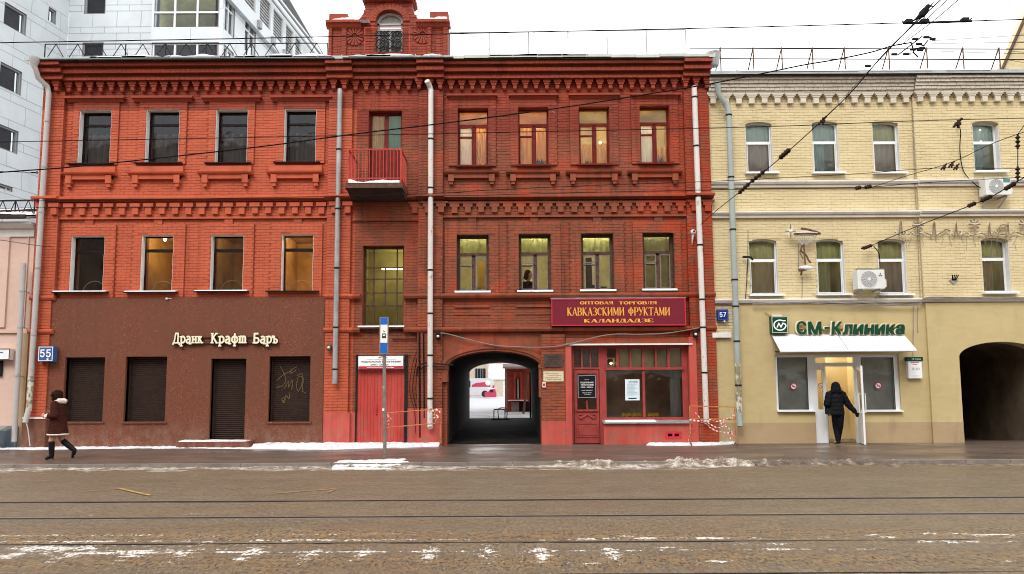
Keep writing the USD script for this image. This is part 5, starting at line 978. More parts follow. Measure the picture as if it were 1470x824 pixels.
# windows: white plastic frames under shallow brick arches
lit = [('frost', 'cur_grey', 'cur_taupe'), ('frost', 'cur_grey', 'cur_grey'), ('frost', 'cur_olive', 'cur_taupe'), ('frost', 'cur_grey', 'cur_grey'), ('frost', 'cur_grey', 'cur_grey')]
lit1 = [('', 'cur_olive', 'cur_tan'), ('', 'cur_green', 'cur_olive'), ('', 'cur_olive', 'cur_taupe'), ('', 'cur_olive', 'cur_tan'), ('', 'cur_olive', 'cur_tan')]
for row, (rs, outs, ls, tf) in enumerate(((YW2, yo2, lit, .62), (YW1, yo1, lit1, .635))):
    for i, (r, o, l) in enumerate(zip(rs, outs, ls)):
        h = r[3] - r[2]; w = r[1] - r[0]; off = -.07 if r[0] > yxs else 0.0
        bars = [(r[0], r[1], r[2] + h * tf - .035, r[2] + h * tf + .035)]
        lamps = [('ceiling', .1, .16, 'lamp_green')] if row == 1 else [('ceiling', .1, .3, 'lamp_office')]
        W = window(YB_, o, .14, 'frame_white', .035, bars, .07, roomspec=('room_olive' if row else 'frost', lamps, 1.8), reveal=(off + .012, 'white_wall', 'no_top'), sill=(r[0] - .07, r[1] + .13, r[2] + .0, off - .17, 'awning', .035))
        part(W, 'sash_frame', B().poly(frame_poly(r[0] + .06, r[1] - .06, r[2] + .065, r[2] + h * tf - .04, .02), .115, .135), M['frame_white'])
        part(W, 'snow_on_sill', B().profile([(off - .165, r[2] + .004), (.15, r[2] + .03), (.15, r[2] + .05), (off - .14, r[2] + .025)], r[0] - .06, r[1] + .12), M['snow'])
        curtain(W, r[0], r[1], r[2] + h * tf, r[3], .27, M[l[1]], 'upper_curtain', 4, .02); curtain(W, r[0] - .02, r[0] + w * (.6 if i % 2 else .98), r[2], r[2] + h * tf, .28, M[l[2]], 'lower_curtain', 5, .025)
        if row == 0 and i == 3:
            for q in (.45, .6): part(W, 'lamp', B().ball((r[0] + w * .52, .225, r[2] + h * (.66 + (q - .45) * 1.5)), .022), M['lamp_office'])
# clinic front
CF = sub(YB_, 'clinic_front'); yf = .02; hz = yz(526, 1205); hx0, hx1 = xv(1187, 570), xv(1228.5, 570)
holes = [sbox(r[0], r[2], r[1], r[3]) for r in ycw] + [sbox(xv(1170.5, 517), yz(520.5, 1205), xv(1226, 517), yz(513, 1205)), sbox(hx0, ZP - .2, hx1, hz), sbox(xv(1174, 560), yz(588, 1178), xv(1182.5, 560), yz(531, 1178))]
part(CF, 'front_frame', B().poly(CFR.difference(unary_union(holes)), yf, yf + .1), M['frame_white'])
for i, r in enumerate(ycw):
    part(CF, 'window_pane', flat_poly(holes[i], yf + .05), M['glass']); part(CF, 'frosted_blind', B().box(r[0] - .12, r[1] + .12, yf + .14, yf + .15, r[2] - .1, r[3] + .1), M['frost'])
    part(CF, 'window_sill', B().profile([(-.16, r[2] - .06), (yf, r[2] - .05), (yf, r[2] - .0), (-.16, r[2] - .03)], r[0] - .08, r[1] + .14), M['frame_white'])
    part(CF, 'window_gasket', B().poly(frame_poly(r[0] - .001, r[1] + .001, r[2], r[3], .012), yf - .004, yf + .02), M['black'])
part(CF, 'transom_pane', flat_poly(holes[2], yf + .05), M['glass']); part(CF, 'side_pane', flat_poly(holes[4], yf + .05), M['glass'])
part(CF, 'door_frame', B().poly(frame_poly(hx0 - .06, hx1 + .06, ZP - .1, hz + .05, .052), yf - .03, yf + .04), M['frame_white'])
b = B(); rx0, rx1, rz1, ry = CDX0 - .3, CDX1 + .3, 3.1, 2.6
b.quad((rx0, ry, ZP), (rx1, ry, ZP), (rx1, ry, rz1), (rx0, ry, rz1)).quad((rx0, .46, ZP), (rx0, ry, ZP), (rx0, ry, rz1), (rx0, .46, rz1)).quad((rx1, ry, ZP), (rx1, .46, ZP), (rx1, .46, rz1), (rx1, ry, rz1)).quad((rx0, .46, rz1), (rx0, ry, rz1), (rx1, ry, rz1), (rx1, .46, rz1))
part(CF, 'hall_wall', b, M['room_clinic']); part(CF, 'hall_floor', B().quad((rx0, .1, ZP + .012), (rx1, .1, ZP + .012), (rx1, ry, ZP + .012), (rx0, ry, ZP + .012)), M['wood_grey'])
part(CF, 'hall_lamp', B().box((hx0 + hx1) / 2 - .5, (hx0 + hx1) / 2 + .3, .9, 1.5, rz1 - .08, rz1 - .03), M['lamp_soft2'] if 'lamp_soft2' in M else M['lamp_hall'] if 'lamp_hall' in M else M['lamp_warm'])
b = B(); hw = hx0 + .62; b.box(hw, hw + .9, 1.5, 1.56, ZP, 2.6); part(CF, 'inner_door', b, M['room_clinic']); part(CF, 'inner_stand', B().box(hx0 - .02, hx0 + .14, .5, .75, ZP, .95), M['green'])
DL = sub(YB_, 'clinic_door', 'white glazed door standing open towards the street'); xh = hx1 + .02; L = .95   # leaf opened outwards, nearly edge on
ang = math.radians(106); dvx, dvy = math.cos(ang) * 1.0, -math.sin(ang)
def leafpt(s, z, o=0.0): return (xh + .02 + s * L * dvx + o * dvy * -1, yf - .03 + s * L * dvy + o * dvx, z)
def leafbox(s0, s1, za, zb, t=.05):
    m = trimesh.creation.box((abs(s1 - s0) * L, t, zb - za)); m.apply_translation(((s0 + s1) / 2 * L, 0, (za + zb) / 2)); m.apply_transform(trimesh.transformations.rotation_matrix(-ang, (0, 0, 1))); m.apply_translation((xh + .03, yf - .03, 0)); return m
b = B(); b.add(leafbox(0, .12, ZP + .02, hz)).add(leafbox(.88, 1, ZP + .02, hz)).add(leafbox(.12, .88, hz - .12, hz)).add(leafbox(.12, .88, ZP + .02, ZP + .95)); part(DL, 'door_leaf', b, M['frame_white']); part(DL, 'pane', leafbox(.12, .88, ZP + .95, hz - .12, .012), M['glass'])
q0, q1 = np.array(leafpt(.92, .98)), np.array(leafpt(.92, 1.5)); off = np.array([-.10, -.02, 0]); part(DL, 'handle', B().tube([q0, q0 + off, q1 + off, q1], .016, 6).tube([q0, q0 - off, q1 - off, q1], .016, 6), M['plastic'])
# roof and its two-rail fence
part(YB_, 'eaves_board', B().box(yx0, yx1, -.43, .2, YTOP + .002, YTOP + .025), M['soffit'])
x = yx0
while x < yx1:
    x2 = min(x + .8, yx1); part(YB_, 'roof_sheet', B().profile([(-.47, YTOP + .03), (-.47, YTOP + .13), (6, YTOP + 1.6), (6, YTOP + 1.5)], x, x2 - .02), M['roof']); part(YB_, 'roof_seam', B().profile([(-.475, YTOP + .03), (-.475, YTOP + .16), (6, YTOP + 1.64), (6, YTOP + 1.5)], x2 - .021, x2 - .003), M['roof']); x = x2
for a, b_, s in ((1062, 1240, 91), (1250, 1345, 92), (1360, 1430, 93)): part(YB_, 'roof_snow', heap(xv(a, 100, -.6), xv(b_, 100, -.6), -.54, .2, lambda X, Y: YTOP + .125 + (Y + .47) * .215 + .09 * (fb(X, Y, 2, 4, s) - .35), .05, YTOP + .10), M['snow'], True)
part(YB_, 'body', B().box(yx0, yx0 + .3, .46, 11, 0, YTOP).box(yx0, yx1, 11, 11.3, 0, YTOP), M['yellow'])
RF = sub(YB_, 'roof_railing'); Yr = .5; zf = YTOP + .35
for q, nm in ((69.5, 'top_rail'), (84.5, 'mid_rail')): part(RF, nm, B().tube([at(1004 if q > 80 else 990, q - .4, Yr), at(1600, q + 1.5, Yr)], .017, 6), M['iron'])
for q in (1034, 1081, 1122, 1166, 1212, 1275.5, 1330, 1382, 1434, 1490): 
    t0 = at(q, 68.0, Yr); part(RF, 'post', B().tube([t0, (t0[0], Yr, zf)], .02, 6).tube([t0, (t0[0] - .10, Yr + .45, zf + .1)], .02, 6), M['rust_iron'])
part(YB_, 'vent_cowl', B().add(trimesh.creation.revolve(np.array([[0, 0], [.14, 0], [.22, .42], [0, .42]]), sections=12).apply_translation(at(1025, 95, .3))), M['zinc'], 35)
A2 = lambda px, py, Y=-.3: tuple(at(px, py, Y))
pipe(YB_, [A2(1030, 117, -.42), A2(1031, 134, -.35), A2(1042, 148, -.3), A2(1045, 156)] + [A2(1046 + 16 * (q - 160) / 450, q) for q in range(160, 604, 15)] + [A2(1062.5, 612, -.36)], .085, 'pipe_green', zz(1050, 166, 255, 330, 402, 440, 490, 553), label='grey green drainpipe with torn notices low down')
D = sub(YB_, 'torn_notices'); part(D, 'paper', B().tube([A2(1046 + 16 * (q - 160) / 450, q) for q in (522, 540, 560, 580, 592)], .0862, 14), M['stickers'], 40)
# cables on the wall
b = B()
for k in range(4): b.tube(smooth_path([A2(1080 + 40 * i, 433.5 + 2.2 * math.sin(i * 1.3 + k) + 1.0 * k + 1.5 * (i > 4), -.20) for i in range(7)] + [A2(1330, 427 + k, -.24), A2(1400, 427 + k * .7, -.25), A2(1520, 427 + k, -.25)]), .012, 5)
part(YB_, 'cable_bundle', b, M['cable_grey'])
for pts in ([(1330, 428), (1362, 437), (1364, 470), (1369, 500), (1371, 512)], [(1311, 438), (1311, 470), (1310.5, 512)], [(1152, 398), (1151.5, 415), (1151, 432)], [(1074, 330), (1073, 372), (1072, 400), (1080, 412)], [(1310, 155), (1313, 260), (1317, 330), (1321, 428)], [(1022, 470), (1030, 480), (1046, 483)], [(1098, 448), (1108, 455)], [(1318, 478), (1317, 460), (1318, 438)]):
    part(YB_, 'wall_cable', B().tube(smooth_path([A2(*q, -.085) for q in pts]), .010, 5), M['cable_grey'])
part(YB_, 'hanging_cable', B().tube(smooth_path([A2(1376, 178, -.2), A2(1379, 190, -.2), A2(1378, 215, -.12), A2(1383, 245, -.12), A2(1397, 262, -.2), A2(1411, 272, -.3)]), .014, 6).tube([A2(1376, 177, -.3), A2(1376, 177, 0)], .03, 6), M['wire'])
part(YB_, 'cable_bracket', B().tube(smooth_path([A2(1066, 369, -.1), A2(1076, 369, -.2), A2(1081, 373, -.2)]), .03, 6).tube(smooth_path([A2(1074, 372, -.1), A2(1072, 400, -.08), A2(1070, 432, -.08)]), .012, 5), M['iron'])
part(YB_, 'cable_bracket', B().tube(smooth_path([A2(1263, 388, -.1), A2(1262, 365, -.1), A2(1254, 353, -.2)]), .014, 6).tube([A2(1237, 356.5, -.3), A2(1252, 352, -.2)], .03, 6), M['iron'])
# awning
AW = thing('awning', 'white sloping sheet metal awning over the clinic door', 'awning', tuple(at(1210, 500, -.1)))
aq = [at(1107.5, 480, -.05), at(1297, 479.5, -.05), at(1315.5, 501.5, -.95), at(1120, 503, -.95)]
b = B(); v = np.array(aq); v2 = v.copy(); v2[:, 2] -= .03; b.raw(np.vstack([v, v2]), BOXF); 
v[:, 2] += .004; xmid = (v[0] * .5 + v[1] * .5, v[3] * .5 + v[2] * .5)
part(AW, 'sheet', b, M['awning']); part(AW, 'seam', B().tube([xmid[0] + [0, 0, .0], xmid[1]], .010, 5), M['zinc'])
part(AW, 'front_edge', B().tube([aq[3] - [0, 0, .03], aq[2] - [0, 0, .03]], .028, 8), M['awning']); part(AW, 'bracket', B().tube([(aq[0][0] + .1, -.05, aq[0][2] - .5), tuple(aq[3] - [-.08, 0, .05])], .018, 6), M['iron']); part(AW, 'bracket', B().tube([(aq[1][0] - .1, -.05, aq[1][2] - .5), tuple(aq[2] - [.15, 0, .05])], .018, 6), M['iron'])

# ------------------------------------------------------------ lettering
def A_(cx, cy, rx, ry, a0, a1, n=16): return [(cx + rx * math.cos(math.radians(a)), cy + ry * math.sin(math.radians(a))) for a in np.linspace(a0, a1, n)]
GL = {  # glyphs as strokes: (points, heavy?) and serif feet; unit = capital height
 'О': ([(A_(.36, .5, .27, .42, 0, 360, 30), 1)], [], .74), 'П': ([([(.14, 0), (.14, 1)], 1), ([(.62, 0), (.62, 1)], 1), ([(.08, .95), (.68, .95)], 0)], [(.14, 0), (.62, 0)], .78),
 'Т': ([([(.36, 0), (.36, 1)], 1), ([(.04, .95), (.68, .95)], 0), ([(.05, .80), (.05, .98)], 0), ([(.67, .80), (.67, .98)], 0)], [(.36, 0)], .74),
 'В': ([([(.14, 0), (.14, 1)], 1), ([(.14, .95), (.34, .95)] + A_(.36, .74, .20, .21, 90, -90, 10) + [(.14, .53)], 0), ([(.14, .53), (.36, .53)] + A_(.40, .29, .22, .24, 90, -90, 10) + [(.14, .05)], 0), (A_(.38, .29, .22, .2, 60, -60, 8), 1), (A_(.34, .74, .2, .17, 60, -60, 8), 1)], [(.10, 0), (.10, 1)], .70),
 'А': ([([(.08, 0), (.34, .98)], 0), ([(.34, .98), (.62, 0)], 1), ([(.17, .33), (.52, .33)], 0)], [(.08, 0), (.62, 0)], .72),
 'Я': ([([(.56, 0), (.56, 1)], 1), ([(.56, .95), (.34, .95)] + A_(.32, .72, .2, .23, 90, 270, 10) + [(.56, .49)], 0), (A_(.32, .72, .19, .18, 130, 230, 8), 1), ([(.40, .48), (.12, 0)], 0)], [(.58, 0), (.12, 0)], .72),
 'Р': ([([(.14, 0), (.14, 1)], 1), ([(.14, .95), (.38, .95)] + A_(.38, .70, .22, .25, 90, -90, 10) + [(.14, .45)], 0), (A_(.38, .70, .2, .18, 60, -60, 8), 1)], [(.14, 0), (.10, 1)], .66),
 'Г': ([([(.14, 0), (.14, 1)], 1), ([(.08, .95), (.56, .95)], 0), ([(.55, .72), (.55, .98)], 0)], [(.14, 0)], .60),
 'Л': ([([(.06, .04), (.20, .10), (.26, .95)], 0), ([(.58, 0), (.58, 1)], 1), ([(.22, .95), (.64, .95)], 0)], [(.58, 0)], .74),
 'К': ([([(.14, 0), (.14, 1)], 1), ([(.14, .48), (.54, .98)], 0), ([(.24, .55), (.60, 0)], 1)], [(.14, 0), (.14, 1), (.62, 0), (.55, 1)], .74),
 'З': ([(A_(.30, .74, .24, .22, 150, -90, 14), 0), (A_(.30, .28, .27, .25, 90, -150, 14), 0), (A_(.32, .28, .25, .2, 60, -60, 8), 1), (A_(.32, .74, .21, .17, 60, -60, 8), 1)], [], .66),
 'С': ([(A_(.38, .5, .30, .44, 50, 310, 24), 0), (A_(.36, .5, .27, .40, 120, 240, 12), 1), ([(.60, .70), (.60, .95)], 0)], [], .70),
 'И': ([([(.14, 0), (.14, 1)], 1), ([(.62, 0), (.62, 1)], 1), ([(.14, .08), (.62, .92)], 0)], [(.14, 0), (.14, 1), (.62, 0), (.62, 1)], .78),
 'М': ([([(.12, 0), (.14, 1)], 0), ([(.14, 1), (.42, .10)], 1), ([(.42, .10), (.72, 1)], 0), ([(.73, 0), (.72, 1)], 1)], [(.12, 0), (.74, 0)], .88),
 'Ф': ([([(.42, -.02), (.42, 1.04)], 1), (A_(.42, .53, .33, .30, 0, 360, 28), 0), (A_(.42, .53, .31, .26, 130, 230, 8), 1), (A_(.42, .53, .31, .26, -50, 50, 8), 1)], [(.42, -.02), (.42, 1.04)], .86),
 'У': ([([(.08, 1), (.36, .40)], 1), ([(.62, 1), (.34, .20), (.22, .04), (.10, .08)], 0)], [(.10, 1), (.62, 1)], .70),
 'Н': ([([(.14, 0), (.14, 1)], 1), ([(.62, 0), (.62, 1)], 1), ([(.14, .5), (.62, .5)], 0)], [(.14, 0), (.14, 1), (.62, 0), (.62, 1)], .78),
 'Д': ([([(.14, .05), (.30, .95)], 0), ([(.56, .05), (.56, 1)], 1), ([(.24, .95), (.62, .95)], 0), ([(.02, .05), (.74, .05)], 0), ([(.04, -.16), (.05, .06)], 0), ([(.72, -.16), (.71, .06)], 0)], [], .78),
 'Е': ([([(.14, 0), (.14, 1)], 1), ([(.08, .95), (.56, .95)], 0), ([(.14, .52), (.44, .52)], 0), ([(.08, .05), (.58, .05)], 0), ([(.56, .76), (.56, .98)], 0), ([(.58, .02), (.58, .26)], 0)], [], .64),
 'Б': ([([(.14, 0), (.14, 1)], 1), ([(.08, .93), (.54, .93)], 1), ([(.14, .52), (.36, .52)] + A_(.38, .29, .2, .23, 90, -90, 10) + [(.14, .06)], 1)], [(.12, 0)], .68),
 'р': ([([(.14, -.30), (.14, .70)], 1), ([(.14, .64)] + A_(.32, .36, .20, .29, 90, -90, 12) + [(.14, .07)], 1)], [(.14, -.30), (.10, .70)], .60),
 'а': ([([(.10, .60)] + A_(.28, .48, .19, .17, 120, 0, 8) + [(.47, .05)], 1), ([(.47, .40), (.26, .38)] + A_(.26, .21, .17, .16, 90, 270, 8) + [(.47, .10)], 1)], [(.50, .02)], .62),
 'н': ([([(.14, 0), (.14, .70)], 1), ([(.48, 0), (.48, .70)], 1), ([(.14, .36), (.48, .36)], 1)], [(.14, 0), (.14, .70), (.48, 0), (.48, .70)], .64),
 'к': ([([(.14, 0), (.14, .70)], 1), ([(.16, .32), (.46, .68)], 1), ([(.24, .42), (.50, 0)], 1)], [(.14, 0), (.14, .70), (.50, 0)], .62),
 'ф': ([([(.36, -.30), (.36, .96)], 1), (A_(.36, .36, .27, .30, 0, 360, 26), 1)], [(.36, -.30)], .74),
 'т': ([([(.12, 0), (.12, .70)], 1), ([(.12, .62)] + A_(.25, .52, .13, .14, 100, 0, 6) + [(.38, 0)], 1), ([(.38, .60)] + A_(.51, .52, .13, .14, 100, 0, 6) + [(.64, 0)], 1)], [(.12, 0), (.38, 0), (.64, 0), (.10, .70)], .78),
 'ъ': ([([(.22, 0), (.22, .70)], 1), ([(.04, .48), (.04, .66), (.22, .66)], 1), ([(.22, .38)] + A_(.38, .22, .14, .16, 90, -90, 8) + [(.22, .06)], 1)], [(.22, 0)], .60),
}
def glyph(ch, heavy, thin, serif, sth):
    st, sf, adv = GL[ch]; P_ = [LineString(p).buffer((heavy if h else thin) / 2, cap_style=2, join_style=1 if len(p) > 6 else 2) for p, h in st]
    for x, y in sf: P_.append(sbox(x - serif, y if y <= 0.0 else y - sth, x + serif, y + sth if y <= 0.0 else y))
    return unary_union(P_).simplify(.004), adv
def word(T, text, x0, x1, zb, zt, y, depth, mat, heavy=.17, thin=.08, serif=.13, sth=.07, per=True, name='letter', side=None):
    gl = [(None, .45) if c == ' ' else glyph(c, heavy, thin, serif, sth) for c in text]; tot = sum(a for _, a in gl); sx = (x1 - x0) / tot; s = zt - zb; x = x0; allb = B()
    for p_, a in gl:
        if p_ is not None:
            q = affinity.translate(affinity.scale(p_, sx, s, origin=(0, 0)), x, zb); b = B().poly(q, y - depth, y)
            if side: part(T, 'letter_side', B().poly(q.buffer(.012), y - depth + .006, y), side)
            if per: part(T, name, b, mat)
            else: allb.poly(q, y - depth, y)
        x += a * sx
    if not per: part(T, name, allb, mat)
def inter(text, height, bold=False): return meshkit.text_mesh(text, height, 1.0, bold)
def print_text(T, text, x0, x1, zb, zt, y, mat, bold=False, depth=.004, name='lettering', shear=0.0, pts=None):
    """flat lettering that fills the box x0..x1, zb..zt on a face at y towards the street"""
    m = inter(text, .1, bold); v = np.array(m.vertices); lo, hi = v.min(0), v.max(0); q = (v - lo) / (hi - lo)
    X = x0 + q[:, 0] * (x1 - x0); Z = zb + q[:, 1] * (zt - zb); X = X + shear * (Z - zb)
    return part(T, name, trimesh.Trimesh(np.stack([X, y - q[:, 2] * depth, Z], 1), m.faces, process=False), mat)
def board(T, px0, py0, px1, py1, yb, yf, mat, name='board'):
    r = rect(px0, py0, px1, py1, yf); part(T, name, B().box(r[0], r[1], yf, yb, r[2], r[3]), mat); return r
def on(px, py, Y): q = at(px, py, Y); return q[0], q[2]
# bar sign: separate slab letters on the granite
S = thing('bar_sign', 'cream slab letters of the craft bar on brown granite', 'sign', tuple(at(323, 488, -.1)))
for txt, a, b_ in (('Дранк', 248.5, 292), ('Крафт', 303, 354.5), ('Баръ', 363.5, 399.5)):
    x0_, zb0 = on(a, 493, -.16); x1_, _ = on(b_, 493, -.16); word(S, txt, x0_, x1_, zb0, on(a, 478, -.16)[1], -.16, .035, M['cream_letter'], .17, .15, .15, .12, side=M['letter_side'])
part(S, 'mounting_rail', B().box(on(250, 484, -.12)[0], on(398, 484, -.12)[0], -.125, -.10, on(320, 484.5, -.1)[1] - .012, on(320, 484.5, -.1)[1] + .012).box(on(250, 484, -.12)[0], on(398, 484, -.12)[0], -.125, -.10, on(320, 493, -.1)[1] - .012, on(320, 493, -.1)[1] + .012), M['soffit'])
# house numbers
def number(px, py, txt, label, mat, Y0, Y1, tp):
    S = thing('house_number', label, 'sign', tuple(at((px[0] + px[1]) / 2, (py[0] + py[1]) / 2, Y1))); r = board(S, px[0], py[0], px[1], py[1], Y0, Y1, M[mat])
    part(S, 'border', B().poly(frame_poly(r[0] + .015, r[1] - .015, r[2] + .015, r[3] - .015, .018), Y1 - .006, Y1 + .002), M['white' if mat == 'sign_blue' else 'sign_blue'])
    w, h = r[1] - r[0], r[3] - r[2]; print_text(S, txt, r[0] + w * tp[0], r[0] + w * tp[1], r[2] + h * tp[2], r[2] + h * tp[3], Y1, M['white'], True); return S, r
S, r = number((54.5, 76.5), (497, 519), '55', 'square blue house number plate 55 on the left corner pilaster', 'sign_blue', -.14, -.34, (.14, .84, .28, .80)); part(S, 'small_mark', B().box(r[0] + .26, r[0] + .31, -.346, -.34, r[2] + .04, r[2] + .09), M['white'])
S, r = number((1030, 1045.5), (444, 460), '57', 'small deep blue house number plate 57 on yellow brick', 'sign_navy', -.02, -.16, (.2, .8, .3, .75)); part(S, 'small_lamp', B().ball((r[0] + .2, -.15, r[2] - .03), .03), M['plastic'])
# crimson fruit shop board
S = thing('shop_sign', 'long crimson board with orange old style lettering above the shop front', 'sign', tuple(at(888, 448, -.3)))
r = board(S, 791.5, 428.5, 984.5, 467.5, -.12, -.30, M['sign_red']); part(S, 'top_flashing', B().box(r[0] - .02, r[1] + .02, -.32, -.1, r[3] + .003, r[3] + .025), M['zinc']); part(S, 'edge_frame', B().poly(frame_poly(r[0], r[1], r[2], r[3], .03), -.312, -.299), M['print_red'])
for txt, a, b_, c0, c1, hv, tn, sr in (('ОПТОВАЯ', 832.5, 880.5, 437, 432.5, .20, .09, .12), ('ТОРГОВЛЯ', 888, 943, 437, 432.5, .20, .09, .12), ('КАВКАЗСКИМИ', 814, 896.5, 453.2, 441.2, .16, .07, .10), ('ФРУКТАМИ', 901.5, 962, 453.0, 441.0, .16, .07, .10), ('КАЛАНДАДЗЕ', 838, 938, 463, 457.5, .22, .09, .13)):
    x0_, zb0 = on(a, c0, -.3); x1_, zt0_ = on(b_, c1, -.3); word(S, txt, x0_, x1_, zb0, zt0_, -.301, .006, M['gold'], hv, tn, sr, .06)
# museum board over the red door
S = thing('museum_sign', 'white board with a red arrow strip above the red plank door', 'sign', tuple(at(547, 520, -.1))); Yf = -.14
r = board(S, 513.5, 510, 579.5, 530.5, .0, Yf, M['white']); w, h = r[1] - r[0], r[3] - r[2]; part(S, 'red_strip', B().box(r[0] + .02, r[1] - .02, Yf - .004, Yf, r[2] + h * .04, r[2] + h * .24), M['print_red']); part(S, 'edge_frame', B().poly(frame_poly(r[0] - .01, r[1] + .01, r[2] - .01, r[3] + .01, .022), Yf - .008, Yf + .002), M['black'])
part(S, 'arrow', B().poly(Polygon([(r[0] + w * .2, r[2] + h * .125), (r[0] + w * .74, r[2] + h * .125), (r[0] + w * .74, r[2] + h * .09), (r[0] + w * .80, r[2] + h * .14), (r[0] + w * .74, r[2] + h * .19), (r[0] + w * .74, r[2] + h * .155), (r[0] + w * .2, r[2] + h * .155)]), Yf - .007, Yf - .004), M['white'])
print_text(S, 'ПОДПОЛЬНАЯ ТИПОГРАФИЯ', r[0] + w * .07, r[0] + w * .93, r[2] + h * .47, r[2] + h * .61, Yf, M['print_dark'], True); print_text(S, '1905 – 1906 гг.', r[0] + w * .28, r[0] + w * .68, r[2] + h * .28, r[2] + h * .40, Yf, M['print_dark'], True)
print_text(S, 'МУЗЕЙ СОВРЕМЕННОЙ ИСТОРИИ', r[0] + w * .2, r[0] + w * .82, r[2] + h * .70, r[2] + h * .75, Yf, M['print_grey']); part(S, 'emblem', B().tube([(r[0] + w * .45 + .06 * k, Yf - .003, r[2] + h * (.82 + .09 * math.sin(math.pi * k / 4))) for k in range(5)], .012, 5), M['print_red'])
# plaques on the pier
S = thing('memorial_plaque', 'dark bronze plaque with engraved lines on the pier right of the arch', 'plaque', tuple(at(794, 517, -.16))); r = board(S, 781, 508, 808, 526.5, -.13, -.175, M['plaque_dark']); w, h = r[1] - r[0], r[3] - r[2]
for k in range(6): part(S, 'engraved_line', B().box(r[0] + w * (.1 + .05 * (k % 3)), r[1] - w * (.1 + .06 * ((k + 1) % 3)), -.179, -.174, r[2] + h * (.82 - .13 * k), r[2] + h * (.86 - .13 * k)), M['soffit'])
S = thing('stone_plaque', 'cream stone plaque with worn lines below the bronze one', 'plaque', tuple(at(795, 540, -.16))); r = board(S, 780, 533, 809, 547.5, -.13, -.165, M['plaque_cream']); w, h = r[1] - r[0], r[3] - r[2]
for k in range(4): part(S, 'engraved_line', B().box(r[0] + w * (.08 + .1 * (k % 2)), r[1] - w * (.1 + .15 * ((k + 1) % 2)), -.168, -.164, r[2] + h * (.78 - .2 * k), r[2] + h * (.82 - .2 * k)), M['engraved'])
S = thing('junction_box', 'tiny white box on the pier below the plaques', 'box', tuple(at(781, 552, -.16))); r = board(S, 778.5, 548.5, 783.5, 556, -.13, -.19, M['plastic']); part(S, 'red_mark', B().box(r[0] + .02, r[1] - .02, -.194, -.19, r[2] + .04, r[3] - .04), M['print_red'])
for k, (a, q) in enumerate(((795.5, 560), (795.5, 565), (795.5, 570), (786, 572), (787, 580), (800, 574), (806, 570), (807, 577), (799, 584), (803, 586), (790, 592), (808, 590))): pass
# notices in the shop window and on the shop door
S = thing('window_notice', 'pale blue printed notice on the left shop pane', 'notice', tuple(at(908, 560, .14))); r = board(S, 898, 545, 917.5, 574, .142, .138, M['paper_blue'], 'sheet'); w, h = r[1] - r[0], r[3] - r[2]
print_text(S, 'МУЗЕЙ', r[0] + w * .24, r[1] - w * .1, r[2] + h * .86, r[2] + h * .93, .138, M['print_dark'], True)
for k in range(15): part(S, 'text_line', B().box(r[0] + w * .12, r[1] - w * (.12 + .25 * rnd.random()), .136, .138, r[2] + h * (.78 - .04 * k), r[2] + h * (.793 - .04 * k)), M['print_grey'])
part(S, 'text_line', B().box(r[0] + w * .2, r[1] - w * .2, .136, .138, r[2] + h * .04, r[2] + h * .10), M['print_dark']); part(S, 'border', B().poly(frame_poly(r[0] - .012, r[1] + .012, r[2] - .012, r[3] + .012, .02), .135, .141), M['white'])
S = thing('door_notice', 'black museum notice in a pale frame on the shop door glass', 'notice', tuple(at(842, 555, .1))); r = board(S, 829.5, 539, 855.5, 571, .118, .108, M['black'], 'sheet'); w, h = r[1] - r[0], r[3] - r[2]; part(S, 'pale_frame', B().poly(frame_poly(r[0], r[1], r[2], r[3], .016), .104, .109), M['print_grey'])
for k, (t, s0, s1, z0_, hh, bo) in enumerate((('ПОДПОЛЬНАЯ', .14, .86, .64, .075, 1), ('ТИПОГРАФИЯ', .16, .86, .54, .075, 1), ('1905 – 1906 гг.', .16, .84, .44, .065, 1), ('МУЗЕЙ', .38, .62, .80, .04, 0), ('открыт ежедневно', .2, .8, .30, .05, 0), ('ВХОД СО ДВОРА', .26, .76, .20, .045, 0), ('телефон', .34, .7, .12, .04, 0))): print_text(S, t, r[0] + w * s0, r[0] + w * s1, r[2] + h * z0_, r[2] + h * (z0_ + hh), .108, M['white'], bool(bo))
# clinic logo box, letters, hours box, no smoking signs
S = thing('clinic_logo_box', 'square dark green box with a white looped logo beside the clinic letters', 'sign', tuple(at(1119, 466, -.3))); r = board(S, 1107.5, 454, 1131.5, 478.5, -.05, -.24, M['green']); w, h = r[1] - r[0], r[3] - r[2]; cx_, cz_ = (r[0] + r[1]) / 2, (r[2] + r[3]) / 2 - .01
part(S, 'border', B().poly(frame_poly(r[0] + .012, r[1] - .012, r[2] + .012, r[3] - .012, .012), -.246, -.238), M['cream_letter'])
part(S, 'logo', B().poly(LineString([(cx_ + .16, cz_ + .13)] + A_(cx_ - .0, cz_, .17, .145, 62, 360, 30) + [(cx_ + .14, cz_ + .045)]).buffer(.017), -.247, -.24).poly(LineString([(cx_ - .08, cz_ - .06), (cx_ - .03, cz_ + .055), (cx_ + .03, cz_ - .055), (cx_ + .085, cz_ + .055), (cx_ + .15, cz_ + .03)]).buffer(.017), -.2475, -.241), M['white']); part(S, 'top_bracket', B().box(r[0] + .05, r[1] - .15, -.2, -.06, r[3], r[3] + .05), M['plastic'])
S = thing('clinic_sign', 'raised dark green clinic letters with pale edges above the white awning', 'sign', tuple(at(1220, 470, -.2)))
xs_ = [('С', 1143.5, 1158, 461, 480, 0), ('М', 1160, 1179.5, 461.5, 480, 0), ('-', 1184, 1191, 469.5, 472, 0), ('К', 1193, 1207.5, 461.5, 480, .12), ('л', 1209, 1223, 465.5, 480, .12), ('и', 1224, 1238.5, 465.5, 480, .14), ('н', 1240, 1254, 465.5, 480, .14), ('и', 1255, 1269.5, 465.5, 480, .14), ('к', 1271, 1284, 465.5, 480, .14), ('а', 1285, 1298, 465.5, 480, .12)]
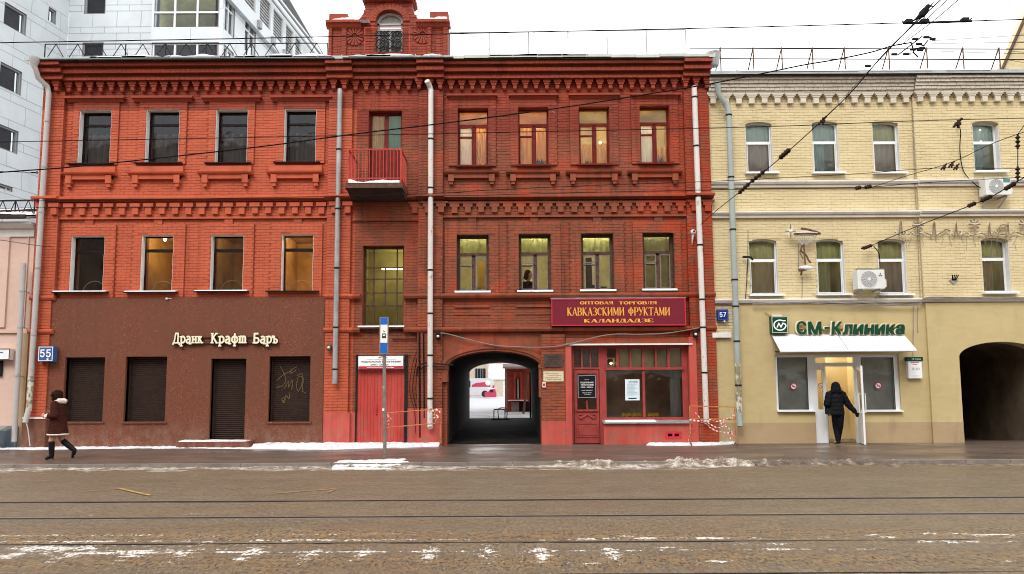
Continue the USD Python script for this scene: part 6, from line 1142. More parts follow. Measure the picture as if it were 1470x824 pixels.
for ch, a, b_, q0, q1, sh in xs_:
    x0_, zt0_ = on(a, q0, -.2); x1_, zb0 = on(b_, q1, -.2); m = inter(ch, .1, True); v = np.array(m.vertices); lo, hi = v.min(0), v.max(0); q = (v - lo) / (hi - lo)
    for nm, mt, grow, ya, dp in (('letter', 'green', 0, -.17, .05), ('letter_edge', 'cream_letter', .014, -.13, .035)):
        X = x0_ - grow - (.022 if grow else 0) + q[:, 0] * (x1_ - x0_ + 2 * grow) + sh * (q[:, 1] * (zt0_ - zb0)); Zc = zb0 - grow + q[:, 1] * (zt0_ - zb0 + 2 * grow) + (.006 if grow else 0)
        part(S, nm, trimesh.Trimesh(np.stack([X, ya - q[:, 2] * dp, Zc], 1), m.faces, process=False), M[mt])
part(S, 'mounting_rail', B().box(on(1143, 470, -.1)[0], on(1298, 470, -.1)[0], -.12, -.05, on(1200, 471, -.1)[1] - .015, on(1200, 471, -.1)[1] + .015), M['stucco'])
S = thing('hours_box', 'white opening hours box with a dark green top on the ochre wall', 'sign', tuple(at(1313, 528, -.1))); r = board(S, 1304, 517.5, 1323.5, 543, -.045, -.17, M['white']); w, h = r[1] - r[0], r[3] - r[2]; r2 = board(S, 1302, 512.5, 1325, 518.2, -.045, -.19, M['green'], 'green_top')
print_text(S, 'СМ-Клиника', r2[0] + .14, r2[1] - .06, r2[2] + .04, r2[3] - .04, -.19, M['white']); part(S, 'text_line', B().box(r[0] + w * .2, r[1] - w * .2, -.174, -.17, r[2] + h * .86, r[2] + h * .90).box(r[0] + w * .34, r[1] - w * .34, -.174, -.17, r[2] + h * .77, r[2] + h * .80), M['print_red']); print_text(S, '8 20', r[0] + w * .3, r[0] + w * .82, r[2] + h * .46, r[2] + h * .60, -.17, M['print_grey'], True); part(S, 'text_line', B().box(r[0] + w * .3, r[1] - w * .3, -.174, -.17, r[2] + h * .12, r[2] + h * .14), M['print_grey'])
def nosmoke(px, py, R_, label):
    c = at(px, py, .04); S = thing('no_smoking_sign', label, 'sign', tuple(c)); P_ = Point(c[0], c[2]).buffer(R_); y = .052
    part(S, 'disc', B().poly(P_, y - .002, y), M['white']); part(S, 'red_ring', B().poly(P_.difference(Point(c[0], c[2]).buffer(R_ * .78)).union(LineString([(c[0] - R_ * .6, c[2] + R_ * .6), (c[0] + R_ * .6, c[2] - R_ * .6)]).buffer(R_ * .10)), y - .005, y - .002), M['print_red']); part(S, 'cigarette', B().box(c[0] - R_ * .5, c[0] + R_ * .5, y - .004, y - .002, c[2] - R_ * .2, c[2] - R_ * .02), M['print_dark'])
nosmoke(1139.5, 554.5, .10, 'round no smoking sticker on the left clinic window'); nosmoke(1261, 553.5, .10, 'round no smoking sticker on the right clinic window'); nosmoke(1178.3, 553.5, .075, 'round no smoking sticker on the narrow pane beside the clinic door')
# the wall sign cut by the left edge
S = thing('edge_sign', 'white sign with a blue line on the pale pink wall at the left edge', 'sign', tuple(at(0, 508, -.2))); r = board(S, -25, 500.5, 14, 516.5, -.02, -.2, M['white']); part(S, 'blue_line', B().box(r[0], r[1] - .2, -.205, -.2, r[2] + .2, r[2] + .225), M['stop_blue']); part(S, 'edge_frame', B().poly(frame_poly(r[0], r[1], r[2], r[3], .02), -.21, -.199), M['print_dark'])

# ------------------------------------------------------------ the low pink building at the left edge
PB = thing('pink_building', 'low pale pink building with a snowy roof at the left edge', 'building', (XL - 4, 0, ZP))
kx0, kx1 = xv(-260, 450), XL - .02; kz = at(20, 317, -.3)[2]; kz1 = at(20, 340)[2]
part(PB, 'wall', B().box(kx0, kx1, .02, 8, ZP - .1, kz1), M['pink_wall']); part(PB, 'white_frieze', B().box(kx0, kx1, -.03, .5, kz1, kz - .18), M['white_wall']); part(PB, 'cornice', B().profile([(0.5, kz - .18), (-.10, kz - .18), (-.22, kz - .08), (-.22, kz), (.5, kz)], kx0, kx1 - .0), M['white_wall'])
part(PB, 'wall_recess', B().box(kx0, xv(10, 420), -.04, .02, at(10, 470)[2], kz1).box(xv(36, 420), kx1 - .15, -.02, .02, at(10, 470)[2], kz1), M['pink_wall']); part(PB, 'plinth_course', B().box(kx0, xv(26, 475), -.05, .02, at(10, 478)[2], at(10, 473)[2]), M['pink_wall'])
part(PB, 'side_return', B().box(xv(27, 560), xv(37, 560), -.015, .03, ZP, at(30, 478)[2]), M['stucco_base']); part(PB, 'base_course', B().box(kx0, xv(26, 630), -.10, .02, ZP - .02, at(10, 611)[2]), M['grey'])
part(PB, 'roof', B().profile([(-.4, kz + .03), (-.4, kz + .10), (7, kz + 2.0), (7, kz + 1.9)], kx0, kx1 - .06), M['roof']); part(PB, 'gutter', B().box(kx0, kx1 - .03, -.46, -.38, kz + .06, kz + .16), M['soffit'])
part(PB, 'roof_snow', heap(kx0 + 1.0, kx1 - .1, -.3, 6.5, lambda X, Y: kz + .13 + (Y + .4) * .257 + .14 * (fb(X, Y, 1.2, 4, 101) - .2), .08), M['snow'], True)
rail(PB, (-60, 289), (50, 287), .4, kz + .30, 4, 12, 'iron')
part(PB, 'roof_seam', B().tube([(kx1 - 1.2, .5, kz + .45), (kx1 - .3, 6.4, kz + 2.0)], .03, 5).tube([(kx1 - 2.1, .5, kz + .45), (kx1 - 1.2, 6.4, kz + 2.0)], .03, 5), M['soffit'])
pipe(PB, [A(34, 378)] + [A(34 - 13.5 * (q - 378) / 250, q) for q in range(385, 628, 12)] + [A(20, 634)], .072, 'pipe_left', zz(30, 418, 470, 540), label='grey drainpipe of the pink building with a torn sticker')
part(PB, 'dark_window', B().box(xv(-30, 560), xv(2, 560), -.045, .01, at(0, 540)[2], at(0, 518)[2]), M['black'])
b = B(); c = at(8, 622, -.35); part(PB, 'basement_hatch', B().profile([(-.5, ZP), (-.5, ZP + .5), (-.05, ZP + .62), (-.05, ZP)], kx0 + 6, xv(14, 620)), M['glass_tower'])

# ------------------------------------------------------------ the white panel tower behind
WT = thing('white_office_building', 'tall modern office block clad in white panels with a glazed bay, behind the red building', 'building', (-20, 22, 0))
class Wall:
    """a vertical wall plane with coordinates u (along) and z"""
    def __init__(s, p0, p1): s.p0 = np.array([*p0, 0.0]); d = np.array([*p1, 0.0]) - s.p0; s.L = np.linalg.norm(d); s.d = d / s.L; s.n = np.array([s.d[1], -s.d[0], 0])
    def hit(s, px, py):
        r = ray(px, py); t = ((s.p0 - CAM) @ s.n) / (r @ s.n); q = CAM + r * t; return (q - s.p0) @ s.d, q[2]
    def solid(s, poly, o0, o1):
        """polygon in (u, z) from offset o0 to o1 along the outward normal"""
        b = B().poly(poly, -o1, -o0); m = b.mesh(); v = np.array(m.vertices); w = s.p0 + v[:, :1] * s.d - v[:, 1:2] * s.n * 1.0 + np.array([0, 0, 1.0]) * v[:, 2:3]
        return trimesh.Trimesh(w, m.faces, process=False)
    def sheet(s, poly, o):
        m = flat_poly(poly, 0.0); v = np.array(m.vertices); return trimesh.Trimesh(s.p0 + v[:, :1] * s.d + o * s.n + np.array([0, 0, 1.0]) * v[:, 2:3], m.faces, process=False)
    def win(s, pts): 
        q = [s.hit(*p) for p in pts]; u = [a for a, _ in q]; z = [b for _, b in q]; return sbox(min(u), min(z), max(u), max(z))
YT = 22.0
fx0, fx1 = at(98, 40, YT)[0], at(217, 40, YT)[0]; bx1_ = at(320, 40, YT - 1.2)[0]
wA = Wall((fx0 - 2.9, YT - 18), (fx0, YT)); wB = Wall((fx0, YT), (fx1, YT)); wC = Wall((at(217, 40, YT - 1.2)[0], YT - 1.2), (bx1_, YT - 1.2)); wD = Wall((bx1_, YT - 1.2), (bx1_ + 2.6, YT + 32)); ZT = 31.0
def u_at(w, px, py): return w.hit(px, py)
def panels(T, w, wins, pw, phs, u0, u1, zlo, zhi, seed):
    wn = unary_union(wins) if wins else Polygon(); whole = sbox(u0, 0, u1, zhi).difference(wn)
    part(T, 'wall', w.solid(whole, -.3, -.02), M['panel_joint']); z = zlo; k = 0
    rest = []
    while z < zhi:
        ph = phs[k % len(phs)]; u = u0 + (0.5 * pw if k % 2 else 0) - pw
        while u < u1:
            q = sbox(max(u + .012, u0), z + .012, min(u + pw - .012, u1), min(zhi, z + ph - .012))
            if q.bounds[2] > q.bounds[0]:
                q = q.difference(wn)
                for g_ in getattr(q, 'geoms', [q]):
                    if g_.area > .02: part(T, 'facade_panel', w.solid(g_, -.02, rnd.uniform(-.004, .004)), M['panel'])
            u += pw
        z += ph; k += 1
    part(T, 'lower_cladding', w.solid(sbox(u0, 0, u1, zlo - .01).difference(wn), -.02, 0), M['panel'])
def tower_window(T, w, q, nx=1, nz=1, lit=False, dark='frame_dark'):
    u0, z0, u1, z1 = q.bounds; W = sub(T, 'window'); bars = [sbox(u0 + (u1 - u0) * k / nx - .05, z0, u0 + (u1 - u0) * k / nx + .05, z1) for k in range(1, nx)] + [sbox(u0, z0 + (z1 - z0) * k / nz - .05, u1, z0 + (z1 - z0) * k / nz + .05) for k in range(1, nz)]
    fr = frame_poly(u0, u1, z0, z1, .09); fr = unary_union([fr] + bars); part(W, 'frame', w.solid(fr, -.28, -.10), M['grey' if nx == 1 else 'frame_white'])
    inner = q.difference(fr)
    for g_ in getattr(inner, 'geoms', [inner]):
        if g_.area > .02: part(W, 'pane', w.sheet(g_, -.20), M['glass_tower'])
    part(W, 'blind', w.solid(q.buffer(.05), -1.2 if lit else -.55, -1.15 if lit else -.5), M['room_olive'] if lit else M['frost_dark'] if 'frost_dark' in M else M['room_dark'])
    if lit:
        part(W, 'ceiling', w.solid(sbox(u0, z1 - .05, u1, z1), -1.15, -.3), M['white'])
        for k in range(nx): 
            c0 = u0 + (u1 - u0) * (k + .35) / nx; part(W, 'ceiling_lamp', w.solid(sbox(c0, z1 - .12, c0 + .6, z1 - .06), -.95, -.45), M['lamp_office'])
win = lambda w, *p: w.win(p)
wa = [wA.win([(7, 2), (37, 52)]), wA.win([(-30, -10), (-2, 30)]), wA.win([(1, 88), (30, 138)]), wA.win([(0, 178), (25, 222)]), wA.win([(70, 9), (80, 36)]), wA.win([(-4, 262), (18, 276)])]
panels(WT, wA, wa, 2.2, (1.05, .45, 1.05), 0, wA.L, 6.0, ZT, 1)
for q in wa: tower_window(WT, wA, q)
wb = [wB.win([(122, -12), (151, 20)]), wB.win([(118.5, 61), (148, 81)]), wB.win([(120, -75), (150, -45)])]
panels(WT, wB, wb, 1.45, (1.0, .38), 0, wB.L + .3, 15.0, ZT, 2)
for q in wb: tower_window(WT, wB, q)
wc = [wC.win([(219.5, -30), (314, 39.5)]), wC.win([(218, 61), (313, 100)])]
panels(WT, wC, wc, 4.6, (2.2,), 0, wC.L, 15.0, ZT, 3)
tower_window(WT, wC, wc[0], 3, 3, True); tower_window(WT, wC, wc[1], 3, 1, False)
wd = []
def dwin(px0, px1, pt, pb):
    a, b_ = wD.hit(px0, (pt + pb) / 2)[0], wD.hit(px1, (pt + pb) / 2)[0]; zt, zb = wD.hit((px0 + px1) / 2, pt)[1], wD.hit((px0 + px1) / 2, pb)[1]; return sbox(min(a, b_), zb, max(a, b_), zt)
hB0, hB1 = wc[0].bounds[1], wc[0].bounds[3]; lB0, lB1 = wc[1].bounds[1], wc[1].bounds[3]
us = [wD.hit(p_, 40)[0] for p_ in (322, 331, 337, 349, 352, 364)]
for a, b_ in ((us[0], us[2]), (us[3] + .3, us[5] + .4)): wd += [sbox(a, hB0, b_, hB1 - .0), sbox(a, lB0, b_, lB1)]
zL1, zL0 = wD.hit(393, 10)[1], wD.hit(393, 60)[1]; lou = [sbox(wD.hit(a, 30)[0], zL0, wD.hit(b_, 30)[0], zL1) for a, b_ in ((350, 367), (372.5, 389), (392.5, 407), (411, 421.5), (425, 433))]; zBd = wD.hit(368, 38)[1]; zTb = wD.hit(418, 38)[1]
panels(WT, wD, wd + lou, 3.6, (1.3,), 0, wD.L, 12.5, wD.hit(432, 36)[1], 4)
for q in wd: tower_window(WT, wD, q, 2, 2)
for q in lou:
    u0, z0, u1, z1 = q.bounds; L_ = sub(WT, 'louvre_grille'); part(L_, 'louvre_frame', wD.solid(frame_poly(u0, u1, z0, z1, .06), -.25, -.02), M['frame_white'])
    z = z0 + .1
    b = B()
    while z < z1 - .1: b.add(wD.solid(sbox(u0 + .06, z, u1 - .06, z + .11), -.18, -.12)); z += .22
    part(L_, 'louvre_slats', b, M['zinc'], kind='stuff'); part(L_, 'louvre_back', wD.solid(q, -.28, -.24), M['grey'])
part(WT, 'floor_band', wD.solid(sbox(0, zBd - .45, wD.L, zBd + .45), 0.01, .28), M['panel']); part(WT, 'roof_edge_tube', B().tube([tuple(wD.p0 + wD.n * .35 + [0, 0, zTb + .3]), tuple(wD.p0 + wD.d * wD.L + wD.n * .35 + [0, 0, zTb + .3])], .09, 6).tube([tuple(wD.p0 + wD.n * .35 + [0, 0, zTb - .3]), tuple(wD.p0 + wD.d * wD.L + wD.n * .35 + [0, 0, zTb - .3])], .06, 6), M['grey'])
for a in (365, 386, 403): c = wD.p0 + wD.d * wD.hit(a, 40)[0] + wD.n * .3; part(WT, 'down_lamp', B().tube([(c[0], c[1], zL0 - .1), (c[0], c[1], zL0 - .6)], .22, 10), M['zinc'])
part(WT, 'roof_box', B().box(fx0 - 8, bx1_, YT + 1, YT + 20, ZT, ZT + .3), M['panel'])

# ------------------------------------------------------------ other buildings
GB = thing('yellow_gable_building', 'pale yellow building with a steep roof edge rising at the top right', 'building', (22, 12, 0))
Yg = 13.0; g0, g1 = at(1424, 96, Yg), at(1476, 15, Yg)
gp_ = Polygon([(g0[0], 0), (g0[0], g0[2] - 1.0), (g1[0], g1[2]), (g1[0] + 8, g1[2] + 12), (g1[0] + 8, 0)])
part(GB, 'wall', B().poly(gp_, Yg, Yg + .5), M['yellow']); part(GB, 'roof_edge', B().tube([(g0[0] - .3, Yg - .1, g0[2] - 1.6), (g1[0] - .05, Yg - .1, g1[2]), (g1[0] + 7.9, Yg - .1, g1[2] + 12)], .07, 6), M['frame_brown'])
for k in range(9): q = k / 9; part(GB, 'hung_wire', B().tube([(g0[0] + (g1[0] - g0[0]) * q + .1, Yg - .15, g0[2] - 1 + (g1[2] - g0[2] + 1) * q), (g0[0] + 8, Yg - .15, g0[2] - 5 + 1.3 * k)], .012, 4), M['wire'])
YO = -33.0
for xa, xb, hh, mw, lab in ((-48, -14, 20.0, 'opp', 'tall grey brown block across the street behind the viewer, left of its neighbours'), (-13.9, 5, 15.2, 'opp_low', 'brown red house across the street behind the viewer, between two taller blocks'), (5.1, 48, 18.0, 'opp_pale', 'pale block across the street behind the viewer, right of its neighbours')):
    OB = thing('opposite_building', lab, 'building', ((xa + xb) / 2, YO - 5, 0))
    part(OB, 'wall', B().box(xa, xb, YO - 10, YO, 2.4, hh), M[mw]); part(OB, 'ground_floor', B().box(xa, xb, YO - 10, YO + .05, 0, 2.39), M['opp_low']); part(OB, 'string_course', B().box(xa, xb, YO, YO + .25, 2.3, 2.65), M['white']); part(OB, 'cornice', B().box(xa, xb, YO + .002, YO + .4, hh - .5, hh + .1), M['reveal'])
    xw = xa + 1.2
    while xw < xb - 2:
        for j in range(int((hh - 3) / 3.2)): part(OB, 'window', B().box(xw, xw + 1.3, YO - .1, YO + .06, 3.6 + 3.2 * j, 5.6 + 3.2 * j), M['car_glass'])
        part(OB, 'window', B().box(xw, xw + 1.3, YO - .1, YO + .08, .6, 2.1), M['car_glass']); xw += 3.4
solo('far_pavement', B().box(-48, 48, YO + .01, -24.5, -.2, .06), M['pave'], kind='structure')
# ------------------------------------------------------------ the courtyard behind the arch
ZY = .335; yg_ = lambda Y: ZY + np.clip((Y - 12) * .0035, 0, .6)
cm = heap(-14, 6, TUN + .1, 75, lambda X, Y: yg_(Y) + .10 * fb(X, Y, .5, 4, 111) - .05 + .03 * fb(X, Y, 3, 3, 112) * (Y < 22) - .02 , .25)
g = G(); p = g.pos(); sy = g.add('separate_xyz', 'y', vector=p); n = g.noise(g.pos((.5, 1.6, 1)), 1.6, 5, .65); dirt = g.math('multiply', g.fr(n, .44, .58), g.fr(sy, 12, 22, 1.0, .15))
M['yard'] = g.make('trodden_yard_snow', g.pbsdf(base_color=g.mix(dirt, (.44, .45, .47), (.20, .175, .15)), roughness=.7, normal=g.bump(g.noise(p, 9, 4), .5, .03)))
solo('courtyard_ground', cm, M['yard'], kind='structure', smooth=True)
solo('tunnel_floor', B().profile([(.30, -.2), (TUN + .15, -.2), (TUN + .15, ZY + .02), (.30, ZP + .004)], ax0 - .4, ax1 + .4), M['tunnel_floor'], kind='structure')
Yv = 58.0; sv = 1110 / (Yv + 22.5); vx = lambda q: at(q, 560, Yv)[0]; vz0 = at(690, 570, Yv)[2]
VN = thing('parked_van', 'white van with a raspberry stripe parked in the snowy courtyard', 'van', (vx(690), Yv, vz0)); wv = vx(708) - vx(672); vl, vr = vx(650), vx(709); ht = at(690, 544, Yv)[2]
bp = Polygon([(vl, vz0 + .3), (vl, vz0 + 1.0), (vl + .5, ht - .9), (vl + 1.2, ht - .05), (vl + 1.6, ht), (vr - .25, ht - .02), (vr - .08, ht - .5), (vr, vz0 + .9), (vr, vz0 + .3)]).buffer(.08)
part(VN, 'body', B().poly(bp, Yv - .9, Yv + .9), M['car_white']); part(VN, 'side_stripe', B().poly(Polygon([(vx(678), vz0 + 1.25), (vx(678), vz0 + 1.05), (vx(704), vz0 + 1.05), (vx(704), vz0 + 1.6), (vx(684), vz0 + 1.45)]), Yv - .912, Yv - .9), M['car_red']); part(VN, 'round_badge', B().poly(Point(vx(701), vz0 + 1.45).buffer(.26), Yv - .918, Yv - .912), M['white'])
for q in (vl + .9, vr - .9): part(VN, 'wheel', B().tube([(q, Yv - .93, vz0 + .33), (q, Yv - .65, vz0 + .33)], .34, 18), M['tyre'])
part(VN, 'side_window', B().poly(Polygon([(vl + .55, ht - .85), (vl + 1.25, ht - .2), (vx(676), ht - .2), (vx(676), ht - .85)]), Yv - .91, Yv - .895), M['car_glass']); part(VN, 'bumper', B().box(vr - .2, vr + .14, Yv - .92, Yv + .92, vz0 + .32, vz0 + .55), M['grey']); part(VN, 'tail_light', B().box(vr - .12, vr + .09, Yv - .93, Yv - .8, vz0 + .8, vz0 + 1.2), M['car_red'])
RC = thing('parked_car', 'raspberry red car half hidden behind the snow by the van', 'car', (vx(704), Yv - 6, vz0)); q0 = at(697, 566, Yv - 6); q1 = at(712, 566, Yv - 6); zb0 = at(700, 569, Yv - 6)[2]
bp = Polygon([(q0[0], zb0), (q0[0], zb0 + .35), (q0[0] + .3, zb0 + .42), (q0[0] + .5, zb0 + .62), (q1[0] - .1, zb0 + .66), (q1[0], zb0 + .3), (q1[0], zb0)]).buffer(.05); part(RC, 'body', B().poly(bp, Yv - 6.8, Yv - 5.2), M['car_red']); part(RC, 'window', B().box(q0[0] + .45, q1[0] - .25, Yv - 6.86, Yv - 6.8, zb0 + .42, zb0 + .62), M['car_glass']); part(RC, 'snow_on_car', B().box(q0[0] + .3, q1[0] - .1, Yv - 6.8, Yv - 5.2, zb0 + .70, zb0 + .78), M['snow'])
Yw = 66.0; C_ = lambda px, py, Y=Yw: at(px, py, Y)
CB = thing('courtyard_building', 'beige courtyard building with a barred dark window beyond the van', 'building', (C_(690, 560)[0], Yw, 0)); part(CB, 'wall', B().box(C_(640, 560)[0], C_(760, 560)[0], Yw, Yw + 6, 0, 7.5), M['beige']); part(CB, 'wall_pier', B().box(C_(698, 540)[0], C_(722, 540)[0], Yw - .4, Yw, 0, 7.5), M['pink_wall'])
wq = (C_(682, 540)[0], C_(697, 540)[0], C_(690, 545)[2], C_(690, 529)[2]); part(CB, 'window', B().box(wq[0], wq[1], Yw - .06, Yw - .01, wq[2], wq[3]), M['car_glass'])
for k in range(5): part(CB, 'window_bar', B().box(wq[0] + (wq[1] - wq[0]) * k / 4 - .02, wq[0] + (wq[1] - wq[0]) * k / 4 + .02, Yw - .12, Yw - .08, wq[2], wq[3]), M['grey'])
Ys = 63.0; part(CB, 'snowy_lean_to', B().profile([(Ys, C_(710, 545, Ys)[2]), (Ys + 2.5, C_(710, 535, Ys)[2] + .5), (Ys + 2.5, 0.3), (Ys, .3)], C_(703, 550, Ys)[0], C_(745, 550, Ys)[0]), M['white_wall']); part(CB, 'lean_to_snow', B().profile([(Ys - .15, C_(710, 545, Ys)[2] + .01), (Ys - .15, C_(710, 536, Ys)[2] + .15), (Ys + 2.5, C_(710, 530, Ys)[2] + .6), (Ys + 2.5, C_(710, 535, Ys)[2] + .52)], C_(701, 550, Ys)[0], C_(746, 550, Ys)[0]), M['snow']); part(CB, 'green_shutter', B().box(C_(709, 555, Ys)[0], C_(722, 555, Ys)[0], Ys - .05, Ys - .01, .5, C_(715, 546, Ys)[2]), M['beige'])
mnd = heap(-12, 2, 34, 56, lambda X, Y: yg_(Y) - .12 + .38 * np.exp(-((Y - 47) / 5) ** 2) * np.exp(-((X + .2) / 1.9) ** 2) * (0.6 + .7 * fb(X, Y, 1, 3, 121)), .2); solo('snow_mound', mnd, M['yard'], 'heaped snow in the courtyard in front of the van', 'snow', kind='stuff', smooth=True)
Ysd = 19.0; H_ = lambda px, py, Y=Ysd: at(px, py, Y); RS = thing('red_shed', 'dark red courtyard shed with a carved window and a snowy flat roof', 'shed', (H_(745, 560)[0], Ysd, 0)); sx0, sx1 = H_(726, 560)[0], H_(790, 560)[0]; szt = H_(740, 529)[2]
part(RS, 'wall', B().box(sx0, sx1, Ysd, Ysd + 7, .05, szt), M['shed_red']); part(RS, 'roof', B().profile([(Ysd - .9, szt - .02), (Ysd - .9, szt + .08), (Ysd + 7, szt + .9), (Ysd + 7, szt + .8)], sx0 - .15, sx1), M['grey']); part(RS, 'roof_snow', B().profile([(Ysd - .9, szt + .085), (Ysd - .9, szt + .24), (Ysd + 7, szt + 1.1), (Ysd + 7, szt + .905)], sx0 - .15, sx1), M['snow'])
for a, b_, q0_, q1_, mt in ((737.5, 740, 534, 574, 'pinkred'), (747, 749.5, 534, 574, 'pinkred'), (740, 747, 534, 541, 'shed_red')): part(RS, 'window_surround', B().box(H_(a, 550)[0], H_(b_, 550)[0], Ysd - .08, Ysd - .005, H_(740, q1_)[2], H_(740, q0_)[2]), M[mt])
part(RS, 'window_pane', B().box(H_(740, 550)[0], H_(747, 550)[0], Ysd - .04, Ysd - .003, H_(740, 572)[2], H_(740, 544)[2]), M['car_glass']); part(RS, 'window_bar', B().box(H_(743, 550)[0], H_(744.2, 550)[0], Ysd - .07, Ysd - .045, H_(740, 572)[2], H_(740, 544)[2]), M['reveal'])
part(RS, 'ledge', B().box(H_(729, 550)[0], H_(757, 550)[0], Ysd - .25, Ysd - .003, H_(740, 575.5)[2], H_(740, 574)[2]), M['snow']); part(RS, 'base_panel', B().box(H_(734, 585)[0], H_(745, 585)[0], Ysd - .12, Ysd - .003, .1, H_(740, 577)[2]), M['wood_grey']); part(RS, 'dark_opening', B().box(H_(745.5, 585)[0], H_(760, 585)[0], Ysd - .10, Ysd - .003, .1, H_(740, 577)[2]), M['black']); part(RS, 'corner_post', B().box(H_(725, 560)[0], H_(728, 560)[0], Ysd - .8, Ysd - .7, .1, szt), M['wood_grey'])
q0, q1 = at(751, 597, 16.5), at(758, 538, 16.8); solo('leaning_beam', B().tube([q0, q1], .07, 6), M['rust_iron'], 'rusty beam leaning against the shed in the yard', 'beam')
GTt = thing('yard_gate', 'thin black iron gate leaf folded open at the yard end of the arch', 'gate', (ax1, TUN, 0)); X1 = at(765, 560, TUN + .3)[0]; X0 = at(761, 560, TUN + .3)[0]
part(GTt, 'frame', B().tube([(X0, TUN + .2, .1), (X0, TUN + .2, 2.3)], .035, 6).tube([(X1, TUN + 1.2, .1), (X1, TUN + 1.2, 2.3)], .03, 6).tube([(X0, TUN + .2, 2.3), (X1, TUN + 1.2, 2.3)], .03, 6).tube([(X0, TUN + .2, .25), (X1, TUN + 1.2, .25)], .03, 6), M['iron']); part(GTt, 'brace', B().tube([(X0, TUN + .2, .3), (X1, TUN + 1.2, 2.2)], .02, 5), M['rust_iron'])
q = at(673.5, 560, TUN); solo('gate_post', B().tube([(q[0] - .03, TUN + .15, .1), (q[0] - .03, TUN + .15, 2.3)], .045, 8), M['iron'], 'black iron post at the left jamb of the yard end of the arch', 'post')
HB = thing('hoop_barrier', 'low bent metal hoop barrier on the tunnel floor before the yard', 'barrier', tuple(at(717, 604, TUN - .8))); c = on_ground(717, 604, .09); Yh = TUN - .8; hw = .23
c = (at(717, 604, Yh)[0], Yh, ZY)
part(HB, 'hoop', B().tube(smooth_path([(c[0] - hw, Yh, c[2]), (c[0] - hw, Yh, c[2] + .36), (c[0] - hw + .07, Yh, c[2] + .42), (c[0] + hw - .07, Yh, c[2] + .42), (c[0] + hw, Yh, c[2] + .36), (c[0] + hw, Yh, c[2])]), .022, 7), M['wood_grey']); part(HB, 'hoop', B().tube(smooth_path([(c[0] - .05, Yh + .7, c[2]), (c[0] - .05, Yh + .7, c[2] + .42), (c[0] + .3, Yh + .7, c[2] + .42), (c[0] + .3, Yh + .7, c[2])]), .02, 7), M['wood_grey']); part(HB, 'base_bar', B().box(c[0] - .35, c[0] + .45, Yh - .06, Yh + .06, c[2], c[2] + .04), M['soffit'])

# ------------------------------------------------------------ air conditioners
def aircon(px, py, w, h, label, scale=1.0):
    c = at(px, py, -.45); t = thing('air_conditioner', label, 'air conditioner', tuple(c)); x0, x1, z0, z1 = c[0] - w / 2, c[0] + w / 2, c[2] - h / 2, c[2] + h / 2; y0, y1 = -.52, -.20
    fcx, fcz, fr_ = x0 + w * .42, c[2], h * .42
    part(t, 'casing', B().poly(sbox(x0 + .015, z0 + .015, x1 - .015, z1 - .015).buffer(.015), y0, y1), M['plastic']); part(t, 'fan_recess', B().poly(Point(fcx, fcz).buffer(fr_), y0 - .004, y0 + .01), M['print_grey']); part(t, 'fan_hub', B().poly(Point(fcx, fcz).buffer(fr_ * .22), y0 - .02, y0 - .012), M['plastic'])
    for k in range(5):
        R_ = fr_ * (.36 + .155 * k); part(t, 'grille_ring', B().tube([(fcx + R_ * math.cos(a), y0 - .012, fcz + R_ * math.sin(a)) for a in np.linspace(0, 2 * math.pi, 22)], .005, 4), M['plastic'])
    for k in range(8): a = k * math.pi / 8; part(t, 'grille_spoke', B().tube([(fcx - fr_ * math.cos(a), y0 - .014, fcz - fr_ * math.sin(a)), (fcx + fr_ * math.cos(a), y0 - .014, fcz + fr_ * math.sin(a))], .004, 4), M['plastic'])
    part(t, 'side_cover', B().box(x1 - .02, x1 + .07, y0 + .06, y1 - .04, z0 + .05, z0 + h * .5), M['plastic'])
    for q in (x0 + .12, x1 - .14): part(t, 'wall_bracket', B().box(q, q + .04, y0 - .03, 0, z0 - .04, z0 - .003).tube([(q + .02, y0 + .04, z0 - .05), (q + .02, -.02, z0 - .32)], .018, 5), M['zinc'])
    return t, (x0, x1, z0, z1, y0)
t, q = aircon(1249, 401, .78, .55, 'white air conditioner unit between the lower windows, snow dusted', 1); bx, bz = q[1] - .12, q[3] - .16
for a in (90, 210, 330): cxm, czm = bx + .034 * math.cos(math.radians(a)), bz + .034 * math.sin(math.radians(a)); part(t, 'three_lozenge_mark', B().poly(affinity.rotate(Polygon([(cxm - .03, czm), (cxm, czm - .017), (cxm + .03, czm), (cxm, czm + .017)]), a, origin=(cxm, czm)), q[4] - .006, q[4]), M['print_dark'])
part(t, 'snow_cap', heap(q[0], q[1], -.52, -.20, lambda X, Y: q[3] + .01 + .04 * fb(X, Y, 5, 3, 131), .04), M['snow'], True)
t, q = aircon(1431, 268, .74, .50, 'white air conditioner unit below the rightmost upper window'); part(t, 'green_label', B().box(q[1] - .22, q[1] - .02, q[4] - .005, q[4], q[3] - .14, q[3] - .03), M['cur_teal'])

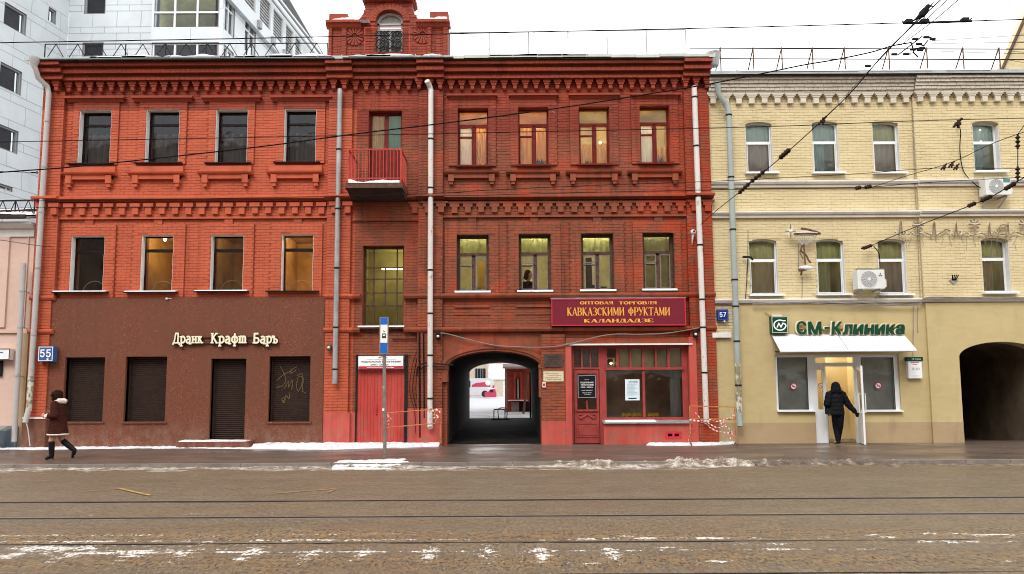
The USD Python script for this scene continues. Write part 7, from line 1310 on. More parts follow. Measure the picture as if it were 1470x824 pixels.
# ------------------------------------------------------------ overhead wires
def wire(name, pts, label, r=.011, cat='wire', mt='wire'):
    p_ = [at(px, py, Y) for px, py, Y in pts]; p_ = smooth_path(p_, 10) if len(p_) > 2 else sag(p_[0], p_[1], 0); return solo(name, B().tube(p_, r, 6), M[mt], label, cat)
wire('tram_wire', [(-160, 64, -11), (0, 61.3, -11), (360, 55, -11), (720, 46.8, -11), (1090, 38.5, -11), (1470, 27.8, -11), (1640, 22, -11)], 'topmost overhead wire, crossing the sky above both roofs', .0075)
wire('tram_wire', [(-160, 210, -11), (0, 204, -11), (360, 197.3, -11), (720, 190, -11), (1090, 182, -11), (1300, 174, -11), (1470, 169.5, -11), (1640, 165, -11)], 'long level overhead wire across the upper window rows', .006)
wire('span_cable', [(-160, 262, -9), (0, 247.5, -9), (100, 240, -9), (250, 224.5, -9), (390, 208.5, -9), (500, 193.5, -9), (620, 179, -9), (730, 165, -9), (830, 151, -9), (930, 135, -9), (1010, 122, -9), (1080, 108.5, -9), (1150, 94, -9), (1200, 85.5, -9), (1250, 75, -9), (1280, 66, -9), (1308, 61, -9)], 'thick black cable rising across the red facade to the wire joint at the right', .0115)
wire('span_wire', [(-80, 290, -5), (0, 289, -5), (360, 284, -5), (590, 279, -5), (720, 272, -5), (870, 265.5, -5), (1017, 260.5, -5), (1090, 257, -5), (1230, 249.5, -5), (1300, 244, -5), (1360, 241, -5), (1470, 242, -5), (1600, 244, -5)], 'overhead wire that passes just under the balcony and the upper sills', .0075)
wire('span_wire', [(590, 282, -4), (720, 279.5, -4), (900, 275, -4), (1080, 271.5, -4), (1235, 269, -4), (1330, 262, -4), (1470, 254.5, -4), (1600, 250, -4)], 'thin wire just above the white ledge of the yellow building', .008)
wire('span_wire', [(0, 299, -4), (180, 297, -4), (360, 297.5, -4), (480, 297, -4)], 'thin wire along the brick string course of the left bays', .006)
wire('span_wire', [(-60, 337, -1.2), (0, 344.5, -1.2), (50, 352, -1.2), (74, 354.5, -.14)], 'short wire hooked to the left corner pilaster', .008)
wire('span_wire', [(-60, 243, -1.2), (0, 246, -1.2), (47, 247.5, -.7), (54, 248, -.35)], 'short wire ending at a hook on the left drainpipe', .008)
wire('anchor_wire', [(1003, 325, -.1), (1030, 301, -2), (1060, 277, -4), (1127, 221, -7), (1181, 172, -9), (1223, 131, -9.8), (1276, 70, -10.5), (1350, 0, -11.2), (1420, -66, -12)], 'diagonal anchor wire running from the corner of the red building up past the crow', .009)
wire('anchor_wire', [(1252, 352, -.3), (1311, 327, -2), (1388, 297, -4.2), (1422, 283, -5), (1459, 261, -6), (1500, 240, -7)], 'diagonal anchor wire hooked to the yellow wall above the air conditioner', .011)
wire('anchor_wire', [(1248, 270, -4), (1300, 253, -5.2), (1366, 233, -6.6), (1420, 208, -8), (1470, 189.5, -9), (1560, 160, -10)], 'thin wire rising to the right from the clamp on the thin wire', .007)
wire('contact_wire', [(1293, 65, -10), (1340, 30, -11.5), (1380, -4, -13)], 'thin wire leaving the joint upward beside the crow', .006)
wire('contact_wire', [(1300, 57, -10), (1336, 22, -11.5), (1362, -2, -13), (1380, -20, -14)], 'second thin wire leaving the joint upward, left of its twin', .006)
for i, (a, b_) in enumerate(((58.5, 50), (62.5, 60), (73, 77))): wire('contact_wire', [(1338, a, -10.5), (1400, (a + b_) / 2 + .4, -10.5), (1480, b_, -10.5)], ['faint wire at the upper right, first above the roof fence', 'faint wire at the upper right, second above the roof fence', 'faint wire at the upper right, just at the fence top'][i], .0045)
def insulator(pts, label, n=5, r=.05):
    a, b_ = np.array(at(*pts[0])), np.array(at(*pts[1])); t = thing('insulator', label, 'insulator', tuple(a)); d = b_ - a
    part(t, 'rod', B().tube([a, b_], r * .4, 6), M['iron'])
    for k in range(n): q = a + d * (k + .7) / (n + .4); e = d / np.linalg.norm(d) * r * .45; part(t, 'shed_disc', B().tube([q - e, q, q + e], [r * .6, r, r * .6], 10), M['rust_dark'])
for p0, p1, lb in (((1060, 278, -4), (1076, 263, -4.6), 'dark strain insulator low on the diagonal anchor wire, left piece'), ((1077, 262, -4.6), (1098, 245, -5.4), 'dark strain insulator on the diagonal anchor wire, in front of the upper yellow windows'), ((1119, 227.5, -6.6), (1134, 214, -7.2), 'small insulator midway up the diagonal anchor wire'), ((1389, 296.5, -4.2), (1401, 291, -4.5), 'small insulator on the wire above the light garland'), ((1408, 289, -4.7), (1424, 281, -5.1), 'longer insulator on the wire left of the upper air conditioner'), ((1442, 272, -5.5), (1458, 262.5, -6), 'insulator in front of the upper air conditioner'), ((1461, 193, -6), (1461, 214, -6), 'hanging insulator at the right edge, upper piece'), ((1461, 239, -6), (1461, 258, -6), 'hanging insulator at the right edge, lower piece'), ((1228, 270.5, -4), (1236, 268.7, -4), 'short clamp on the thin wire left of centre of the yellow building'), ((1241, 269.5, -4), (1251, 267, -4), 'second short clamp beside the first on the thin wire'), ((1238, 357, -.5), (1252, 352, -.3), 'dark end clamp of the anchor wire on the yellow wall')): insulator((p0, p1), lb, 4 if abs(p1[0] - p0[0]) > 12 else 3, .055)
solo('drop_wire', B().tube([at(1461, 193, -6), at(1461, 262, -6)], .010, 5), M['wire'], 'vertical drop wire at the right edge between two hanging insulators', 'wire')
wire('drop_wire', [(1461, 193, -6), (1470, 180, -6.2), (1480, 160, -6.6)], 'short wire above the hanging insulator at the right edge', .008)
# the joint of the contact wires and the clamps under the crow
JN = thing('wire_joint', 'cluster of black clamps and spacers where the contact wires cross above the yellow roof', 'wire fitting', tuple(at(1308, 62, -9)))
for a, b_ in (((1289, 79, -9), (1324, 52, -9)), ((1308, 61, -9), (1312, 74, -9)), ((1312, 70, -9), (1326, 71, -9)), ((1309, 70.5, -9), (1325, 68, -9)), ((1297, 77.5, -9), (1308, 77.5, -9)), ((1318, 63, -9), (1327, 66, -9)), ((1327, 53.5, -9), (1337, 54, -9)), ((1310, 74, -9), (1318, 82, -9)), ((1332, 58, -9), (1326, 66, -9))): part(JN, 'spacer_bar', B().tube([at(*a), at(*b_)], .012, 6), M['iron'])
for px, py in ((1301, 77.5), (1319.5, 63), (1324, 69), (1330, 53.5), (1339, 56), (1284, 78), (1314, 56), (1311, 71), (1321, 72), (1246, 95)): c = at(px, py, -9.05); part(JN, 'clamp', B().tube([c - [.05, 0, 0], c + [.045, 0, 0]], .024, 8), M['iron'])
CP = thing('wire_clamps', 'black rod with three clamps on the topmost wire under the crow', 'wire fitting', tuple(at(1330, 32, -11)))
part(CP, 'rod', B().tube([at(1297, 33.6, -11.03), at(1395, 30.2, -11.03)], .017, 6), M['iron'])
for px, py, w in ((1304, 31.5, .05), (1327, 31, .06), (1385, 29, .05)): c = at(px, py, -11.04); part(CP, 'clamp', B().box(c[0] - w, c[0] + w, -11.08, -11, c[2] - .02, c[2] + .03), M['iron'])
for a, b_ in (((1295, 30), (1299, 33.5)), ((1391, 30.3), (1395, 26))): part(CP, 'horn', B().tube([at(*a, -11.03), at(*b_, -11.03)], .009, 5), M['iron'])
for px, py, Y, lb in ((1181, 174, -9, 'black cross clamp where the diagonal anchor wire meets the level wire'), (1375, 178, -10.9, 'black clamp on the level wire above the rightmost upper windows'), (1355, 240.5, -5, 'row of three tiny clamps on the wire at the upper right, left one'), (1366, 237, -5, 'taller clamp between two tiny ones on the wire at the upper right'), (1373, 240.5, -5, 'tiny clamp on the upper right wire, right of the taller one')):
    c = at(px, py, Y); solo('wire_clamp', B().box(c[0] - .04, c[0] + .04, Y - .025, Y + .025, c[2] - .022, c[2] + .022).tube([c + [-.07, 0, -.05], c + [.07, 0, .09]], .02, 6).tube([c + [0, 0, -.06], c + [.01, 0, .07]], .018, 6), M['rust_dark'], lb, 'clamp')
c = at(50, 247.7, -.4); solo('wire_hook', B().tube([c + [-.1, 0, 0], c + [.04, 0, 0]], .02, 6).tube([c + [.06 + .03 * math.cos(t), 0, .03 * math.sin(t)] for t in np.linspace(0, 6.28, 12)], .012, 5), M['iron'], 'small iron hook holding a wire at the left drainpipe', 'hook')
# ------------------------------------------------------------ bodies from joints
def skin(bones, edge=.02, it=14):
    ms = []
    for (p0, r0_, p1, r1_) in bones:
        pts = []
        for p_, r_ in ((p0, r0_), (p1, r1_)): s = trimesh.creation.icosphere(2, 1.0).vertices * (np.array(r_) if np.ndim(r_) else r_) + np.array(p_); pts.append(s)
        ms.append(manifold3d.Manifold.hull_points(np.vstack(pts)))
    m = ms[0]
    for q in ms[1:]: m = m + q
    m = tri(m.refine_to_length(edge)); m = trimesh.Trimesh(m.vertices, m.faces); trimesh.smoothing.filter_taubin(m, .5, .53, it); return m
def hand(wr, d, palm_n, curl, r=.010):
    """a hand as bones: wrist point, pointing direction, palm normal, finger curl"""
    d = np.array(d, float); d /= np.linalg.norm(d); n = np.array(palm_n, float); n -= d * (n @ d); n /= np.linalg.norm(n); s = np.cross(d, n); wr = np.array(wr); out = [(wr, .024, wr + d * .075 + s * .022, .020), (wr, .024, wr + d * .075 - s * .022, .020)]
    for k, ln in zip((-1.5, -.5, .5, 1.5), (.062, .078, .084, .074)):
        b0 = wr + d * .078 + s * .019 * k; b1 = b0 + (d * math.cos(curl * .6) + n * math.sin(curl * .6)) * ln * .45; b2 = b1 + (d * math.cos(curl * 1.4) + n * math.sin(curl * 1.4)) * ln * .33; b3 = b2 + (d * math.cos(curl * 2.1) + n * math.sin(curl * 2.1)) * ln * .22; out += [(b0, r * 1.1, b1, r), (b1, r, b2, r * .95), (b2, r * .95, b3, r * .85)]
    t0 = wr + d * .02 + s * .024; t1 = t0 + (d * .6 + s * .7 + n * .3) * .045; t2 = t1 + (d * .9 + n * .35) * .034; return out + [(t0, r * 1.4, t1, r * 1.15), (t1, r * 1.15, t2, r * .9)]
skinm = pm('pale_skin', (.58, .36, .27), .55, .08, 8, .05); tights = pm('skin_tone_tights', (.42, .24, .17), .6, .1, 8, .05)
coatb = pm('dark_brown_fur_coat', (.050, .016, .011), .9, .5, 40, .7, 60, spec=.05); furw = pm('cream_fur_trim', (.66, .58, .50), .9, .2, 40, .6, 90); boot = pm('black_leather_boot', (.010, .008, .008), .5, .2, spec=.12); hairb = pm('dark_brown_hair', (.022, .010, .007), .8, .4, 60, .5, 120, stretch=(1, 1, .3), spec=.05); puffer = pm('black_puffer_cloth', (.006, .006, .008), .7, .3, 9, .3, 25, spec=.1); trous = pm('black_trousers', (.007, .007, .009), .8, .2, spec=.05); leath = pm('tan_boot_heel', (.16, .07, .04), .5, .2)
# woman walking to the left along the pavement
gx = on_ground(78, 660, ZP); wx, wy, wz = gx[0], gx[1], ZP; S_ = 1.62 / 1.68
WM_ = thing('person', 'person in a brown fur coat with cream hood trim and black boots, walking left', 'person', (wx, wy, wz))
def w_(x, y, z): return np.array([wx + x * S_, wy + y * S_, wz + z * S_])
hip, chest, neck, head = w_(.06, 0, .88), w_(.03, 0, 1.22), w_(.0, 0, 1.42), w_(-.035, 0, 1.555)
sh1, sh2 = w_(.03, -.17, 1.36), w_(.03, .17, 1.36); kn1, an1 = w_(-.06, -.06, .47), w_(-.035, -.06, .10); kn2, an2 = w_(.12, .08, .47), w_(.44, .08, .22)
el1, wr1 = w_(.08, -.23, 1.10), w_(-.14, -.20, 1.06); el2, wr2 = w_(.06, .22, 1.10), w_(-.17, .16, 1.12)
bod = [(hip, (.14, .16, .12), chest, (.12, .17, .13)), (chest, (.12, .17, .12), w_(.0, 0, 1.37), (.08, .13, .06)), (neck, .05, head - [0, 0, .06], .05), (head + [0, 0, .03], .092, head + [-.03, 0, -.055], .062), (head + [-.095, 0, -.01], .018, head + [-.085, 0, .02], .012), (hip, .12, kn1, .062), (kn1, .060, an1, .042), (an1, .042, w_(-.14, -.06, .045), .034), (hip, .12, kn2, .062), (kn2, .060, an2, .042), (an2, .042, w_(.42, .08, .10), .03), (sh1, .06, el1, .048), (el1, .045, wr1, .030), (sh2, .06, el2, .048), (el2, .045, wr2, .030)] + hand(wr1, w_(-.2, .02, .1) - w_(0, 0, 0), (0, 1, 0), .5) + hand(wr2, w_(-.2, -.02, .06) - w_(0, 0, 0), (0, -1, 0), .5)
part(WM_, 'body', skin(bod, .018, 6), tights, True)
def leg_path(*p): return [np.array(q) for q in p]
part(WM_, 'face', skin([(head + [-.06, 0, .01], (.042, .06, .07), head + [-.07, 0, -.06], (.03, .04, .03)), (head + [-.10, 0, -.005], .012, head + [-.112, 0, -.02], .014)], .012, 3), skinm, True)
for e in (-.03, .03): part(WM_, 'eye', B().ball(head + [-.096, e, .02], .011), M['print_dark'], True)
part(WM_, 'mouth', B().ball(head + [-.093, 0, -.065], .012, 1, (.6, 1.6, .5)), M['print_red'], True)
hem = .625; cz = [(w_(.055, 0, hem), (.235, .21, .03)), (w_(.05, 0, .80), (.195, .20, .10)), (w_(.04, 0, 1.05), (.165, .195, .10)), (w_(.03, 0, 1.28), (.155, .20, .09)), (w_(.01, 0, 1.40), (.095, .13, .05))]
coat = [(cz[i][0], cz[i][1], cz[i + 1][0], cz[i + 1][1]) for i in range(4)] + [(sh1, .085, el1, .082), (el1, .082, wr1 * .8 + el1 * .2, .066), (sh2, .085, el2, .082), (el2, .082, wr2 * .8 + el2 * .2, .066)]
cm_ = skin(coat, .022, 5); cv = np.array(cm_.vertices); cv += (meshkit.fbm(cv * 28, 3, 5)[:, None] - .5) * .022 * np.array(cm_.vertex_normals); part(WM_, 'coat', trimesh.Trimesh(cv, cm_.faces), coatb, True)
part(WM_, 'hem_trim', B().tube([w_(.055 + .232 * math.cos(t), .208 * math.sin(t), hem - .005) for t in np.linspace(0, 2 * math.pi, 30)], .021, 8), furw, True)
for wr_, el_ in ((wr1, el1), (wr2, el2)):
    d = (wr_ - el_) / np.linalg.norm(wr_ - el_); part(WM_, 'cuff_trim', skin([(wr_ - d * .055, .068, wr_ - d * .02, .062)], .014, 2), furw, True)
ch = np.array([.06, 0, -.09]); hood = skin([(w_(.10, -.10, 1.44), (.06, .05, .06), w_(.16, 0, 1.43), (.075, .08, .065)), (w_(.16, 0, 1.43), (.075, .08, .065), w_(.10, .10, 1.44), (.06, .05, .06)), (w_(.10, -.10, 1.44), .05, w_(-.02, -.11, 1.40), .04), (w_(.10, .10, 1.44), .05, w_(-.02, .11, 1.40), .04)], .016, 3); hv = np.array(hood.vertices); hv += (meshkit.fbm(hv * 40, 3, 8)[:, None] - .5) * .02 * np.array(hood.vertex_normals); part(WM_, 'hood_trim', trimesh.Trimesh(hv, hood.faces), furw, True)
hr = skin([(head + [.025, 0, .05], (.118, .115, .100), head + [.05, 0, -.04], (.10, .11, .10)), (head + [.05, 0, -.04], .09, head + [.09, 0, -.12], .07), (head + [-.045, -.075, .02], .04, head + [-.02, -.085, -.07], .035)], .014, 3); hv = np.array(hr.vertices); hv += (meshkit.fbm(hv * 30, 3, 9)[:, None] - .5) * .05 * np.array(hr.vertex_normals); part(WM_, 'hair', trimesh.Trimesh(hv, hr.faces), hairb, True)
for kn, an, toe, hl, tp in ((kn1, an1, w_(-.16, -.06, .035), w_(.005, -.06, .02), .86), (kn2, an2, w_(.40, .08, .06), w_(.50, .08, .20), .86)):
    top = kn * tp + an * (1 - tp); d = (an - kn) / np.linalg.norm(an - kn); foot = toe - an
    part(WM_, 'boot', skin([(top, .070, kn * .45 + an * .55, .066), (kn * .45 + an * .55, .064, an, .052), (an, .052, an + foot * .5 + [0, 0, -.005], .044), (an + foot * .5, .044, toe, .030)], .014, 4), boot, True); part(WM_, 'boot_heel', B().tube([an + (hl - an) * .3, hl], [.026, .015], 8), boot if kn is kn1 else leath)
# person in black entering the clinic, seen from behind
c = at(1203.5, 630, -.35); qx, qy, qz = c[0], -.55, ZP
c = on_ground(1203.5, 632, ZP); qx, qy = at(1203.5, 632, -.5)[0], -.5; PS = (at(1205, 547, -.5)[2] - ZP) / 1.76
P2 = thing('person', 'person in a black hooded puffer jacket stepping into the lit clinic doorway', 'person', (qx, qy, qz))
def k_(x, y, z): return np.array([qx + x * PS, qy + y * PS, qz + z * PS])
hip, chest, neck, head = k_(.02, 0, .92), k_(.0, .03, 1.25), k_(.01, .07, 1.47), k_(.02, .10, 1.60); shL, shR = k_(-.19, .03, 1.38), k_(.19, .03, 1.38); elL, wrL = k_(-.27, .0, 1.12), k_(-.22, .10, .92); elR, wrR = k_(.33, .02, 1.10), k_(.50, -.06, .88)
knL, anL, knR, anR = k_(-.02, .10, .50), k_(-.02, -.02, .09), k_(.07, .0, .49), k_(.06, .14, .10)
bod = [(hip, (.15, .11, .12), chest, (.17, .11, .14)), (chest, (.17, .11, .12), k_(0, .05, 1.42), (.13, .08, .05)), (neck, .055, head - [0, 0, .05], .055), (head + [0, 0, .03], .095, head + [0, .03, -.05], .07), (head + [0, .10, -.01], .018, head + [0, .09, .02], .012), (hip + [-.07, 0, 0], .10, knL, .065), (knL, .062, anL, .045), (anL, .045, k_(-.04, .12, .04), .036), (hip + [.07, 0, 0], .10, knR, .065), (knR, .062, anR, .045), (anR, .045, k_(.07, .26, .05), .036), (shL, .065, elL, .05), (elL, .047, wrL, .032), (shR, .065, elR, .05), (elR, .047, wrR, .032)] + hand(wrL, (.1, .2, -1), (1, 0, 0), .5) + hand(wrR, (.35, -.1, -.9), (.3, .9, .0), .75)
part(P2, 'body', skin(bod, .018, 6), skinm, True)
for e in (-.032, .032): part(P2, 'eye', B().ball(head + [e, .10, .02], .011), M['print_dark'], True); part(P2, 'ear', B().ball(head + [e * 3.0, .01, .0], .025, 1, (.4, .8, 1.2)), skinm, True)
part(P2, 'mouth', B().ball(head + [0, .098, -.06], .013, 1, (1.6, .6, .5)), M['print_red'], True)
jk = [(k_(.0, .0, .83), (.20, .145, .05), k_(0, .02, 1.06), (.19, .14, .10)), (k_(0, .02, 1.06), (.19, .14, .10), k_(0, .04, 1.30), (.215, .135, .10)), (k_(0, .04, 1.30), (.215, .135, .09), k_(0, .06, 1.43), (.14, .10, .05)), (shL, .092, elL, .085), (elL, .083, wrL * .85 + elL * .15, .056), (shR, .092, elR, .085), (elR, .083, wrR * .85 + elR * .15, .056)]
jm = skin(jk, .02, 6); jv = np.array(jm.vertices); jn = np.array(jm.vertex_normals); jv += jn * (.010 * np.abs(np.sin(jv[:, 2:3] * 28)) + .008 * (meshkit.fbm(jv * 14, 3, 4)[:, None] - .5)); part(P2, 'jacket', trimesh.Trimesh(jv, jm.faces), puffer, True)
hd = skin([(k_(.02, .06, 1.64), (.112, .12, .10), k_(.0, .0, 1.50), (.15, .09, .07)), (k_(-.10, -.0, 1.46), (.09, .08, .05), k_(.12, .0, 1.46), (.09, .08, .05))], .016, 4); hv = np.array(hd.vertices); hv += (meshkit.fbm(hv * 30, 3, 2)[:, None] - .5) * .028 * np.array(hd.vertex_normals); part(P2, 'hood', trimesh.Trimesh(hv, hd.faces), puffer, True)
part(P2, 'trousers', skin([(hip + [0, 0, .02], (.155, .12, .08), hip + [-.06, 0, -.05], .105), (hip + [-.07, 0, -.02], .112, knL, .082), (knL, .08, anL + [0, 0, .04], .066), (hip + [.07, 0, -.02], .112, knR, .082), (knR, .08, anR + [0, 0, .04], .066)], .02, 5), trous, True)
for an, toe in ((anL, k_(-.04, .16, .035)), (anR, k_(.07, .30, .05))): part(P2, 'shoe', skin([(an + [0, -.02, -.02], .052, an + [0, 0, -.05], .045), (an + [0, -.02, -.045], .044, toe, .036)], .014, 3), boot, True); part(P2, 'pale_sole', B().box(an[0] - .045, an[0] + .045, an[1] - .07, toe[1] + .03, max(ZP + .002, an[2] - .098), max(ZP + .02, an[2] - .08)), M['wood_grey'])
part(P2, 'bag', B().poly(Polygon([(qx - .30, qz + .86), (qx - .18, qz + .86), (qx - .18, qz + .98), (qx - .30, qz + .98)]).buffer(.02), qy - .10, qy + .05), M['black']); part(P2, 'bag_strap', B().tube([k_(-.22, -.02, .98), k_(-.05, -.13, 1.2), k_(.14, -.10, 1.42)], .012, 6), M['black'])
for wr_, d_, n_, cu_ in ((wrL, (.1, .2, -1), (1, 0, 0), .5), (wrR, (.35, -.1, -.9), (.3, .9, .0), .75)): part(P2, 'glove', skin([(a_, np.array(ra) * 1.22, b_, np.array(rb) * 1.22) for a_, ra, b_, rb in hand(wr_, d_, n_, cu_)], .012, 3), puffer, True)
# somebody behind a lower window of the right bay
r = RW1[1]; ix, iz = r[0] + (r[1] - r[0]) * .30, r[2]; P3 = thing('person', 'dark figure standing inside behind the second lower window of the right bay', 'person', (ix, .75, iz - .9))
i_ = lambda x, y, z: np.array([ix + x, .75 + y, iz - .9 + z])
part(P3, 'body', skin([(i_(0, 0, 0), (.15, .1, .1), i_(0, 0, .8), (.16, .11, .1)), (i_(0, 0, .8), (.16, .11, .1), i_(0, 0, 1.22), (.19, .1, .08)), (i_(.01, 0, 1.3), .05, i_(.02, 0, 1.45), .05), (i_(.03, 0, 1.53), .095, i_(.05, 0, 1.46), .07), (i_(.13, 0, 1.5), .02, i_(.12, 0, 1.53), .012), (i_(-.18, 0, 1.22), .06, i_(-.2, -.05, .95), .05), (i_(-.2, -.05, .95), .045, i_(.0, -.14, .92), .035), (i_(.18, 0, 1.22), .06, i_(.22, -.02, .95), .05), (i_(.22, -.02, .95), .045, i_(.2, -.12, .78), .035)] + hand(i_(.0, -.14, .92), (1, 0, .1), (0, 1, 0), .6) + hand(i_(.2, -.12, .78), (0, -.2, -1), (-1, 0, 0), .5), .02, 6), skinm, True)
part(P3, 'clothing', skin([(i_(0, 0, 0), (.18, .13, .1), i_(0, 0, .8), (.19, .13, .1)), (i_(0, 0, .8), (.19, .13, .1), i_(0, 0, 1.24), (.21, .12, .08)), (i_(-.18, 0, 1.22), .075, i_(-.2, -.05, .95), .066), (i_(.18, 0, 1.22), .075, i_(.22, -.02, .95), .066)], .022, 5), trous, True); part(P3, 'hair', skin([(i_(.0, .0, 1.57), .105, i_(-.05, .0, 1.44), .085)], .018, 3), hairb, True); part(P3, 'pale_bag', B().box(ix - .32, ix - .22, .60, .66, iz - .05, iz + .32), M['white'])
# the crow on the topmost wire
c = at(1326, 28.5, -11.04); CR = thing('crow', 'black crow perched on the clamp of the topmost wire', 'bird', tuple(c)); kz_ = 0.92
cc = lambda x, y, z: np.array([c[0] + x * kz_, c[1] + y * kz_, c[2] + z * kz_])
part(CR, 'body', skin([(cc(-.02, 0, .10), (.055, .05, .055), cc(.035, 0, .16), (.052, .05, .055)), (cc(.04, 0, .17), .042, cc(.085, 0, .235), .036), (cc(-.02, 0, .10), .045, cc(-.10, 0, .03), .022), (cc(-.10, 0, .03), (.02, .03, .012), cc(-.17, 0, -.01), (.02, .035, .006)), (cc(.085, 0, .235), .030, cc(.125, 0, .245), .016), (cc(.125, 0, .243), .014, cc(.18, 0, .235), .004)], .008, 3), M['black'], True)
for s in (-1, 1): part(CR, 'wing', skin([(cc(.03, .048 * s, .17), (.03, .012, .035), cc(-.05, .05 * s, .08), (.03, .010, .03)), (cc(-.05, .05 * s, .08), (.03, .010, .025), cc(-.14, .025 * s, .01), (.012, .006, .008))], .008, 2), M['black'], True); part(CR, 'leg', B().tube([cc(.0, .02 * s, .07), cc(.01, .02 * s, .02), cc(.03, .02 * s, -.0)], .006, 5), M['iron']); part(CR, 'eye', B().ball(cc(.10, .032 * s, .245), .005, 1), M['plastic'])
# ------------------------------------------------------------ bus stop pole
bs = on_ground(552.5, 656.5, ZP); Yp = bs[1]; BS = thing('bus_stop_sign', 'tram stop pole with a blue and white flag before the red plank door', 'stop sign', tuple(bs))
q = lambda px, py: at(px, py, Yp); ztop = q(551, 456)[2]
part(BS, 'pole', B().tube([(bs[0], Yp, ZP), (q(551.5, 480)[0], Yp, q(551, 480)[2])], .042, 12), M['galv'], 40); r = (q(546.2, 480)[0], q(557.6, 480)[0], q(552, 508)[2], ztop); h = r[3] - r[2]; w = r[1] - r[0]; yf_ = Yp - .085
part(BS, 'flag', B().box(r[0], r[1], yf_, Yp - .043, r[2], r[3]), M['white']); part(BS, 'flag_rim', B().poly(frame_poly(r[0] - .012, r[1] + .012, r[2] - .012, r[3] + .012, .022), yf_ - .004, Yp - .04), M['galv'])
part(BS, 'blue_panel', B().box(r[0] + .012, r[1] - .012, yf_ - .003, yf_, r[3] - h * .20, r[3] - .012), M['stop_blue']); part(BS, 'blue_panel', B().box(r[0] + .012, r[1] - .012, yf_ - .003, yf_, r[2] + .012, r[2] + h * .30), M['stop_blue'])
part(BS, 'tram_symbol', B().poly(sbox(r[0] + w * .32, r[2] + h * .44, r[0] + w * .72, r[2] + h * .54).buffer(.012), yf_ - .003, yf_).poly(sbox(r[0] + w * .42, r[2] + h * .56, r[0] + w * .62, r[2] + h * .565), yf_ - .003, yf_).poly(LineString([(r[0] + w * .4, r[2] + h * .63), (r[0] + w * .6, r[2] + h * .60)]).buffer(.008), yf_ - .003, yf_), M['print_dark']); part(BS, 'tram_window', B().box(r[0] + w * .36, r[0] + w * .68, yf_ - .005, yf_ - .003, r[2] + h * .49, r[2] + h * .525), M['white'])
for z in (q(551, 495)[2], q(551, 556)[2], q(551, 588)[2]): part(BS, 'pole_band', B().tube([(q(552, 520)[0], Yp, z - .03), (q(552, 520)[0], Yp, z + .03)], .0445, 12), M['white' if z < 1.3 else 'zinc'])
# ------------------------------------------------------------ barriers with red and white tape
def tape(T, pts, w=.022):
    p_ = smooth_path(pts, 8); d = np.linalg.norm(np.diff(p_, axis=0), axis=1); s = np.concatenate([[0], np.cumsum(d)]); n = max(2, int(s[-1] / .05)); k = np.linspace(0, s[-1], n + 1); P_ = np.stack([np.interp(k, s, p_[:, j]) for j in range(3)], 1); rb, wb = B(), B()
    for i in range(n):
        a, b_ = P_[i], P_[i + 1]; tw = w * (0.6 + .4 * math.sin(i * .7)); u = np.array([0, .008, tw]); (rb if i % 2 else wb).raw([a - u, b_ - u, b_ + u, a + u, a - u + [0, .004, 0], b_ - u + [0, .004, 0], b_ + u + [0, .004, 0], a + u + [0, .004, 0]], [[0, 1, 2], [0, 2, 3], [4, 6, 5], [4, 7, 6]])
    part(T, 'red_tape', rb, M['tape_red']); part(T, 'white_tape', wb, M['tape_white'])
def barrier(pl, pr, Y0, Y1, ztl, ztr, zml, zmr, label, legs):
    t = thing('barrier', label, 'barrier', (pl, Y0, ZP)); a, b_ = np.array([pl, Y0, ztl]), np.array([pr, Y1, ztr]); part(t, 'top_bar', B().tube([a, b_], .014, 8), M['orange_bar']); part(t, 'middle_bar', B().tube([[pl, Y0, zml], [pr, Y1, zmr]], .014, 8), M['orange_bar'])
    for s in legs: q = a + (b_ - a) * s; part(t, 'leg', B().tube([q, (q[0], q[1], ZP)], .017, 8), M['orange_bar']); part(t, 'foot', B().tube([(q[0] - .02, q[1] - .22, ZP + .02), (q[0], q[1], ZP + .10), (q[0] + .02, q[1] + .22, ZP + .02)], .015, 6), M['rust_iron'])
    return t
Y1b = -.75; E = lambda px, py, Y=Y1b: at(px, py, Y)
t = barrier(E(553, 594)[0], E(634, 586)[0], Y1b, Y1b, E(553, 593)[2], E(634, 587)[2], E(553, 614)[2], E(634, 607)[2], 'orange bar barrier with red and white tape around the drainpipe left of the arch', (.02, .98))
for pts in ([(556, 594), (559, 600), (556, 606), (560, 612)], [(552, 594), (562, 601), (554, 604), (558, 597)], [(617, 585), (622, 590), (628, 586), (624, 594), (630, 598), (622, 600)], [(620, 584), (616, 590), (624, 596), (626, 588), (632, 592)]): tape(t, [E(*q, Y1b - .04 - .02 * k) for k, q in enumerate(pts)])
part(t, 'hanging_tape_knot', B().tube(smooth_path([E(626, 590, Y1b - .05), E(624, 596, Y1b - .08), E(627, 600, Y1b - .05), E(625, 605, Y1b - .05)]), .02, 6), M['tape_yellow'])
Y2b = -.65; E2 = lambda px, py, Y=Y2b: at(px, py, Y)
t = barrier(E2(990, 583)[0], E2(1054, 584)[0], Y2b, Y2b - .05, E2(990, 583)[2], E2(1054, 584)[2], E2(990, 601.5)[2], E2(1054, 602)[2], 'orange bar barrier wound with red and white tape around the white drainpipe by the shop', (.0, 1.0))
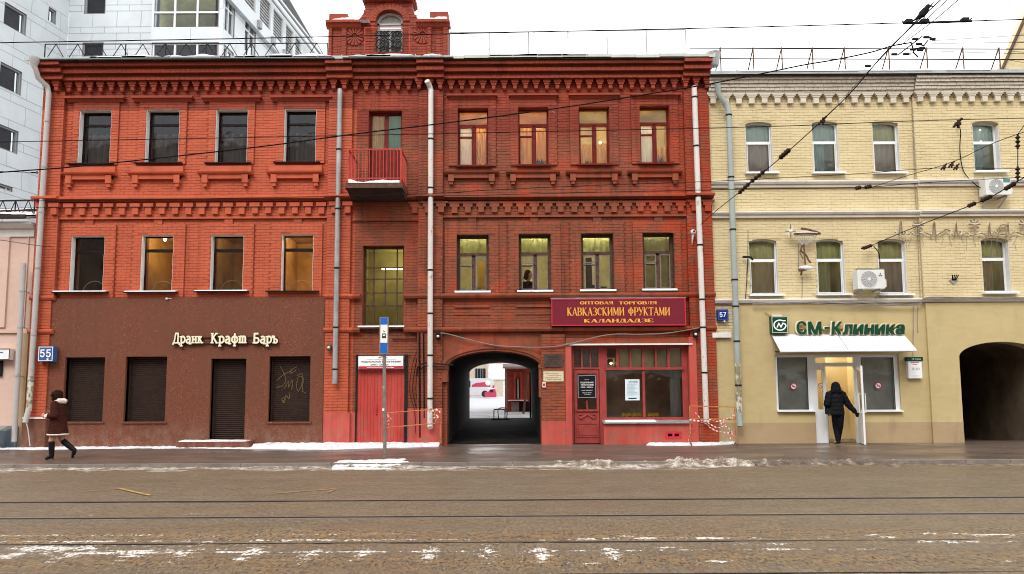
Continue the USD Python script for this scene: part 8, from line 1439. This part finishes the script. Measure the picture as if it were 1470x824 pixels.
for pts in ([(990, 602), (1000, 604), (1010, 603), (1016, 606), (1020, 603)], [(991, 603), (991.5, 615), (990, 626), (988, 633)], [(998, 592), (1003, 598), (1006, 602)], [(1016, 607), (1030, 614), (1042, 612), (1053, 622)], [(1030, 604), (1042, 613), (1050, 622), (1053, 626)], [(1034, 605), (1037, 603), (1040, 608), (1046, 618), (1054, 624)], [(1054, 585), (1053, 595), (1048, 600), (1040, 602), (1030, 605), (1018, 602)], [(1018, 613), (1030, 619), (1044, 621), (1054, 624)], [(1053, 585), (1055, 594), (1051, 602)], [(1005, 604), (1006, 614), (1006, 625)], [(990, 603), (1004, 605), (1015, 609), (1018, 612)], [(1048, 630), (1054, 624), (1058, 632)]): tape(t, [E2(*q, Y2b - .05 - .015 * (k % 3)) for k, q in enumerate(pts)])
t2 = solo('barrier_tape', B().tube([A(37, 605, -.42), A(40, 615, -.4), A(43, 640, -.3)], .014, 5), M['tape_white'], 'white cord hanging from the shoe of the left drainpipe', 'tape')
# ------------------------------------------------------------ lights for the holidays on the yellow wall
GA = thing('light_garland', 'string of unlit snowy light tubes with heartbeat spikes along the yellow wall', 'garland', tuple(at(1380, 337, -.12))); Yq = -.16
hb = lambda x0, y0: [(x0, y0), (x0 + 2, y0 - 18), (x0 + 4, y0 + 2)]
base_pts = [(1285, 333), (1290, 337), (1291, 337), (1292, 320), (1294, 319), (1296, 337), (1300, 333), (1303, 337), (1308, 334), (1314, 338), (1320, 335), (1328, 334), (1336, 337), (1339, 336), (1340, 321), (1342, 321), (1344, 337), (1350, 334), (1358, 329), (1364, 332), (1367, 337), (1370, 338), (1372.5, 321), (1375, 338), (1379, 332), (1382, 338), (1388, 334), (1394, 338), (1402, 336), (1410, 335), (1418, 338), (1420, 321), (1422.5, 338), (1428, 333), (1434, 336), (1445, 335), (1447, 321), (1449, 336), (1456, 333), (1462, 334), (1470, 337), (1490, 336)]
part(GA, 'light_tube', B().tube(smooth_path([at(px, py, Yq) for px, py in base_pts], 4), .017, 6), M['garland'])
lowp = [q for q in base_pts if q[1] > 330]
for k in range(0, len(lowp) - 1, 2): part(GA, 'snow_on_tube', B().tube(smooth_path([at(lowp[k][0] + rnd.uniform(0, 1.5), lowp[k][1] - .7, Yq - .01), at((lowp[k][0] + lowp[k + 1][0]) / 2, (lowp[k][1] + lowp[k + 1][1]) / 2 - .9, Yq - .01), at(lowp[k + 1][0] - rnd.uniform(1, 3), lowp[k + 1][1] - .7, Yq - .01)], 4), .013, 6), M['snow'])
for x0_ in (1292.5, 1341, 1373, 1421, 1447): part(GA, 'spike', B().tube([at(x0_ - 1.5, 337, Yq - .03), at(x0_, 318, Yq - .03), at(x0_ + 1.5, 337, Yq - .03)], .010, 5), M['garland'])
for pts in ([(1433, 334), (1436, 328), (1442, 326), (1446, 324)], [(1430, 332), (1438, 323), (1446, 323)], [(1350, 335), (1358, 330), (1364, 331)]): part(GA, 'branch_tube', B().tube(smooth_path([at(*q, Yq) for q in pts]), .018, 6), M['garland'])
for x0_ in range(1290, 1470, 9):
    pts = [(x0_, 338)]; y0_ = 338
    for k in range(rnd.randint(1, 4)): y0_ += rnd.uniform(4, 7); pts.append((pts[-1][0] + rnd.uniform(-3, 3), y0_))
    part(GA, 'icicle_cord', B().tube([at(*q, -.10) for q in pts], .006, 4), M['cable_grey'])
sproto = None
for i, (px, py, lb) in enumerate(((1318, 323.5, 'snowflake light figure at the left of the garland, over the wall seam'), (1399, 322, 'snowflake light figure in the middle of the garland, above bare wall'), (1471, 322, 'snowflake light figure cut by the right edge of the view'))):
    c = at(px, py, Yq - .02)
    if sproto is None:
        sproto = thing('snowflake_light', lb, 'snowflake light', tuple(c), 'snowflake figures of the garland')
        for k in range(8): a = k * math.pi / 4; d = np.array([math.cos(a), 0, math.sin(a)]); part(sproto, 'ray', B().tube([c + d * .045, c + d * .17], .012, 5).tube([c + d * .10, c + d * .165], .022, 6), M['garland'])
        part(sproto, 'ring', B().tube([c + [.05 * math.cos(t), 0, .05 * math.sin(t)] for t in np.linspace(0, 6.283, 14)], .014, 6), M['garland']); part(sproto, 'stem', B().tube([c + [0, 0, -.05], c + [0, 0, -.29]], .012, 6), M['garland']); part(sproto, 'snow_on_rays', B().tube([c + [-.1, -.01, .012], c + [.1, -.01, .012]], .012, 5), M['snow'])
    else: copy_of(sproto, 'snowflake_light', lb, 'snowflake light', tuple(c), 0, 'snowflake figures of the garland')
HY = thing('bowl_light', 'bowl and snake light figure with snow on the yellow wall between the lower windows', 'light figure', tuple(at(1155, 355, -.2))); yq = -.25
h_ = lambda px, py, Y=yq: at(px, py, Y)
b0 = B(); 
for k in range(9): a = -1 + 2 * k / 8; part(HY, 'bowl_rib', B().tube(smooth_path([h_(1157 + 17 * a, 336, yq - .12 * (1 - a * a)), h_(1156 + 11 * a, 344, yq - .10 * (1 - a * a)), h_(1154.5 + 3 * a, 351)]), .010, 5), M['plastic'])
part(HY, 'bowl_rim', B().tube([h_(1157 + 17.5 * math.cos(t), 336 + 1.3 * math.sin(t), yq - .12 * abs(math.sin(t))) for t in np.linspace(0, 6.283, 24)], .020, 6), M['rust_iron']); part(HY, 'bowl_snow', B().ball(h_(1158, 334.6), .1, 2, (3.4, 1.0, .38)), M['snow'], True)
part(HY, 'snake', B().tube(smooth_path([h_(1178, 336), h_(1172, 333), h_(1160, 329.5), h_(1150, 328)], 8), .034, 7).tube(smooth_path([h_(1152, 352), h_(1150, 360), h_(1157, 366), h_(1161, 374), h_(1164, 377)], 8), .026, 7), M['rust_iron']); part(HY, 'stem', B().tube([h_(1154, 351), h_(1155, 366), h_(1156, 380)], .024, 7).tube([h_(1151, 353), h_(1148, 362), h_(1153, 372)], .014, 6), M['rust_iron']); part(HY, 'stem_back', B().tube([h_(1146, 350, -.1), h_(1146, 388, -.1)], .012, 5), M['cable_grey'])
part(HY, 'base', B().tube([h_(1147, 388), h_(1158, 386)], .045, 8), M['rust_iron']); part(HY, 'base_snow', B().ball(h_(1156.5, 384.5), .085, 2, (2.5, 1.0, .75)), M['snow'], True); part(HY, 'wall_arm', B().tube([h_(1151, 389), h_(1150, 394, -.05)], .03, 6), M['rust_iron'])
fl = h_(1135, 332)
for k in range(12): a = k * 2 * math.pi / 12; d = np.array([math.cos(a), 0, math.sin(a)]); part(HY, 'flower_ray', B().tube([fl + d * .05, fl + d * (.15 + .05 * (k % 2))], .011, 5), M['plastic'] if k % 3 else M['rust_iron'])
part(HY, 'flower_centre', B().ball(fl, .055, 1), M['plastic'])
# the small vane on the yellow wall at the right
c = at(1370, 402, -.12); VB = thing('wall_vane', 'small dark wall anchor plate with four prongs right of the lower air conditioner', 'wall anchor', tuple(c)); part(VB, 'plate', B().poly(Polygon([(c[0] - .13, c[2]), (c[0], c[2] - .13), (c[0] + .12, c[2] + .01), (c[0], c[2] + .06)]), -.10, -.065), M['zinc'])
for k in range(4): part(VB, 'prong', B().tube([(c[0] - .045 + .03 * k, -.11, c[2] + .0), (c[0] - .09 + .06 * k, -.20, c[2] + .14)], .015, 6), M['black'])
# worn orange marks on the road
def mark(pts, label, wd=.045):
    m = [on_ground(px, py, .014) for px, py in pts]; b = B()
    for i in range(len(m) - 1):
        d = m[i + 1] - m[i]; n_ = np.array([-d[1], d[0], 0]); n_ = n_ / np.linalg.norm(n_) * wd; b.raw([m[i] - n_, m[i + 1] - n_, m[i + 1] + n_, m[i] + n_], [[0, 1, 2], [0, 2, 3]])
    solo('road_mark', b, M['road_paint'], label, 'road marking')
mark([(169, 700.5), (185, 704), (200, 707.5), (216, 711)], 'worn orange line on the road at the left, sloping down right', .035); mark([(114, 705.5), (140, 704), (166, 701)], 'faint orange line on the road at the far left', .012); mark([(393, 708), (430, 705), (479, 701.5)], 'worn orange line on the road near the rails, left of the stop pole', .02); mark([(470, 707), (481, 702.5)], 'short orange dash beside the worn line on the road', .02)
